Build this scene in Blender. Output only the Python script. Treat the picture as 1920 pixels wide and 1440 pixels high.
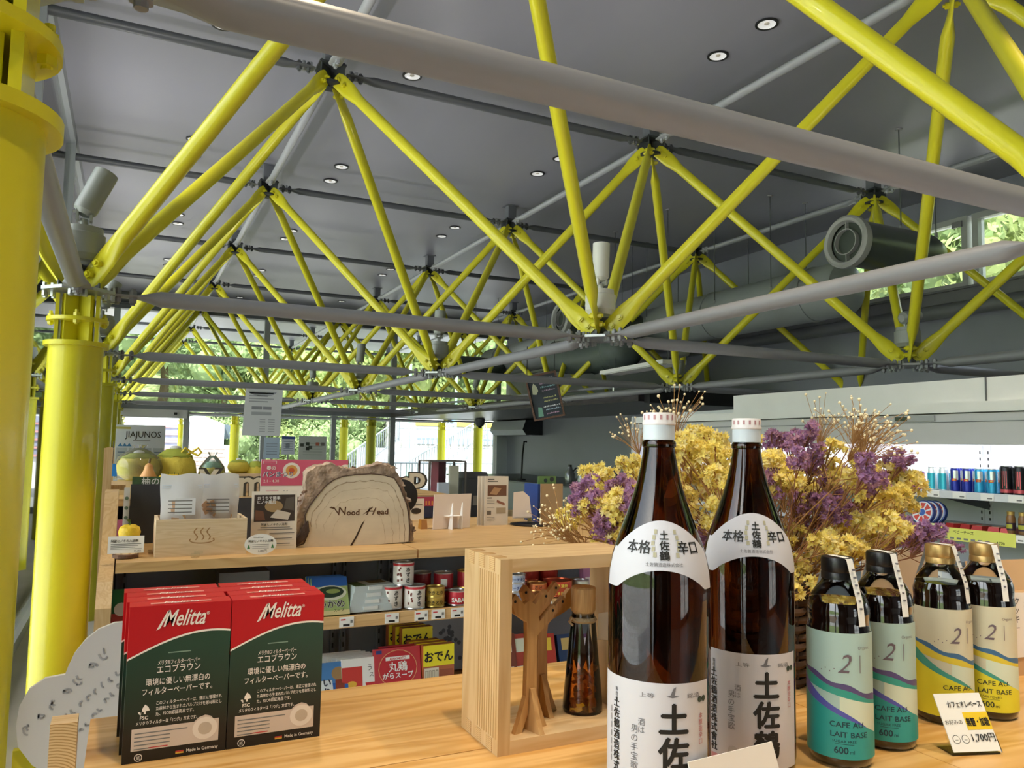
import bpy, bmesh, math, random
from mathutils import Vector, Matrix
random.seed(7)
for o in list(bpy.data.objects): bpy.data.objects.remove(o)
SC = bpy.context.scene; COL = SC.collection
PI = math.pi

# ------------------------------------------------------------------ camera
FPX = 1461.04                       # focal length in pixels of the 1920x1440 frame
YAW, PITCH, ROLL = math.radians(26.0567), math.radians(4.5872), math.radians(0.9243)
CAM = Vector((0.2516, -1.3121, 1.45))
FW = Vector((math.sin(YAW)*math.cos(PITCH), math.cos(YAW)*math.cos(PITCH), math.sin(PITCH)))
_R = Vector((math.cos(YAW), -math.sin(YAW), 0)); _U = _R.cross(FW)
RT = _R*math.cos(ROLL) + _U*math.sin(ROLL)
UP = -_R*math.sin(ROLL) + _U*math.cos(ROLL)
cd = bpy.data.cameras.new('camera'); cam = bpy.data.objects.new('camera', cd); COL.objects.link(cam)
cd.sensor_fit = 'HORIZONTAL'; cd.sensor_width = 36; cd.lens = FPX/1920*36; cd.clip_start = 0.02; cd.clip_end = 400
mw = Matrix((RT, UP, -FW)).transposed().to_4x4(); mw.translation = CAM; cam.matrix_world = mw
SC.camera = cam

# ------------------------------------------------------------------ sky, sun, exposure
W = bpy.data.worlds.new('sky'); SC.world = W; W.use_nodes = True
nt = W.node_tree; bg = nt.nodes['Background']
sky = nt.nodes.new('ShaderNodeTexSky'); sky.sky_type = 'NISHITA'; sky.sun_disc = False
sky.sun_elevation = math.radians(52); sky.sun_rotation = math.radians(250); sky.air_density = 1.0; sky.dust_density = 4.0
mixs = nt.nodes.new('ShaderNodeMix'); mixs.data_type = 'RGBA'; mixs.inputs[0].default_value = 0.5
mixs.inputs[7].default_value = (1.0, 1.0, 1.02, 1)
sc_ = nt.nodes.new('ShaderNodeVectorMath'); sc_.operation = 'SCALE'; sc_.inputs[3].default_value = 0.22
nt.links.new(sky.outputs[0], sc_.inputs[0]); nt.links.new(sc_.outputs[0], mixs.inputs[6])
nt.links.new(mixs.outputs[2], bg.inputs[0]); bg.inputs[1].default_value = 2.5
sl = bpy.data.lights.new('sun', 'SUN'); sl.energy = 7.5; sl.angle = math.radians(1.5); sl.color = (1, .97, .94)
so = bpy.data.objects.new('sun', sl); COL.objects.link(so)
so.rotation_euler = Vector((-0.35, -0.45, 0.8)).to_track_quat('Z', 'Y').to_euler()
SC.view_settings.view_transform = 'Standard'; SC.view_settings.look = 'None'
SC.view_settings.gamma = 1.0; SC.view_settings.use_curve_mapping = False
SC.view_settings.exposure = 0.8
SC.cycles.max_bounces = 10; SC.cycles.diffuse_bounces = 5; SC.cycles.glossy_bounces = 4
SC.cycles.transmission_bounces = 8; SC.cycles.transparent_max_bounces = 16
SC.cycles.caustics_reflective = False; SC.cycles.caustics_refractive = False
SC.cycles.sample_clamp_indirect = 6.0

# ------------------------------------------------------------------ back-projection helpers (photo pixel -> place in the room)
def ray(u, v): return FW + RT*((u-960)/FPX) - UP*((v-720)/FPX)
def PZ(u, v, z): d = ray(u, v); return CAM + d*((z-CAM.z)/d.z)
def PY(u, v, y): d = ray(u, v); return CAM + d*((y-CAM.y)/d.y)
def PX(u, v, x): d = ray(u, v); return CAM + d*((x-CAM.x)/d.x)
def PD(u, v, dep): return CAM + ray(u, v)*dep
def rectY(u0, v0, u1, v1, y):
    um, vm = (u0+u1)/2, (v0+v1)/2
    return PY(u0, vm, y).x, PY(u1, vm, y).x, PY(um, v1, y).z, PY(um, v0, y).z

# ------------------------------------------------------------------ materials
def hexc(h):
    h = h.lstrip('#'); c = [int(h[i:i+2], 16)/255 for i in (0, 2, 4)]
    return tuple(x/12.92 if x <= .04045 else ((x+.055)/1.055)**2.4 for x in c) + (1,)
MATS = {}
def mat(name, col='#888888', rough=.5, metal=0, noise=0, nscale=8, bump=0, bscale=40, emit=0, ecol=None, spec=.5, stretch=(1, 1, 1), coat=0, sub=0):
    if name in MATS: return MATS[name]
    m = bpy.data.materials.new(name); m.use_nodes = True; t = m.node_tree; b = t.nodes['Principled BSDF']
    c = hexc(col) if isinstance(col, str) else col
    b.inputs['Base Color'].default_value = c; b.inputs['Roughness'].default_value = rough
    b.inputs['Metallic'].default_value = metal; b.inputs['Specular IOR Level'].default_value = spec
    b.inputs['Coat Weight'].default_value = coat
    if emit:
        b.inputs['Emission Color'].default_value = hexc(ecol) if ecol else c; b.inputs['Emission Strength'].default_value = emit
    if noise or bump:
        tc = t.nodes.new('ShaderNodeTexCoord'); mp = t.nodes.new('ShaderNodeMapping'); mp.inputs['Scale'].default_value = stretch
        t.links.new(tc.outputs['Object'], mp.inputs[0])
    if noise:
        n = t.nodes.new('ShaderNodeTexNoise'); n.inputs['Scale'].default_value = nscale; n.inputs['Detail'].default_value = 5
        t.links.new(mp.outputs[0], n.inputs['Vector'])
        r = t.nodes.new('ShaderNodeValToRGB'); r.color_ramp.elements[0].position = .3; r.color_ramp.elements[1].position = .7
        r.color_ramp.elements[0].color = tuple(x*(1-noise) for x in c[:3])+(1,); r.color_ramp.elements[1].color = tuple(min(1, x*(1+noise)) for x in c[:3])+(1,)
        t.links.new(n.outputs[0], r.inputs[0]); t.links.new(r.outputs[0], b.inputs['Base Color'])
    if bump:
        n = t.nodes.new('ShaderNodeTexNoise'); n.inputs['Scale'].default_value = bscale; n.inputs['Detail'].default_value = 4
        t.links.new(mp.outputs[0], n.inputs['Vector'])
        bp = t.nodes.new('ShaderNodeBump'); bp.inputs['Strength'].default_value = bump; bp.inputs['Distance'].default_value = .01
        t.links.new(n.outputs[0], bp.inputs['Height']); t.links.new(bp.outputs[0], b.inputs['Normal'])
    MATS[name] = m; return m
def wood(name, light, dark, axis='X', scale=1.0, rough=.42, rings=1.0):
    if name in MATS: return MATS[name]
    m = bpy.data.materials.new(name); m.use_nodes = True; t = m.node_tree; b = t.nodes['Principled BSDF']
    b.inputs['Roughness'].default_value = rough
    tc = t.nodes.new('ShaderNodeTexCoord'); mp = t.nodes.new('ShaderNodeMapping')
    s = {'X': (.09, 1, 1), 'Y': (1, .09, 1), 'Z': (1, 1, .09)}[axis]
    mp.inputs['Scale'].default_value = tuple(k*scale for k in s); t.links.new(tc.outputs['Object'], mp.inputs[0])
    n = t.nodes.new('ShaderNodeTexNoise'); n.inputs['Scale'].default_value = 7; n.inputs['Detail'].default_value = 3; n.inputs['Distortion'].default_value = .6
    t.links.new(mp.outputs[0], n.inputs['Vector'])
    mm = t.nodes.new('ShaderNodeMath'); mm.operation = 'MULTIPLY'; mm.inputs[1].default_value = 11*rings; t.links.new(n.outputs[0], mm.inputs[0])
    fr = t.nodes.new('ShaderNodeMath'); fr.operation = 'PINGPONG'; fr.inputs[1].default_value = .5; t.links.new(mm.outputs[0], fr.inputs[0])
    n2 = t.nodes.new('ShaderNodeTexNoise'); n2.inputs['Scale'].default_value = 60; n2.inputs['Detail'].default_value = 4
    t.links.new(mp.outputs[0], n2.inputs['Vector'])
    ad = t.nodes.new('ShaderNodeMath'); ad.operation = 'MULTIPLY_ADD'; ad.inputs[1].default_value = .35
    t.links.new(n2.outputs[0], ad.inputs[0]); t.links.new(fr.outputs[0], ad.inputs[2])
    r = t.nodes.new('ShaderNodeValToRGB'); r.color_ramp.elements[0].position = .1; r.color_ramp.elements[1].position = .62
    r.color_ramp.elements[0].color = hexc(dark); r.color_ramp.elements[1].color = hexc(light)
    t.links.new(ad.outputs[0], r.inputs[0]); t.links.new(r.outputs[0], b.inputs['Base Color'])
    bp = t.nodes.new('ShaderNodeBump'); bp.inputs['Strength'].default_value = .12; bp.inputs['Distance'].default_value = .002
    t.links.new(ad.outputs[0], bp.inputs['Height']); t.links.new(bp.outputs[0], b.inputs['Normal'])
    MATS[name] = m; return m
def endgrain(name, light, dark, centre=(0, 0, 0), scale=160):
    if name in MATS: return MATS[name]
    m = bpy.data.materials.new(name); m.use_nodes = True; t = m.node_tree; b = t.nodes['Principled BSDF']; b.inputs['Roughness'].default_value = .7
    tc = t.nodes.new('ShaderNodeTexCoord'); mp = t.nodes.new('ShaderNodeMapping'); mp.inputs['Location'].default_value = centre
    t.links.new(tc.outputs['Object'], mp.inputs[0])
    w = t.nodes.new('ShaderNodeTexWave'); w.wave_type = 'RINGS'; w.rings_direction = 'Y'; w.inputs['Scale'].default_value = scale/6.283; w.inputs['Distortion'].default_value = 1.2; w.inputs['Detail'].default_value = 2
    t.links.new(mp.outputs[0], w.inputs['Vector'])
    r = t.nodes.new('ShaderNodeValToRGB'); r.color_ramp.elements[0].color = hexc(light); r.color_ramp.elements[1].color = hexc(dark); r.color_ramp.elements[0].position = .45
    t.links.new(w.outputs[0], r.inputs[0]); t.links.new(r.outputs[0], b.inputs['Base Color'])
    MATS[name] = m; return m
def pane(name, tint=(.97, .99, .98, 1), refl=.07, haze=0):
    if name in MATS: return MATS[name]
    m = bpy.data.materials.new(name); m.use_nodes = True; t = m.node_tree
    for n in list(t.nodes):
        if n.type != 'OUTPUT_MATERIAL': t.nodes.remove(n)
    out = [n for n in t.nodes if n.type == 'OUTPUT_MATERIAL'][0]
    tr = t.nodes.new('ShaderNodeBsdfTransparent'); tr.inputs[0].default_value = tint
    gl = t.nodes.new('ShaderNodeBsdfGlossy'); gl.inputs['Roughness'].default_value = .02
    fz = t.nodes.new('ShaderNodeFresnel'); fz.inputs[0].default_value = 1.45
    mx = t.nodes.new('ShaderNodeMixShader'); t.links.new(fz.outputs[0], mx.inputs[0]); t.links.new(tr.outputs[0], mx.inputs[1]); t.links.new(gl.outputs[0], mx.inputs[2])
    last = mx
    if haze:
        df = t.nodes.new('ShaderNodeBsdfTranslucent'); df.inputs[0].default_value = (.97, .97, .99, 1)
        d2 = t.nodes.new('ShaderNodeBsdfDiffuse'); d2.inputs[0].default_value = (.95, .96, .99, 1)
        m1 = t.nodes.new('ShaderNodeMixShader'); m1.inputs[0].default_value = .5; t.links.new(df.outputs[0], m1.inputs[1]); t.links.new(d2.outputs[0], m1.inputs[2])
        m2 = t.nodes.new('ShaderNodeMixShader'); m2.inputs[0].default_value = haze; t.links.new(mx.outputs[0], m2.inputs[1]); t.links.new(m1.outputs[0], m2.inputs[2]); last = m2
    t.links.new(last.outputs[0], out.inputs[0]); MATS[name] = m; return m
def glass(name, col, rough=.0, ior=1.45):
    if name in MATS: return MATS[name]
    m = mat(name, col, rough); b = m.node_tree.nodes['Principled BSDF']
    b.inputs['Transmission Weight'].default_value = 1; b.inputs['IOR'].default_value = ior; return m
def leaf(name, col, noise=.3, trans=.45):
    if name in MATS: return MATS[name]
    m = bpy.data.materials.new(name); m.use_nodes = True; t = m.node_tree
    out = [n for n in t.nodes if n.type == 'OUTPUT_MATERIAL'][0]; t.nodes.remove(t.nodes['Principled BSDF'])
    c = hexc(col); tc = t.nodes.new('ShaderNodeTexCoord'); n = t.nodes.new('ShaderNodeTexNoise'); n.inputs['Scale'].default_value = 1.2; n.inputs['Detail'].default_value = 6
    t.links.new(tc.outputs['Object'], n.inputs['Vector'])
    r = t.nodes.new('ShaderNodeValToRGB'); r.color_ramp.elements[0].position = .35; r.color_ramp.elements[1].position = .65
    r.color_ramp.elements[0].color = tuple(x*(1-noise) for x in c[:3])+(1,); r.color_ramp.elements[1].color = tuple(min(1, x*(1+noise)) for x in c[:3])+(1,)
    t.links.new(n.outputs[0], r.inputs[0])
    d = t.nodes.new('ShaderNodeBsdfDiffuse'); l = t.nodes.new('ShaderNodeBsdfTranslucent'); mx = t.nodes.new('ShaderNodeMixShader'); mx.inputs[0].default_value = trans
    for s in (d, l): t.links.new(r.outputs[0], s.inputs[0])
    t.links.new(d.outputs[0], mx.inputs[1]); t.links.new(l.outputs[0], mx.inputs[2]); t.links.new(mx.outputs[0], out.inputs[0])
    MATS[name] = m; return m
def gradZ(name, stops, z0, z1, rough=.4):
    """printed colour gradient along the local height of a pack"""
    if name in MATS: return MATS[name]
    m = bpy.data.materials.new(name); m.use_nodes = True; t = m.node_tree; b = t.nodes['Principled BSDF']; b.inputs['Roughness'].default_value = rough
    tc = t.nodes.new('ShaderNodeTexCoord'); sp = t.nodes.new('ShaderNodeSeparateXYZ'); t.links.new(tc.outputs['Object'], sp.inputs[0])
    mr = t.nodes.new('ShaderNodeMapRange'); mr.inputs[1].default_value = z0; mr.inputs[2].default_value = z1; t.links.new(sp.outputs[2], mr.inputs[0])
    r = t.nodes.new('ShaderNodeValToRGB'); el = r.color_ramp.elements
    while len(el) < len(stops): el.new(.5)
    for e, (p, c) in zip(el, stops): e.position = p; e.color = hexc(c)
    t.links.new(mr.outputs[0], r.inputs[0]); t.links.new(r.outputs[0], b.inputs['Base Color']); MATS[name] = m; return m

# ------------------------------------------------------------------ mesh builder
class MB:
    def __init__(s): s.v = []; s.f = []; s.mi = []; s.ms = []
    def m(s, mt):
        if mt not in s.ms: s.ms.append(mt)
        return s.ms.index(mt)
    def add(s, vs, fs, mt):
        k = len(s.v); i = s.m(mt); s.v += [tuple(v) for v in vs]
        for f in fs: s.f.append([a+k for a in f]); s.mi.append(i)
        return s
    def box(s, c, d, mt, R=None, taper=1):
        c = Vector(c); x, y, z = d[0]/2, d[1]/2, d[2]/2
        vs = [Vector((a*x*(taper if e > 0 else 1), b*y*(taper if e > 0 else 1), e*z)) for e in (-1, 1) for a, b in ((-1, -1), (1, -1), (1, 1), (-1, 1))]
        if R is not None: vs = [R @ v for v in vs]
        return s.add([c+v for v in vs], [(3, 2, 1, 0), (4, 5, 6, 7), (0, 1, 5, 4), (1, 2, 6, 5), (2, 3, 7, 6), (3, 0, 4, 7)], mt)
    def b2(s, a, b, mt): return s.box([(a[i]+b[i])/2 for i in range(3)], [abs(b[i]-a[i]) for i in range(3)], mt)
    def cyl(s, p0, p1, r0, mt, r1=None, n=16, caps=True, ref=None):
        p0 = Vector(p0); p1 = Vector(p1); r1 = r0 if r1 is None else r1; d = (p1-p0).normalized()
        a = Vector((0, 0, 1)) if abs(d.z) < .9 else Vector((1, 0, 0))
        x = d.cross(a).normalized(); y = d.cross(x)
        vs = []
        for p, r in ((p0, r0), (p1, r1)):
            for k in range(n): t = 2*PI*k/n; vs.append(p + (x*math.cos(t)+y*math.sin(t))*r)
        fs = [(k, (k+1) % n, n+(k+1) % n, n+k) for k in range(n)]
        if caps: fs += [tuple(range(n-1, -1, -1)), tuple(range(n, 2*n))]
        return s.add(vs, fs, mt)
    def lathe(s, prof, mt, n=32, c=(0, 0, 0), a0=0, a1=2*PI, R=None, cap=True):
        full = abs(a1-a0-2*PI) < 1e-6; c = Vector(c); cols = n if full else n+1; vs = []; P = len(prof)
        for k in range(cols):
            t = a0+(a1-a0)*k/n
            for r, z in prof:
                v = Vector((r*math.cos(t), r*math.sin(t), z)); vs.append(c + (R @ v if R is not None else v))
        fs = []
        for k in range(n):
            k2 = (k+1) % cols
            for j in range(P-1): fs.append((k*P+j, k2*P+j, k2*P+j+1, k*P+j+1))
        if full and cap:
            if prof[0][0] > 1e-6: fs.append(tuple(k*P for k in range(cols-1, -1, -1)))
            if prof[-1][0] > 1e-6: fs.append(tuple(k*P+P-1 for k in range(cols)))
        return s.add(vs, fs, mt)
    def quad(s, a, b, c, d, mt): return s.add([a, b, c, d], [(0, 1, 2, 3)], mt)
    def prism(s, pts, o, xd, yd, th, mt, mside=None):
        """polygon pts (2D) in the frame o,xd,yd extruded by th along xd x yd, centred on o's plane front=+"""
        o = Vector(o); xd = Vector(xd).normalized(); yd = Vector(yd).normalized(); nn = xd.cross(yd); n = len(pts)
        fr = [o+xd*p[0]+yd*p[1]+nn*th for p in pts]; bk = [o+xd*p[0]+yd*p[1] for p in pts]
        s.add(fr+bk, [tuple(range(n)), tuple(range(2*n-1, n-1, -1))], mt)
        k = [(i, n+i, n+(i+1) % n, (i+1) % n) for i in range(n)]
        return s.add(fr+bk, k, mside or mt)
    def flat(s, pts, o, xd, yd, mt, off=.0004):
        o = Vector(o); xd = Vector(xd).normalized(); yd = Vector(yd).normalized(); nn = xd.cross(yd)
        return s.add([o+xd*p[0]+yd*p[1]+nn*off for p in pts], [tuple(range(len(pts)))], mt)
    def rect(s, x0, y0, x1, y1, o, xd, yd, mt, off=.0004): return s.flat([(x0, y0), (x1, y0), (x1, y1), (x0, y1)], o, xd, yd, mt, off)
    def tube(s, pts, r, mt, n=8, caps=True, r1=None):
        pts = [Vector(p) for p in pts]; N = len(pts); vs = []; x = None
        for i, p in enumerate(pts):
            d = (pts[min(i+1, N-1)]-pts[max(i-1, 0)]).normalized()
            if x is None: a = Vector((0, 0, 1)) if abs(d.z) < .9 else Vector((1, 0, 0)); x = d.cross(a).normalized()
            else: x = (x-d*x.dot(d)).normalized()
            y = d.cross(x); rr = r if r1 is None else r+(r1-r)*i/(N-1)
            for k in range(n): t = 2*PI*k/n; vs.append(p+(x*math.cos(t)+y*math.sin(t))*rr)
        fs = [(i*n+k, i*n+(k+1) % n, (i+1)*n+(k+1) % n, (i+1)*n+k) for i in range(N-1) for k in range(n)]
        if caps: fs += [tuple(range(n-1, -1, -1)), tuple(range((N-1)*n, N*n))]
        return s.add(vs, fs, mt)
    def sphere(s, c, r, mt, n=12, m_=8, sq=(1, 1, 1)):
        pr = [(max(1e-7, math.sin(PI*j/m_))*r, -math.cos(PI*j/m_)*r) for j in range(m_+1)]
        k = len(s.v); s.lathe(pr, mt, n=n, cap=False)
        for i in range(k, len(s.v)): v = s.v[i]; s.v[i] = (c[0]+v[0]*sq[0], c[1]+v[1]*sq[1], c[2]+v[2]*sq[2])
        return s
    def text(s, body, o, xd, yd, h, mt, align='L', off=.0006, bold=0, sx=1, shear=0, vert=False, maxw=None):
        vs, fs, w = glyphs(body, bold, shear, vert); o = Vector(o); xd = Vector(xd).normalized(); yd = Vector(yd).normalized(); nn = xd.cross(yd)
        k = h; kx = h*sx
        if maxw and w*kx > maxw: kx = maxw/w
        dx = {'L': 0, 'C': -w*kx/2, 'R': -w*kx}[align]
        return s.add([o+xd*(v[0]*kx+dx)+yd*(v[1]*k)+nn*(off+v[2]*.00012) for v in vs], fs, mt)
    def ctext(s, body, cx, z, h, rad, a0, mt, off=.0006, bold=0, sx=1, vert=False, maxw=None, seg=.006, shear=0):
        """text wrapped on an upright surface of revolution: rad(z) radius, a0 = azimuth of the text middle"""
        vs, fs, w = glyphs(body, bold, shear, vert); kx = h*sx
        if maxw and w*kx > maxw: kx = maxw/w
        bm = bmesh.new(); bv = [bm.verts.new((v[0]*kx-w*kx/2, v[1]*h, v[2])) for v in vs]
        for f in fs:
            try: bm.faces.new([bv[i] for i in f])
            except ValueError: pass
        W_ = w*kx; x = -W_/2+seg
        while x < W_/2:
            bmesh.ops.bisect_plane(bm, geom=bm.verts[:]+bm.edges[:]+bm.faces[:], plane_co=(x, 0, 0), plane_no=(1, 0, 0)); x += seg
        bm.verts.index_update(); vv = []
        for v in bm.verts:
            zz = z+v.co.y; r = rad(zz)+off+v.co.z*.00012; t = a0+v.co.x/max(rad(z), .005); vv.append((cx[0]+r*math.cos(t), cx[1]+r*math.sin(t), zz))
        ff = [[v.index for v in f.verts] for f in bm.faces]; bm.free(); return s.add(vv, ff, mt)
    def build(s, name, parent=None, smooth=True, ang=.6, loc=None):
        me = bpy.data.meshes.new(name); me.from_pydata(s.v, [], s.f); me.polygons.foreach_set('material_index', s.mi)
        for m_ in s.ms: me.materials.append(m_)
        me.update()
        if smooth: me.shade_smooth(); me.set_sharp_from_angle(angle=ang)
        o = bpy.data.objects.new(name, me); COL.objects.link(o)
        if parent: o.parent = parent
        if loc is not None: o.location = loc
        return o
GC = {}
def glyphs(body, bold=0, shear=0, vert=False):
    key = (body, bold, shear, vert)
    if key in GC: return GC[key]
    if bold and not vert and any(ord(ch) > 0x2e80 for ch in body):     # thicken dense characters by shifted copies
        vs, fs, w = glyphs(body, 0, shear); V = []; Fs = []
        for dx, dy in ((-.7, 0), (.7, 0), (0, .6), (0, -.6)):
            k = len(V); ly = k/max(1, len(vs)); V += [(v[0]+dx*bold, v[1]+dy*bold, ly) for v in vs]; Fs += [[a+k for a in f] for f in fs]
        GC[key] = (V, Fs, w); return GC[key]
    if vert:
        V = []; Fs = []; y = 0
        for ch in body:
            vs, fs, w = glyphs(ch, bold, shear); k = len(V); V += [(v[0]-w/2+.5, v[1]+y, v[2]) for v in vs]; Fs += [[a+k for a in f] for f in fs]; y -= 1.02
        GC[key] = (V, Fs, 1.0); return GC[key]
    c = bpy.data.curves.new('g', 'FONT'); c.body = body; c.size = 1; c.offset = bold; c.shear = shear; c.resolution_u = 2
    o = bpy.data.objects.new('g', c)
    me = bpy.data.meshes.new_from_object(o)
    vs = [(v.co.x, v.co.y, 0) for v in me.vertices]; fs = [list(p.vertices) for p in me.polygons]
    bpy.data.objects.remove(o); bpy.data.curves.remove(c); bpy.data.meshes.remove(me)
    x0 = min([v[0] for v in vs] or [0]); w = max([v[0] for v in vs] or [1])-x0
    GC[key] = ([(v[0]-x0, v[1], 0) for v in vs], fs, w); return GC[key]
def tag(o, label, cat, group=None):
    o['label'] = label; o['category'] = cat
    if group: o['group'] = group
    return o
def thing(name, label, cat, loc=(0, 0, 0), rz=0, group=None):
    o = bpy.data.objects.new(name, None); COL.objects.link(o); o.location = loc; o.rotation_euler = (0, 0, rz); o.empty_display_size = .05
    return tag(o, label, cat, group)
def struct(o): o['kind'] = 'structure'; return o
def copy_tree(o, parent=None):
    c = o.copy(); COL.objects.link(c); c.parent = parent
    for ch in list(o.children): copy_tree(ch, c)
    return c
def inst(name, me, parent, mtx):
    o = bpy.data.objects.new(name, me); COL.objects.link(o); o.parent = parent; o.matrix_basis = mtx; return o
ORD = ['first', 'second', 'third', 'fourth', 'fifth', 'sixth', 'seventh', 'eighth', 'ninth', 'tenth', 'eleventh', 'twelfth']
E3 = (Vector((1, 0, 0)), Vector((0, 1, 0)), Vector((0, 0, 1)))
XX, YY, ZZ = E3

# common materials
YEL = mat('yellow paint', '#dcd42a', .32, noise=.03, nscale=3, coat=.2)
GRY = mat('grey paint', '#8b8b90', .42, noise=.03)
DGR = mat('dark grey steel', '#55585e', .45)
GALV = mat('galvanised steel', '#a9abae', .35, .7, noise=.1, nscale=20)
WHITE = mat('white', '#eeeeee', .5); BLACK = mat('black', '#141416', .5); PAPER = mat('paper', '#e9e8e6', .7)
INK = mat('ink', '#1c1a1a', .7); INKG = mat('grey ink', '#777777', .7); REDP = mat('red print', '#c0202a', .45)
PALE = wood('pale wood', '#cfb185', '#c09d6e', 'Z', 2.2)
PALEX = wood('pale wood across', '#d6ba90', '#c7a474', 'X', 2.2)
TABW = wood('table wood', '#e0b474', '#c8944c', 'X', 1.3, .3)
TABY = wood('shelf wood', '#d2ad78', '#bd9560', 'X', 1.6, .4)
SLATE = mat('slate panel', '#3a3e46', .6)
THIN = pane('thin clear glass'); WINP = pane('window pane', (.95, .98, .97, 1))
# ================================================================== large structure
MOD = 3.0; ZB = 2.1661; ZT = 4.2874; CEIL = 4.52
def make_struct(name, mb, smooth=False): return struct(mb.build(name, smooth=smooth))
FLOOR = mat('floor', '#b3aea6', .5, noise=.12, nscale=2)
make_struct('floor', MB().b2((-.5, -7, -.2), (8.85, 16.6, 0), FLOOR))
# ceiling: panels with open joints under a solid deck
CEILM = mat('ceiling panel', '#8c8d98', .38, noise=.05, nscale=1.5, stretch=(1, .15, 1))
deck = make_struct('ceiling', MB().b2((-2.0, -8, CEIL), (9.4, 23.6, CEIL+.4), CEILM))
# right wall with clerestory windows
WALLM = mat('wall paint', '#8c8f9c', .5, noise=.03, nscale=2)
YW = [(2.1, 4.2), (4.38, 5.85), (5.95, 6.2)]
w = MB(); XW = 8.85
w.b2((XW, -7, 0), (XW+.2, 16.6, 3.36), WALLM); w.b2((XW, -7, 4.2), (XW+.2, 16.6, CEIL), WALLM)
w.b2((XW, -7, 3.36), (XW+.2, -3.0, 4.2), WALLM); w.b2((XW, 6.05, 3.36), (XW+.2, 16.6, 4.2), WALLM)
wr = make_struct('wall_right', w)
ALU = mat('window aluminium', '#b9bbbd', .4, .3)
def window(name, x, y0, y1, z0, z1):
    f = MB(); t = .07
    f.b2((x-.03, y0, z0), (x+.09, y1, z0+t), ALU); f.b2((x-.03, y0, z1-t), (x+.09, y1, z1), ALU)
    f.b2((x-.03, y0, z0+t), (x+.09, y0+t, z1-t), ALU); f.b2((x-.03, y1-t, z0+t), (x+.09, y1, z1-t), ALU)
    o = make_struct(name, f)
    MB().b2((x+.03, y0+t, z0+t), (x+.036, y1-t, z1-t), WINP).build('pane', o, smooth=False)
    MB().b2((x-.05, y0+t-.02, z1-t-.05), (x-.03, y0+t+.1, z1-t+.02), GRY).build('latch', o, smooth=False)
    return o
for k, (a, b) in enumerate([(4.32, 6.05), (2.5, 4.26), (.7, 2.44), (-1.1, .64), (-3., -1.16)]): window('window_%d' % (k+1), XW, a, b, 3.36, 4.2)
s_ = MB(); s_.b2((XW-.09, -7, 3.2), (XW, 16.6, 3.34), mat('sill trim', '#747579', .35)); s_.b2((XW-.13, -7, 3.335), (XW, 16.6, 3.36), mat('sill trim', '#747579', .35))
make_struct('trim_1', s_)
# pipe along right wall below the sill
tag(MB().cyl((XW-.15, -6, 3.1), (XW-.15, 12.5, 3.1), .085, mat('pipe grey', '#6d7074', .35), n=20).build('wall_pipe'), 'grey round pipe running along the right wall below the high windows', 'pipe')
# near end wall (behind the viewpoint) glazed like the far end; far glazed wall
MUL = mat('mullion', '#a3a8ad', .4, .2); MULD = mat('mullion dark', '#7d8288', .4, .2)
def glazed(name, y, xs, zs, zhead, tr=()):
    f = MB()
    for x in xs: f.b2((x-.06, y-.07, 0), (x+.06, y+.07, zhead), MUL)
    for z, h in zs: f.b2((xs[0], y-.06, z), (xs[-1], y+.06, z+h), MULD)
    o = make_struct(name, f)
    for a, b in zip(xs[:-1], xs[1:]):
        MB().b2((a+.06, y-.006, .02), (b-.06, y+.006, zhead), WINP).build('pane', o, smooth=False)
    return o
wf = glazed('window_6', 16.62, [-.09, 2.91, 5.86, 8.62], [(2.10, .17), (.0, .12)], 4.17)
# second, thinner transom, door header and lower mullions of the far glazing
f = MB()
f.b2((1.3, 16.58, 2.03), (8.6, 16.66, 2.065), MUL)
for x in (1.33, 4.46): f.b2((x-.05, 16.56, 0), (x+.05, 16.68, 2.1), MUL)
make_struct('door_1', f)
MB().b2((-.1, 16.38, 1.93), (1.33, 16.56, 2.10), mat('door header', '#b4b4b2', .5)).build('door_header', bpy.data.objects['door_1'], smooth=False)
MB().box((1.1, 16.36, 2.02), (.06, .03, .05), BLACK).build('door_sensor', bpy.data.objects['door_1'], smooth=False)
make_struct('trim_4', MB().b2((8.56, 16.5, 0), (8.87, 16.74, 2.1), mat('white frame', '#c6cbd0', .45)))
make_struct('trim_2', MB().b2((-.4, 16.5, 4.17), (8.85, 16.74, CEIL), mat('head beam', '#63666d', .5)))
w = MB(); w.b2((-.42, -7.2, 0), (2.0, -7, CEIL), WALLM); w.b2((4.6, -7.2, 0), (9.05, -7, CEIL), WALLM); w.b2((2.0, -7.2, 2.6), (4.6, -7, CEIL), WALLM); make_struct('wall_near', w)
glazed('window_7', -7.1, [2.05, 3.3, 4.55], [(2.10, .1), (0, .12)], 2.6)
# left glazed wall along the colonnade
f = MB(); XL = -.42
ys = [-7.0, -4.5, -1.5, 1.5, 4.5, 7.5, 10.5, 13.5, 16.6]
for y in ys: f.b2((XL-.05, y-.04, 0), (XL+.05, y+.04, CEIL), MUL)
for z, h in ((0, .08), (CEIL-.12, .12)): f.b2((XL-.05, -7, z), (XL+.05, 16.6, z+h), MUL)
wl = make_struct('window_8', f)
for a, b in zip(ys[:-1], ys[1:]): MB().b2((XL-.006, a+.04, .08), (XL+.006, b-.04, CEIL-.12), WINP).build('pane', wl, smooth=False)

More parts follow.
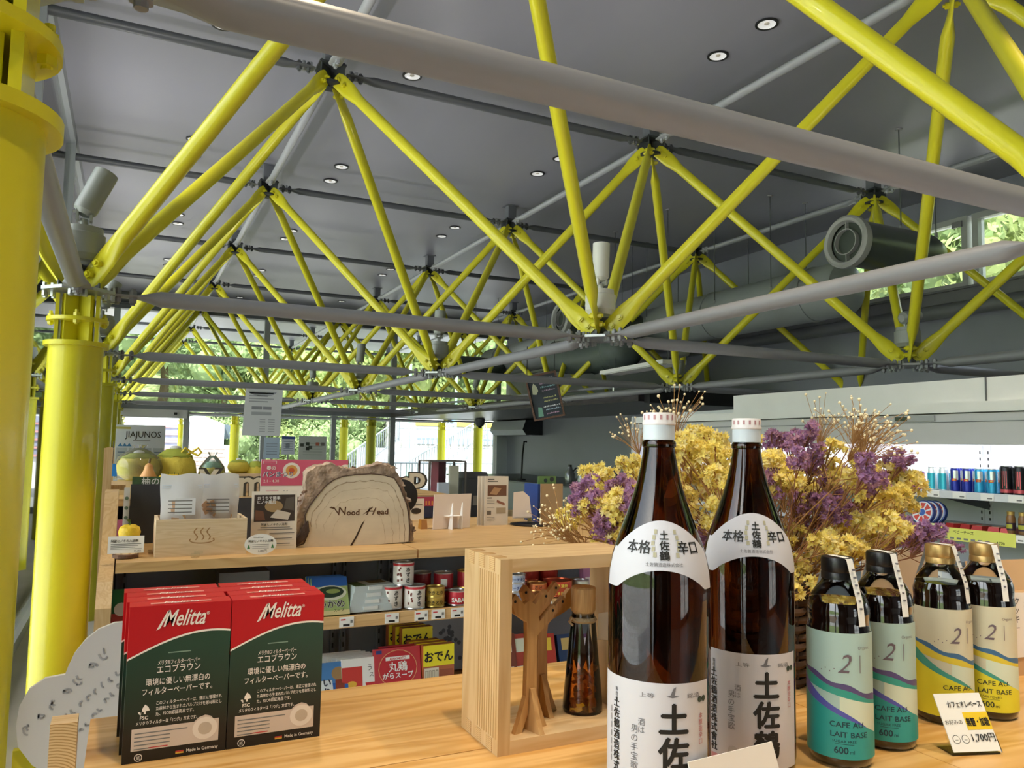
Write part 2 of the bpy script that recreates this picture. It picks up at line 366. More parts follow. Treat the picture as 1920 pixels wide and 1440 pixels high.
# ================================================================== steel space frame
SF = thing('space_frame', 'yellow diagonal tubes and grey chords of the steel space frame under the ceiling', 'roof truss', (0, 0, ZB))
def bar_mesh(name, L, r, mt, e=.16, plate=.3, pw=.062, pt=.007, bolts=2, flatdir='y', gap=.07):
    """tube along local z, its ends pressed to bolted plates whose normal is local y"""
    b = MB(); n = 14; secs = []
    def sec(z, rx, ry): secs.append([(rx*math.cos(2*PI*k/n), ry*math.sin(2*PI*k/n), z) for k in range(n)])
    sec(gap, pw*.75, pt); sec(gap+.03, pw, pt); sec(gap+plate*.55, pw, pt); sec(gap+plate, r, r)
    sec(L-gap-plate, r, r); sec(L-gap-plate*.55, pw, pt); sec(L-gap-.03, pw, pt); sec(L-gap, pw*.75, pt)
    vs = [v for s in secs for v in s]
    fs = [(i*n+k, i*n+(k+1) % n, (i+1)*n+(k+1) % n, (i+1)*n+k) for i in range(len(secs)-1) for k in range(n)]
    fs += [tuple(range(n-1, -1, -1)), tuple(range((len(secs)-1)*n, len(secs)*n))]
    b.add(vs, fs, mt)
    for z in ([gap+.045, gap+.115] if bolts == 2 else [gap+.06]) + ([L-gap-.045, L-gap-.115] if bolts == 2 else [L-gap-.06]):
        b.cyl((0, -pt-.024, z), (0, pt+.024, z), .02, mt, n=6); b.cyl((0, -pt-.036, z), (0, pt+.036, z), .011, mt, n=8)
    o = b.build(name, ang=.7); me = o.data; bpy.data.objects.remove(o); return me
DIAG = bar_mesh('diagonal_brace', MOD, .042, YEL, pt=.012)
CHB = bar_mesh('lower_chord', MOD, .040, GRY, pw=.058, pt=.006, plate=.24, gap=.12)
CHT = bar_mesh('upper_chord', MOD, .036, DGR, pw=.05, pt=.006, plate=.22, gap=.12)
CHY = bar_mesh('upper_chord', MOD, .034, mat('light grey paint', '#a2a5ac', .35), pw=.05, pt=.006, plate=.22, gap=.12)
def frame(p, q, horiz=False):
    """matrix: local z from p to q; local y horizontal and square to the bar (or vertical when horiz)"""
    p = Vector(p); z = (Vector(q)-p).normalized()
    y = ZZ.copy() if horiz else z.cross(ZZ).normalized()
    y = (y-z*y.dot(z)).normalized(); x = y.cross(z)
    m_ = Matrix((x, y, z)).transposed().to_4x4(); m_.translation = p; return m_
nodeB = MB(); nodeB.prism([(.17*math.cos(PI/8+k*PI/4), .17*math.sin(PI/8+k*PI/4)) for k in range(8)], (0, 0, -.008), XX, YY, .016, GALV)
for a in (PI/4, 3*PI/4):
    R = Matrix.Rotation(a, 3, 'Z'); nodeB.box((0, 0, .075), (.25, .008, .13), DGR, R)
for k in range(4):
    c, s = math.cos(k*PI/2), math.sin(k*PI/2)
    for q in (.11, .145):
        nodeB.cyl((c*q-s*.03, s*q+c*.03, -.035), (c*q-s*.03, s*q+c*.03, .03), .012, GALV, n=6)
        nodeB.cyl((c*q+s*.03, s*q-c*.03, -.035), (c*q+s*.03, s*q-c*.03, .03), .012, GALV, n=6)
tmp = nodeB.build('n'); NODEB = tmp.data; bpy.data.objects.remove(tmp); NODEB.name = 'lower_node'
nodeT = MB(); NDK = mat('node steel', '#3e4246', .45, .3)
nodeT.prism([(.1*math.cos(PI/8+k*PI/4), .1*math.sin(PI/8+k*PI/4)) for k in range(8)], (0, 0, -.11), XX, YY, .02, NDK)
for a in (PI/4, 3*PI/4): nodeT.box((0, 0, -.03), (.25, .008, .17), NDK, Matrix.Rotation(a, 3, 'Z'))
nodeT.box((0, 0, .035), (.2, .2, .016), NDK)
for k in range(4):
    c, s = math.cos(k*PI/2), math.sin(k*PI/2)
    for q in (.15, .2): nodeT.cyl((c*q, s*q, -.03), (c*q, s*q, .045), .014, GALV, n=6)
tmp = nodeT.build('n'); NODET = tmp.data; bpy.data.objects.remove(tmp); NODET.name = 'upper_node'
pm = MB(); pm.b2((-.055, -.055, .043), (.055, .055, CEIL-ZT-.008), mat('post grey', '#6b6e77', .5)); pm.b2((-.08, -.08, CEIL-ZT-.008), (.08, .08, CEIL-ZT), mat('post grey', '#6b6e77', .5))
tmp = pm.build('n', smooth=False); POST = tmp.data; bpy.data.objects.remove(tmp); POST.name = 'ceiling_post'
T3 = lambda x, y, z: Matrix.Translation((x, y, z))
I0, I1, J0, J1 = -1, 3, 0, 7
bot = {(i, j): Vector((i*MOD, j*MOD, 0)) for i in range(0, I1+1) for j in range(-1, J1+1)}
top = {(i, j): Vector(((i+.5)*MOD, (j+.5)*MOD, ZT-ZB)) for i in range(-1, I1) for j in range(-1, J1+1)}
for (i, j), p in bot.items():
    if i == 3 and j < 6: continue          # these nodes are buried in the right wall
    inst('lower_node', NODEB, SF, T3(*p))
for (i, j), p in top.items():
    inst('upper_node', NODET, SF, T3(*p)); inst('ceiling_post', POST, SF, T3(*p))
for (i, j), p in bot.items():
    for di in (-1, 0):
        for dj in (-1, 0):
            q = top.get((i+di, j+dj))
            if q is not None: inst('diagonal_brace', DIAG, SF, frame(q, p))
    if (i+1, j) in bot: inst('lower_chord', CHB, SF, frame(p, bot[i+1, j], True))
    if (i, j+1) in bot and i < 3: inst('lower_chord', CHB, SF, frame(p, bot[i, j+1], True))
for (i, j), p in top.items():
    if (i+1, j) in top: inst('upper_chord', CHT, SF, frame(p, top[i+1, j], True))
    if (i, j+1) in top: inst('upper_chord', CHY, SF, frame(p, top[i, j+1], True))

# ================================================================== yellow columns
def column_parts(t, base=0):
    h = ZB-.27; r = .12
    MB().cyl((0, 0, base), (0, 0, h), r, YEL, n=40, caps=False).build('tube', t)
    MB().lathe([(r-.02, h), (r+.022, h), (r+.022, h+.022), (.02, h+.022)], YEL, n=40).build('top_flange', t)
    s = MB(); s.box((0, 0, h+.022+.115), (.17, .02, .226), YEL, Matrix.Rotation(PI/4, 3, 'Z')); s.box((0, 0, h+.137), (.02, .17, .226), YEL, Matrix.Rotation(PI/4, 3, 'Z'))
    s.box((-.085, 0, h+.137), (.016, .14, .226), YEL); s.box((.085, 0, h+.137), (.016, .14, .226), YEL)
    s.build('cross_stub', t)
    MB().lathe([(.03, h+.12), (.135, h+.12), (.135, h+.138), (.03, h+.138)], YEL, n=32).build('ring_plate', t)
    for k in range(4):
        a = k*PI/2-PI/2
        b = MB(); x, y = .115*math.cos(a), .115*math.sin(a)
        b.cyl((x, y, h+.1), (x, y, h+.17), .008, YEL, n=8); b.cyl((x, y, h+.138), (x, y, h+.155), .015, YEL, n=6); b.cyl((x, y, h+.105), (x, y, h+.12), .015, YEL, n=6)
        b.build('bolt', t)
colpos = [(0, j*MOD) for j in range(0, 8)]
c0 = None
names = ['nearest yellow steel column at the left edge of the picture'] + ['yellow steel column, %s behind the nearest one along the left glass' % o for o in ORD]
for k, (x, y) in enumerate(colpos):
    if c0 is None:
        c0 = thing('column', names[0], 'column', (x, y, 0), 0, 'yellow columns of the colonnade'); column_parts(c0)
    else:
        c = copy_tree(c0); c.location = (x, y, 0); c['label'] = names[k]
far = [((3.0-.18, 21), 'yellow column outside the far glazing, behind the hanging sheet'), ((6-.2, 21), 'yellow column outside far glazing, between door frame and log'),
       ((6-.25, 18), 'yellow column outside far glazing, right above the bark of the log'), ((9-.2, 21), 'yellow column outside far glazing, behind the acrylic case'), ((9-.3, 18), 'yellow column outside far glazing, directly below the camera dome'),
       ((1.55, 22.6), 'slim yellow pole outside the far door')]
for p, l in far:
    c = copy_tree(c0); c.location = (p[0], p[1], 0); c['label'] = l; c['group'] = 'columns outside the far glazing'
    if 'slim' in l: c.scale = (.55, .55, 1); c['category'] = 'pole'
# ================================================================== ceiling lights, spotlights, ducts
RING = mat('downlight ring', '#1d1d20', .4); REFL = mat('reflector', '#f2f2f2', .3, .3, emit=.25)
dl = MB(); dl.lathe([(.066, 0), (.082, -.004), (.082, -.012), (.064, -.012), (.064, -.004)], RING, n=32, cap=False)
ref = MB(); ref.lathe([(.065, -.010), (.058, -.006), (.045, -.003), (.02, -.0012), (1e-6, -.001)], REFL, n=24, cap=False)
bul = MB(); bul.lathe([(.02, -.0015), (.018, -.006), (.010, -.009), (1e-6, -.010)], mat('lamp face', '#cfc8bc', .3), n=16, cap=False)
SPOTS = []
dpos = [(4.23, 2.74+3*k) for k in range(0, 5)] + [(4.23, 3.26+3*k) for k in range(0, 5)] + [(2.22, 4.17+2.94*k) for k in range(0, 5)] + [(2.22, 4.70+2.94*k) for k in range(0, 4)] + [(.70, 4.1+2.95*k) for k in range(0, 4)] + [(.72, 4.6+2.94*k) for k in range(0, 4)]
D0 = None; dn = 0
def dlab(x, y):
    col = {4.23: 'right-hand', 2.22: 'middle', .70: 'left-hand', .72: 'left-hand'}[x]
    row = sorted([p[1] for p in dpos if (p[0] == x or (x < 1 and p[0] < 1)) and p[1] > 1.5]); 
    if y in row: return 'recessed downlight, %s nearest in the %s ceiling row' % (ORD[row.index(y)] if row.index(y) < 12 else 'farthest', col)
    return None
for x, y in dpos:
    l = dlab(x, y) or 'recessed downlight overhead, out of the picture'
    if D0 is None:
        D0 = thing('downlight', l, 'ceiling light', (x, y, CEIL), 0, 'recessed ceiling downlights')
        dl.build('trim_ring', D0); ref.build('reflector', D0); bul.build('bulb', D0); o = D0
    else: o = copy_tree(D0); o.location = (x, y, CEIL); o['label'] = l
BEAMS = ['left', 'middle']
for n, (x, y, e) in enumerate([(2.22, -1.71, 60), (2.22, -1.18, 60), (.72, -1.3, 50), (4.23, .26, 55), (2.22, 1.23, 45), (.75, 1.15, 35), (4.23, -.26, 45)]):
    s = bpy.data.lights.new('downlight_beam', 'SPOT'); s.energy = e*2.3; s.spot_size = math.radians(70); s.spot_blend = .6; s.color = (1, .82, .58); s.shadow_soft_size = .06
    h = copy_tree(D0); h.location = (x, y, CEIL); h['label'] = 'recessed downlight over the front display, %s lamp beyond the picture edge' % ORD[n]
    o = bpy.data.objects.new('downlight_beam', s); COL.objects.link(o); o.parent = h; o.location = (0, 0, -.03)
# spotlights standing on the lower nodes
SPG = mat('spot housing', '#8f9391', .4)
def uplight(label, x, y, tilt=(0, 0), col=None, lit=True, small=False, side=False, en=14):
    t = thing('node_spotlight', label, 'spotlight', (x, y, ZB+.155), 0, 'spotlights on the truss nodes')
    k = .7 if small else 1; SPG = col or globals()['SPG']
    MB().lathe([(.02, 0), (.075*k, 0), (.1*k, .03), (.1*k, .13), (.09*k, .135), (.088*k, .165), (.03, .17)], SPG, n=28).build('base_drum', t)
    R = Matrix.Rotation(tilt[0], 3, 'X') @ Matrix.Rotation(tilt[1], 3, 'Y')
    b = MB(); b.cyl((0, 0, .165), (0, 0, .21), .018, SPG, n=12); b.box((.03, 0, .235), (.012, .05, .07), SPG); b.box((-.03, 0, .235), (.012, .05, .07), SPG); b.cyl((-.05, 0, .25), (.05, 0, .25), .012, GALV, n=8); b.build('bracket', t)
    z0 = Vector((0, 0, .25)); pr = [(.03, -.02), (.052, 0), (.055, .02), (.055, .135), (.0565, .14), (.0565, .23), (.05, .232), (.048, .215)]
    if side: pr = [(.03, -.07), (.05, -.05), (.055, .0), (.055, .12), (.05, .122), (.048, .11)]
    MB().lathe(pr, SPG, n=28, c=z0, R=R).build('barrel', t)
    lm = mat('lamp lit', '#fff2dc', .4, emit=14) if lit else mat('lamp lens', '#c9c6c0', .2)
    MB().lathe([(.048, pr[-1][1]), (1e-6, pr[-1][1]+.002)], lm, n=20, c=z0, R=R, cap=False).build('lens', t)
    if lit:
        s = bpy.data.lights.new('spot_beam', 'SPOT'); s.energy = en; s.spot_size = math.radians(150); s.spot_blend = 1; s.color = (1, .97, .95); s.shadow_soft_size = .04
        o = bpy.data.objects.new('spot_beam', s); COL.objects.link(o); o.parent = t; v_ = z0+R @ Vector((0, 0, pr[-1][1]+.03)); o.location = v_; o.rotation_euler = (R @ Vector((0, 0, -1))).to_track_quat('Z', 'Y').to_euler()
    return t
uplight('grey spotlight on the node above the second yellow column', 0, 3, (-.1, .38), en=48)
for k_, y_ in enumerate((0, 6, 9, 12)): uplight('grey spotlight on the node above the %s yellow column' % ['nearest', 'third', 'fourth', 'fifth'][k_], 0, y_, (-.1, .38), en=48)
uplight('lit white spotlight on the central truss node, its lamp glowing', 3, 3, (0, .02), mat('spot white', '#d6d6d2', .4), lit=True)
uplight('grey spotlight on the truss node below the second lower chord', 3, 6, (0, .05))
uplight('grey spotlight on the truss node, seen against the trees', 3, 9, (0, .08))
uplight('small grey spotlight on the truss node above the hanging sheet', 3, 12, (0, -.05))
uplight('grey spotlight turned sideways on the truss node above the refrigerator', 6, 3, (.1, 1.35), side=True, lit=False)
uplight('small grey fitting on the truss node above the black bulkhead end', 6, 6, (0, 1.3), small=True, side=True, lit=False)
uplight('grey fitting on the truss node next to the bulkhead', 6, 12, (0, .3), small=True)
# ---- ducts
DUC = mat('duct grey', '#9aa0a3', .33, .15, noise=.04, nscale=3); DUD = mat('duct dark', '#4d5551', .3, .1, noise=.05); RIMM = mat('nozzle rim', '#a9aaac', .45)
def rods(t, pts, zt=CEIL):
    for (x, y, z) in pts:
        r = MB(); r.cyl((x, y, z), (x, y, zt), .006, DGR, n=8); r.lathe([(.006, -.012), (.03, -.012), (.034, 0)], GRY, n=12, c=(x, y, zt)); r.cyl((x, y, z-.015), (x, y, z+.03), .018, GALV, n=6); r.build('hanger_rod', t)
t = thing('supply_duct', 'long light grey round air duct running below the ceiling on the right', 'air duct', (0, 0, 0))
d = MB(); xd, zd, rd = 7.35, 3.27, .31
d.lathe([(.01, -.12), (rd*.6, -.1), (rd*.92, -.05), (rd, .0), (rd, 9.4)], DUC, n=40, c=(xd, 4.8, zd), R=Matrix.Rotation(-PI/2, 3, 'X'))
d.build('body', t)
for y in (5.2, 6.9, 9.2, 11.5, 13.6): MB().lathe([(rd, -.03), (rd+.012, -.03), (rd+.012, .03), (rd, .03)], DUC, n=40, c=(xd, y, zd), R=Matrix.Rotation(PI/2, 3, 'X'), cap=False).build('joint_band', t)
rods(t, [(xd-.29, y, zd+.1) for y in (5.6, 6.6, 8.1, 9.6, 11.2, 12.8)] + [(xd+.29, y, zd+.1) for y in (5.6, 6.6, 8.1, 9.6, 11.2)])
def nozzle(label, y, x0, z, x1=7.1, r=.21):
    t = thing('jet_nozzle', label, 'air nozzle', (x0, y, z), 0, 'round air nozzles')
    Rx = Matrix.Rotation(PI/2, 3, 'Y'); L = x1-x0
    b = MB(); b.lathe([(r, .05), (r, L-.25), (r*.97, L-.12), (r*.8, L), (r*.5, L+.06), (.02, L+.08)], DUD, n=40, R=Rx); b.build('barrel', t)
    MB().lathe([(r-.035, .03), (r-.02, -.01), (r+.005, -.02), (r+.028, 0), (r+.03, .04), (r+.022, .075), (r, .09)], RIMM, n=40, R=Rx, cap=False).build('rim', t)
    MB().lathe([(r-.035, .03), (r-.04, .3), (.01, .3)], BLACK, n=32, R=Rx, cap=False).build('throat', t)
    MB().lathe([(r*.52, .0), (r*.56, .0), (r*.5, .18), (r*.46, .18)], RIMM, n=32, R=Rx, cap=False).build('inner_ring', t)
    v = MB(); v.box((.04, 0, r*.72), (.06, .008, r*.42), RIMM); v.box((.04, 0, -r*.72), (.06, .008, r*.42), RIMM); v.build('vane', t)
    rods(t, [(.75, 0, r+.01), (.75+.5, 0, r+.01)], CEIL-z)
    return t
nozzle('large dark green air nozzle hanging in front of the clerestory window', 3.55, 5.93, 3.33)
nozzle('round air nozzle beside the lit central spotlight', 8.35, 5.72, 3.29)
nozzle('distant air nozzle above the counter bulkhead', 13.2, 5.75, 3.05)
t = thing('duct_elbow', 'dark flexible air duct bend hanging behind the central truss node', 'air duct', (0, 0, 0))
FLX = mat('flexible duct', '#4f5a58', .5, bump=.4, bscale=12)
p0 = PD(1185, 655, 11.2); p1 = PD(1110, 668, 12.4); p2 = PD(1045, 660, 13.2); p3 = PD(1010, 625, 13.6)
e = MB(); e.sphere(PD(1165, 655, 11.2), .30, FLX, 20, 12, (1.1, 1.0, 1.0)); e.build('elbow', t)
e = MB(); e.tube([PD(1165, 655, 11.2), PD(1120, 668, 11.9), PD(1075, 672, 12.6), PD(1045, 668, 13.2)], .26, FLX, 16); e.build('flexible_section', t)
for k in range(4):
    q = [PD(1140, 664, 11.6), PD(1115, 669, 12.0), PD(1088, 671, 12.4), PD(1062, 670, 12.8)][k]
    MB().lathe([(.26, -.02), (.275, 0), (.26, .02)], FLX, n=16, c=q, R=Matrix.Rotation(PI/2, 3, 'X') @ Matrix.Rotation(.5, 3, 'Y'), cap=False).build('rib', t)
a = PD(1110, 706, 9.6); b = PD(1280, 672, 9.6)
t = thing('flat_lamp_panel', 'long white flat fixture under the dark duct bend', 'light fixture', tuple(PD(1200, 690, 10.4)))
mid = Vector(t.location)
q = MB(); q.box((0, 0, 0), (.34, 1.7, .05), WHITE, Matrix.Rotation(-.1, 3, 'Z')); q.build('housing', t, smooth=False)
q = MB(); q.box((-.12, 0, -.03), (.05, 1.6, .012), mat('diffuser', '#d9dad8', .4), Matrix.Rotation(-.1, 3, 'Z')); q.build('diffuser', t, smooth=False)
rods(t, [(0, -.6, .02), (0, .6, .02)], CEIL-mid.z)
# ---- counter bulkhead
BWD = wood('bulkhead wood', '#4a4547', '#353237', 'Y', .8, .3)
bk = MB(); zb = 2.09
P = [(5.78, 16.5), (6.42, 7.4), (8.84, 7.4), (8.84, 16.5)]
bk.prism(P, (0, 0, zb), XX, YY, .16, BWD); o = struct(bk.build('trim_3', smooth=False))
tag(MB().b2((6.5, 7.25, 2.07), (8.83, 7.38, 2.32), BLACK).build('bulkhead_end_panel', smooth=False), 'black panel closing the near end of the counter bulkhead', 'panel')
t = thing('track_rail', 'thin grey conduit with lamps along the bulkhead top', 'conduit', (0, 0, 0))
MB().cyl((5.95, 15, 2.32), (6.45, 7.6, 2.32), .022, GRY, n=10).build('rail', t)
for k in range(5):
    y = 8+k*1.5; x = 6.45-(y-7.6)*.0676; MB().cyl((x, y, 2.25), (x, y, 2.36), .028, GALV, n=10).build('rail_clip', t)
# ceiling dome camera
c = PZ(900, 785, zb); t = thing('dome_camera', 'grey dome security camera under the bulkhead', 'camera', (c.x, c.y, zb))
MB().lathe([(.02, 0), (.11, 0), (.115, -.03), (.11, -.13), (.08, -.17), (.02, -.17)], mat('camera grey', '#5a5c62', .45), n=28).build('housing', t)
MB().sphere((0, 0, -.17), .055, BLACK, 16, 10).build('lens_dome', t)
# wall air conditioner
x0, x1 = 8.84, 8.45
t = thing('air_conditioner', 'white and dark wall air conditioner high on the grey wall', 'air conditioner', (8.84, 14.6, 1.72))
s = MB(); s.prism([(0, 0), (0, .34), (-.44, .34), (-.52, .12), (-.42, .0)][::-1], (0, 1.8, 0), XX, ZZ, 1.8, mat('ac side', '#2f3238', .5), mat('ac front', '#c3c8ce', .45)); s.build('body', t, smooth=False)
s = MB(); s.b2((-.40, .1, -.004), (-.3, 1.7, .004), BLACK); s.build('louvre', t, smooth=False)
# hanging chalkboard
t = thing('hanging_chalkboard', 'wood framed chalkboard menu tilted forward, hanging from the truss', 'chalkboard', tuple(PD(1022, 742, 8.6)))
L = Vector(t.location); xa = (PD(1045, 742, 8.6)-PD(1000, 742, 8.6)).normalized(); 
xa = (RT*.966+UP*.2-FW*.15).normalized(); za = (RT*.30-UP*.95+FW*.1).normalized(); za = (za-xa*za.dot(xa)).normalized()
na = (-za).cross(xa).normalized(); 
W2, H2 = .155, .235
FRW = wood('chalk frame wood', '#7a5a4a', '#4e382f', 'X', 2)
def bx(a0, a1, b0, b1, th, mt, name, o0=0, par=t):
    q = MB(); 
    q.prism([(a0, b0), (a1, b0), (a1, b1), (a0, b1)], Vector((0, 0, 0)) + xa.cross(-za)*o0, xa, -za, th, mt); return q.build(name, par, smooth=False)
bx(-W2, W2, -H2, H2, .012, mat('chalkboard', '#3d434b', .8, noise=.15), 'board')
bx(-W2-.02, -W2, -H2-.02, H2+.02, .03, FRW, 'frame_rail'); bx(W2, W2+.02, -H2-.02, H2+.02, .03, FRW, 'frame_rail')
bx(-W2, W2, -H2-.02, -H2, .03, FRW, 'frame_rail'); bx(-W2, W2, H2, H2+.02, .03, FRW, 'frame_rail')
q = MB(); nrm = xa.cross(-za)
for k, (a0, a1, y, c) in enumerate([(-.05, .12, .2, '#b9c4d0'), (-.03, .13, .14, '#c9a7c0'), (-.03, .13, .1, '#9fd0d4'), (-.02, .12, .06, '#c9b0c8'), (-.02, .12, -.02, '#c5c98a'), (-.02, .13, -.06, '#c9c78a'), (-.04, .14, -.12, '#dfe3e6'), (-.02, .14, -.155, '#b9d0e0'), (-.02, .12, -.2, '#d0a8c8')]):
    x = a0
    while x < a1:
        w_ = random.uniform(.006, .014); q.rect(x, y-.006, x+w_, y+random.uniform(.002, .012), nrm*.0125, xa, -za, mat('chalk '+c, c, .9)); x += w_+random.uniform(.003, .008)
q.flat([(-.13, .04), (-.09, .03), (-.06, .07), (-.07, .12), (-.1, .16), (-.12, .12)], nrm*.0125, xa, -za, mat('chalk pale', '#c8cbb0', .9))
q.flat([(-.12, -.22), (-.06, -.22), (-.06, -.12), (-.1, -.11)], nrm*.0125, xa, -za, mat('chalk green', '#7fae9a', .9)); q.build('chalk_drawing', t, smooth=False)
hb = MB(); 
for sx_ in (-1, 1):
    pa = xa*(sx_*W2)-za*H2; hb.cyl(pa, Vector((pa.x, pa.y, pa.z+.35)), .004, BLACK, n=6)
hb.build('hanging_wire', t)
# paper sheet hanging from the lower chord
x0, x1, z0, z1 = rectY(455, 724, 526, 817, 9.0)
t = thing('hanging_sheet', 'large white printed sheet hanging from a lower chord of the truss', 'poster', ((x0+x1)/2, 8.99, z1)); hw = (x1-x0)/2; hh = z1-z0
q = MB(); q.prism([(-hw, -hh), (hw, -hh), (hw+.02, .02), (-hw+.03, .02)], (0, 0, 0), XX, ZZ, .003, mat('sheet paper', '#d5d7da', .8)); q.build('sheet', t, smooth=False)
q = MB(); gi = mat('faint print', '#a5a8ae', .8); gi2 = mat('faint print dark', '#8f9198', .8)
o0 = Vector((0, -.0035, 0))
for k in range(4): q.rect(-hw*.7, -.1-k*.035, hw*(.3 if k % 2 else .6), -.085-k*.035, o0, XX, ZZ, gi)
q.rect(-hw*.55, -.30, hw*.0, -.26, o0, XX, ZZ, gi2); q.rect(hw*.05, -.30, hw*.5, -.26, o0, XX, ZZ, gi2); q.rect(-hw*.55, -.37, hw*.5, -.33, o0, XX, ZZ, gi)
for k in range(6): q.rect(hw*-.1, -.43-k*.03, hw*.2, -.42-k*.03, o0, XX, ZZ, gi); q.rect(hw*.35, -.43-k*.03, hw*.7, -.42-k*.03, o0, XX, ZZ, gi)
q.flat([(hw*.75*math.cos(a), -.07+.06*math.sin(a)) for a in [PI+PI*k/10 for k in range(11)]], o0, XX, ZZ, gi); q.build('print', t, smooth=False)
q = MB()
for s in (-1, 1): q.box((s*hw*.8, 0, .02), (.02, .012, .05), BLACK)
q.build('clip', t, smooth=False)

# ================================================================== open refrigerated display case (right)
FRX = 4.38; FY0, FY1 = -1.5, 4.6; FG = mat('case grey', '#bcbcc0', .42, noise=.02); FG2 = mat('case light grey', '#dededf', .42, noise=.02); FW_ = mat('case white', '#e3e4ea', .4); FI = mat('case inner', '#9aa0a4', .35)
t = thing('display_refrigerator', 'grey open-front refrigerated display case with lit shelves on the right', 'refrigerator', (FRX, FY0, 0)); Lf = FY1-FY0
MB().b2((.08, 0, .5), (.62, Lf-.04, 1.75), FW_).v
q = MB(); q.b2((.56, 0, .0), (.66, Lf, 1.80), FW_); q.build('back_panel', t, smooth=False)
q = MB(); q.b2((-.02, Lf-.04, .0), (.66, Lf, 1.74), FG); q.build('end_panel', t, smooth=False)
q = MB(); q.b2((0, 0, 1.50), (.05, Lf-.04, 1.672), FG); q.build('canopy_front', t, smooth=False)
q = MB(); q.b2((-.006, 0, 1.625), (.0, Lf-.04, 1.628), DGR); q.b2((-.012, 0, 1.673), (.05, Lf-.04, 1.678), BLACK); q.build('canopy_seam', t, smooth=False)
q = MB(); q.b2((-.01, 0, 1.678), (.66, Lf, 1.735), FG2); q.build('top_rail', t, smooth=False)
q = MB(); q.b2((.02, 0, 1.735), (.6, 3.3-FY0, 1.865), FG2); q.build('top_box', t, smooth=False)
q = MB(); q.b2((.012, 1.33-FY0, 1.735), (.02, 1.336-FY0, 1.865), DGR); q.build('top_box_joint', t, smooth=False)
q = MB(); q.b2((-.014, 1.62-FY0, 1.635), (-.001, 1.88-FY0, 1.665), mat('controller', '#9a9da2', .4)); q.build('controller', t, smooth=False)
q = MB(); q.b2((-.0165, 1.79-FY0, 1.639), (-.014, 1.87-FY0, 1.661), mat('display dark', '#2b2f33', .2)); q.build('controller_screen', t, smooth=False)
q = MB(); q.b2((.06, .05, 1.50), (.12, Lf-.08, 1.53), mat('case lamp', '#f4f4ff', .5, emit=2)); q.build('lamp_tube', t, smooth=False)
al = bpy.data.lights.new('case_light', 'AREA'); al.shape = 'RECTANGLE'; al.size = .08; al.size_y = Lf-.3; al.energy = 13; al.color = (.95, .96, 1)
o = bpy.data.objects.new('case_light', al); COL.objects.link(o); o.parent = t; o.location = (.14, Lf/2, 1.49); o.rotation_euler = (0, math.radians(-35), 0)
SHZ = [1.235, 1.03, .78, .5]
for z in SHZ:
    q = MB(); q.b2((.05, .03, z-.02), (.56, Lf-.05, z), FI); s_ = q.build('shelf', t, smooth=False)
    q = MB(); q.b2((.02, .03, z-.035), (.05, Lf-.05, z+.005), mat('price rail', '#cfd2d8', .35)); q.build('price_rail', s_, smooth=False)
    for k in range(14):
        y = 1.0-FY0+k*.155; q = MB(); q.b2((.015, y, z-.032), (.0199, y+random.uniform(.05, .08), z+.004), PAPER); q.b2((.0145, y+.008, z-.025), (.015, y+.035, z-.018), INKG); q.build('price_ticket', s_, smooth=False)
for y in (1.66, 3.2, 0.1):
    for dy in (0, .05):
        q = MB(); q.b2((.552, y-FY0+dy, .4), (.56, y-FY0+dy+.03, 1.5), FW_); 
        for k in range(26): q.b2((.5495, y-FY0+dy+.011, .45+k*.04), (.552, y-FY0+dy+.018, .468+k*.04), BLACK)
        q.build('slotted_upright', t, smooth=False)
for z in SHZ[:2]:
    for y in (1.68, 3.22): q = MB(); q.prism([(.1, z-.035), (.55, z-.12), (.55, z-.02), (.1, z-.02)], (0, y-FY0, 0), XX, ZZ, .006, DGR); q.build('shelf_bracket', t, smooth=False)
q = MB(); q.b2((-.02, 0, 0), (.66, Lf, .42), FG); q.build('base', t, smooth=False)
# --- drinks on the upper shelf
def can(label, x, y, z, r, h, c1, c2, style, grp):
    t = thing('drink_can', label, 'can', (x, y, z), 0, grp); m1 = mat('can '+c1, c1, .28, .35); m2 = mat('can '+c2, c2, .28, .35); TOPM = mat('can top', '#c9cbd0', .3, .8)
    MB().lathe([(r*.8, 0), (r, .006), (r, h-.012), (r*.86, h-.002), (r*.84, h-.002), (r*.84, h-.006), (.002, h-.006)], m1, n=24).build('body', t)
    q = MB(); q.lathe([(r*.8, h-.010), (r*.885, h-.004), (r*.87, h+.001), (r*.83, h-.003)], TOPM, n=24, cap=False); q.build('rim', t)
    q = MB(); rr = r+.0005
    if style == 'split':
        for k in range(4):
            a = PI*.62+k*PI/2; q.lathe([(rr, .01), (rr, h*.48)], m2, n=6, a0=a, a1=a+PI/4+.4); q.lathe([(rr, h*.5), (rr, h-.015)], mat('can silver', '#cfd4dc', .25, .7), n=6, a0=a-.2, a1=a+PI/4)
        q.lathe([(rr+.0003, h*.45), (rr+.0003, h*.56)], mat('can mark red', '#c23a2c', .3), n=6, a0=PI*.95, a1=PI*1.25); q.lathe([(rr+.0004, h*.48), (rr+.0004, h*.52)], mat('can mark gold', '#e6c34a', .3), n=4, a0=PI*1.05, a1=PI*1.18)
    elif style == 'claw':
        for k in range(3): q.lathe([(rr, h*(.35+.1*(k == 1))-.02), (rr, h*.82)], m2, n=2, a0=PI*(.96+k*.09), a1=PI*(1.0+k*.09))
        q.lathe([(rr, .012), (rr, .03)], m2, n=24, cap=False)
    else:
        q.lathe([(rr, .01), (rr, h*.75)], m2, n=16, a0=PI*.7, a1=PI*1.35)
    q.build('print', t); return t
Y = 1.73; xx = FRX+.1
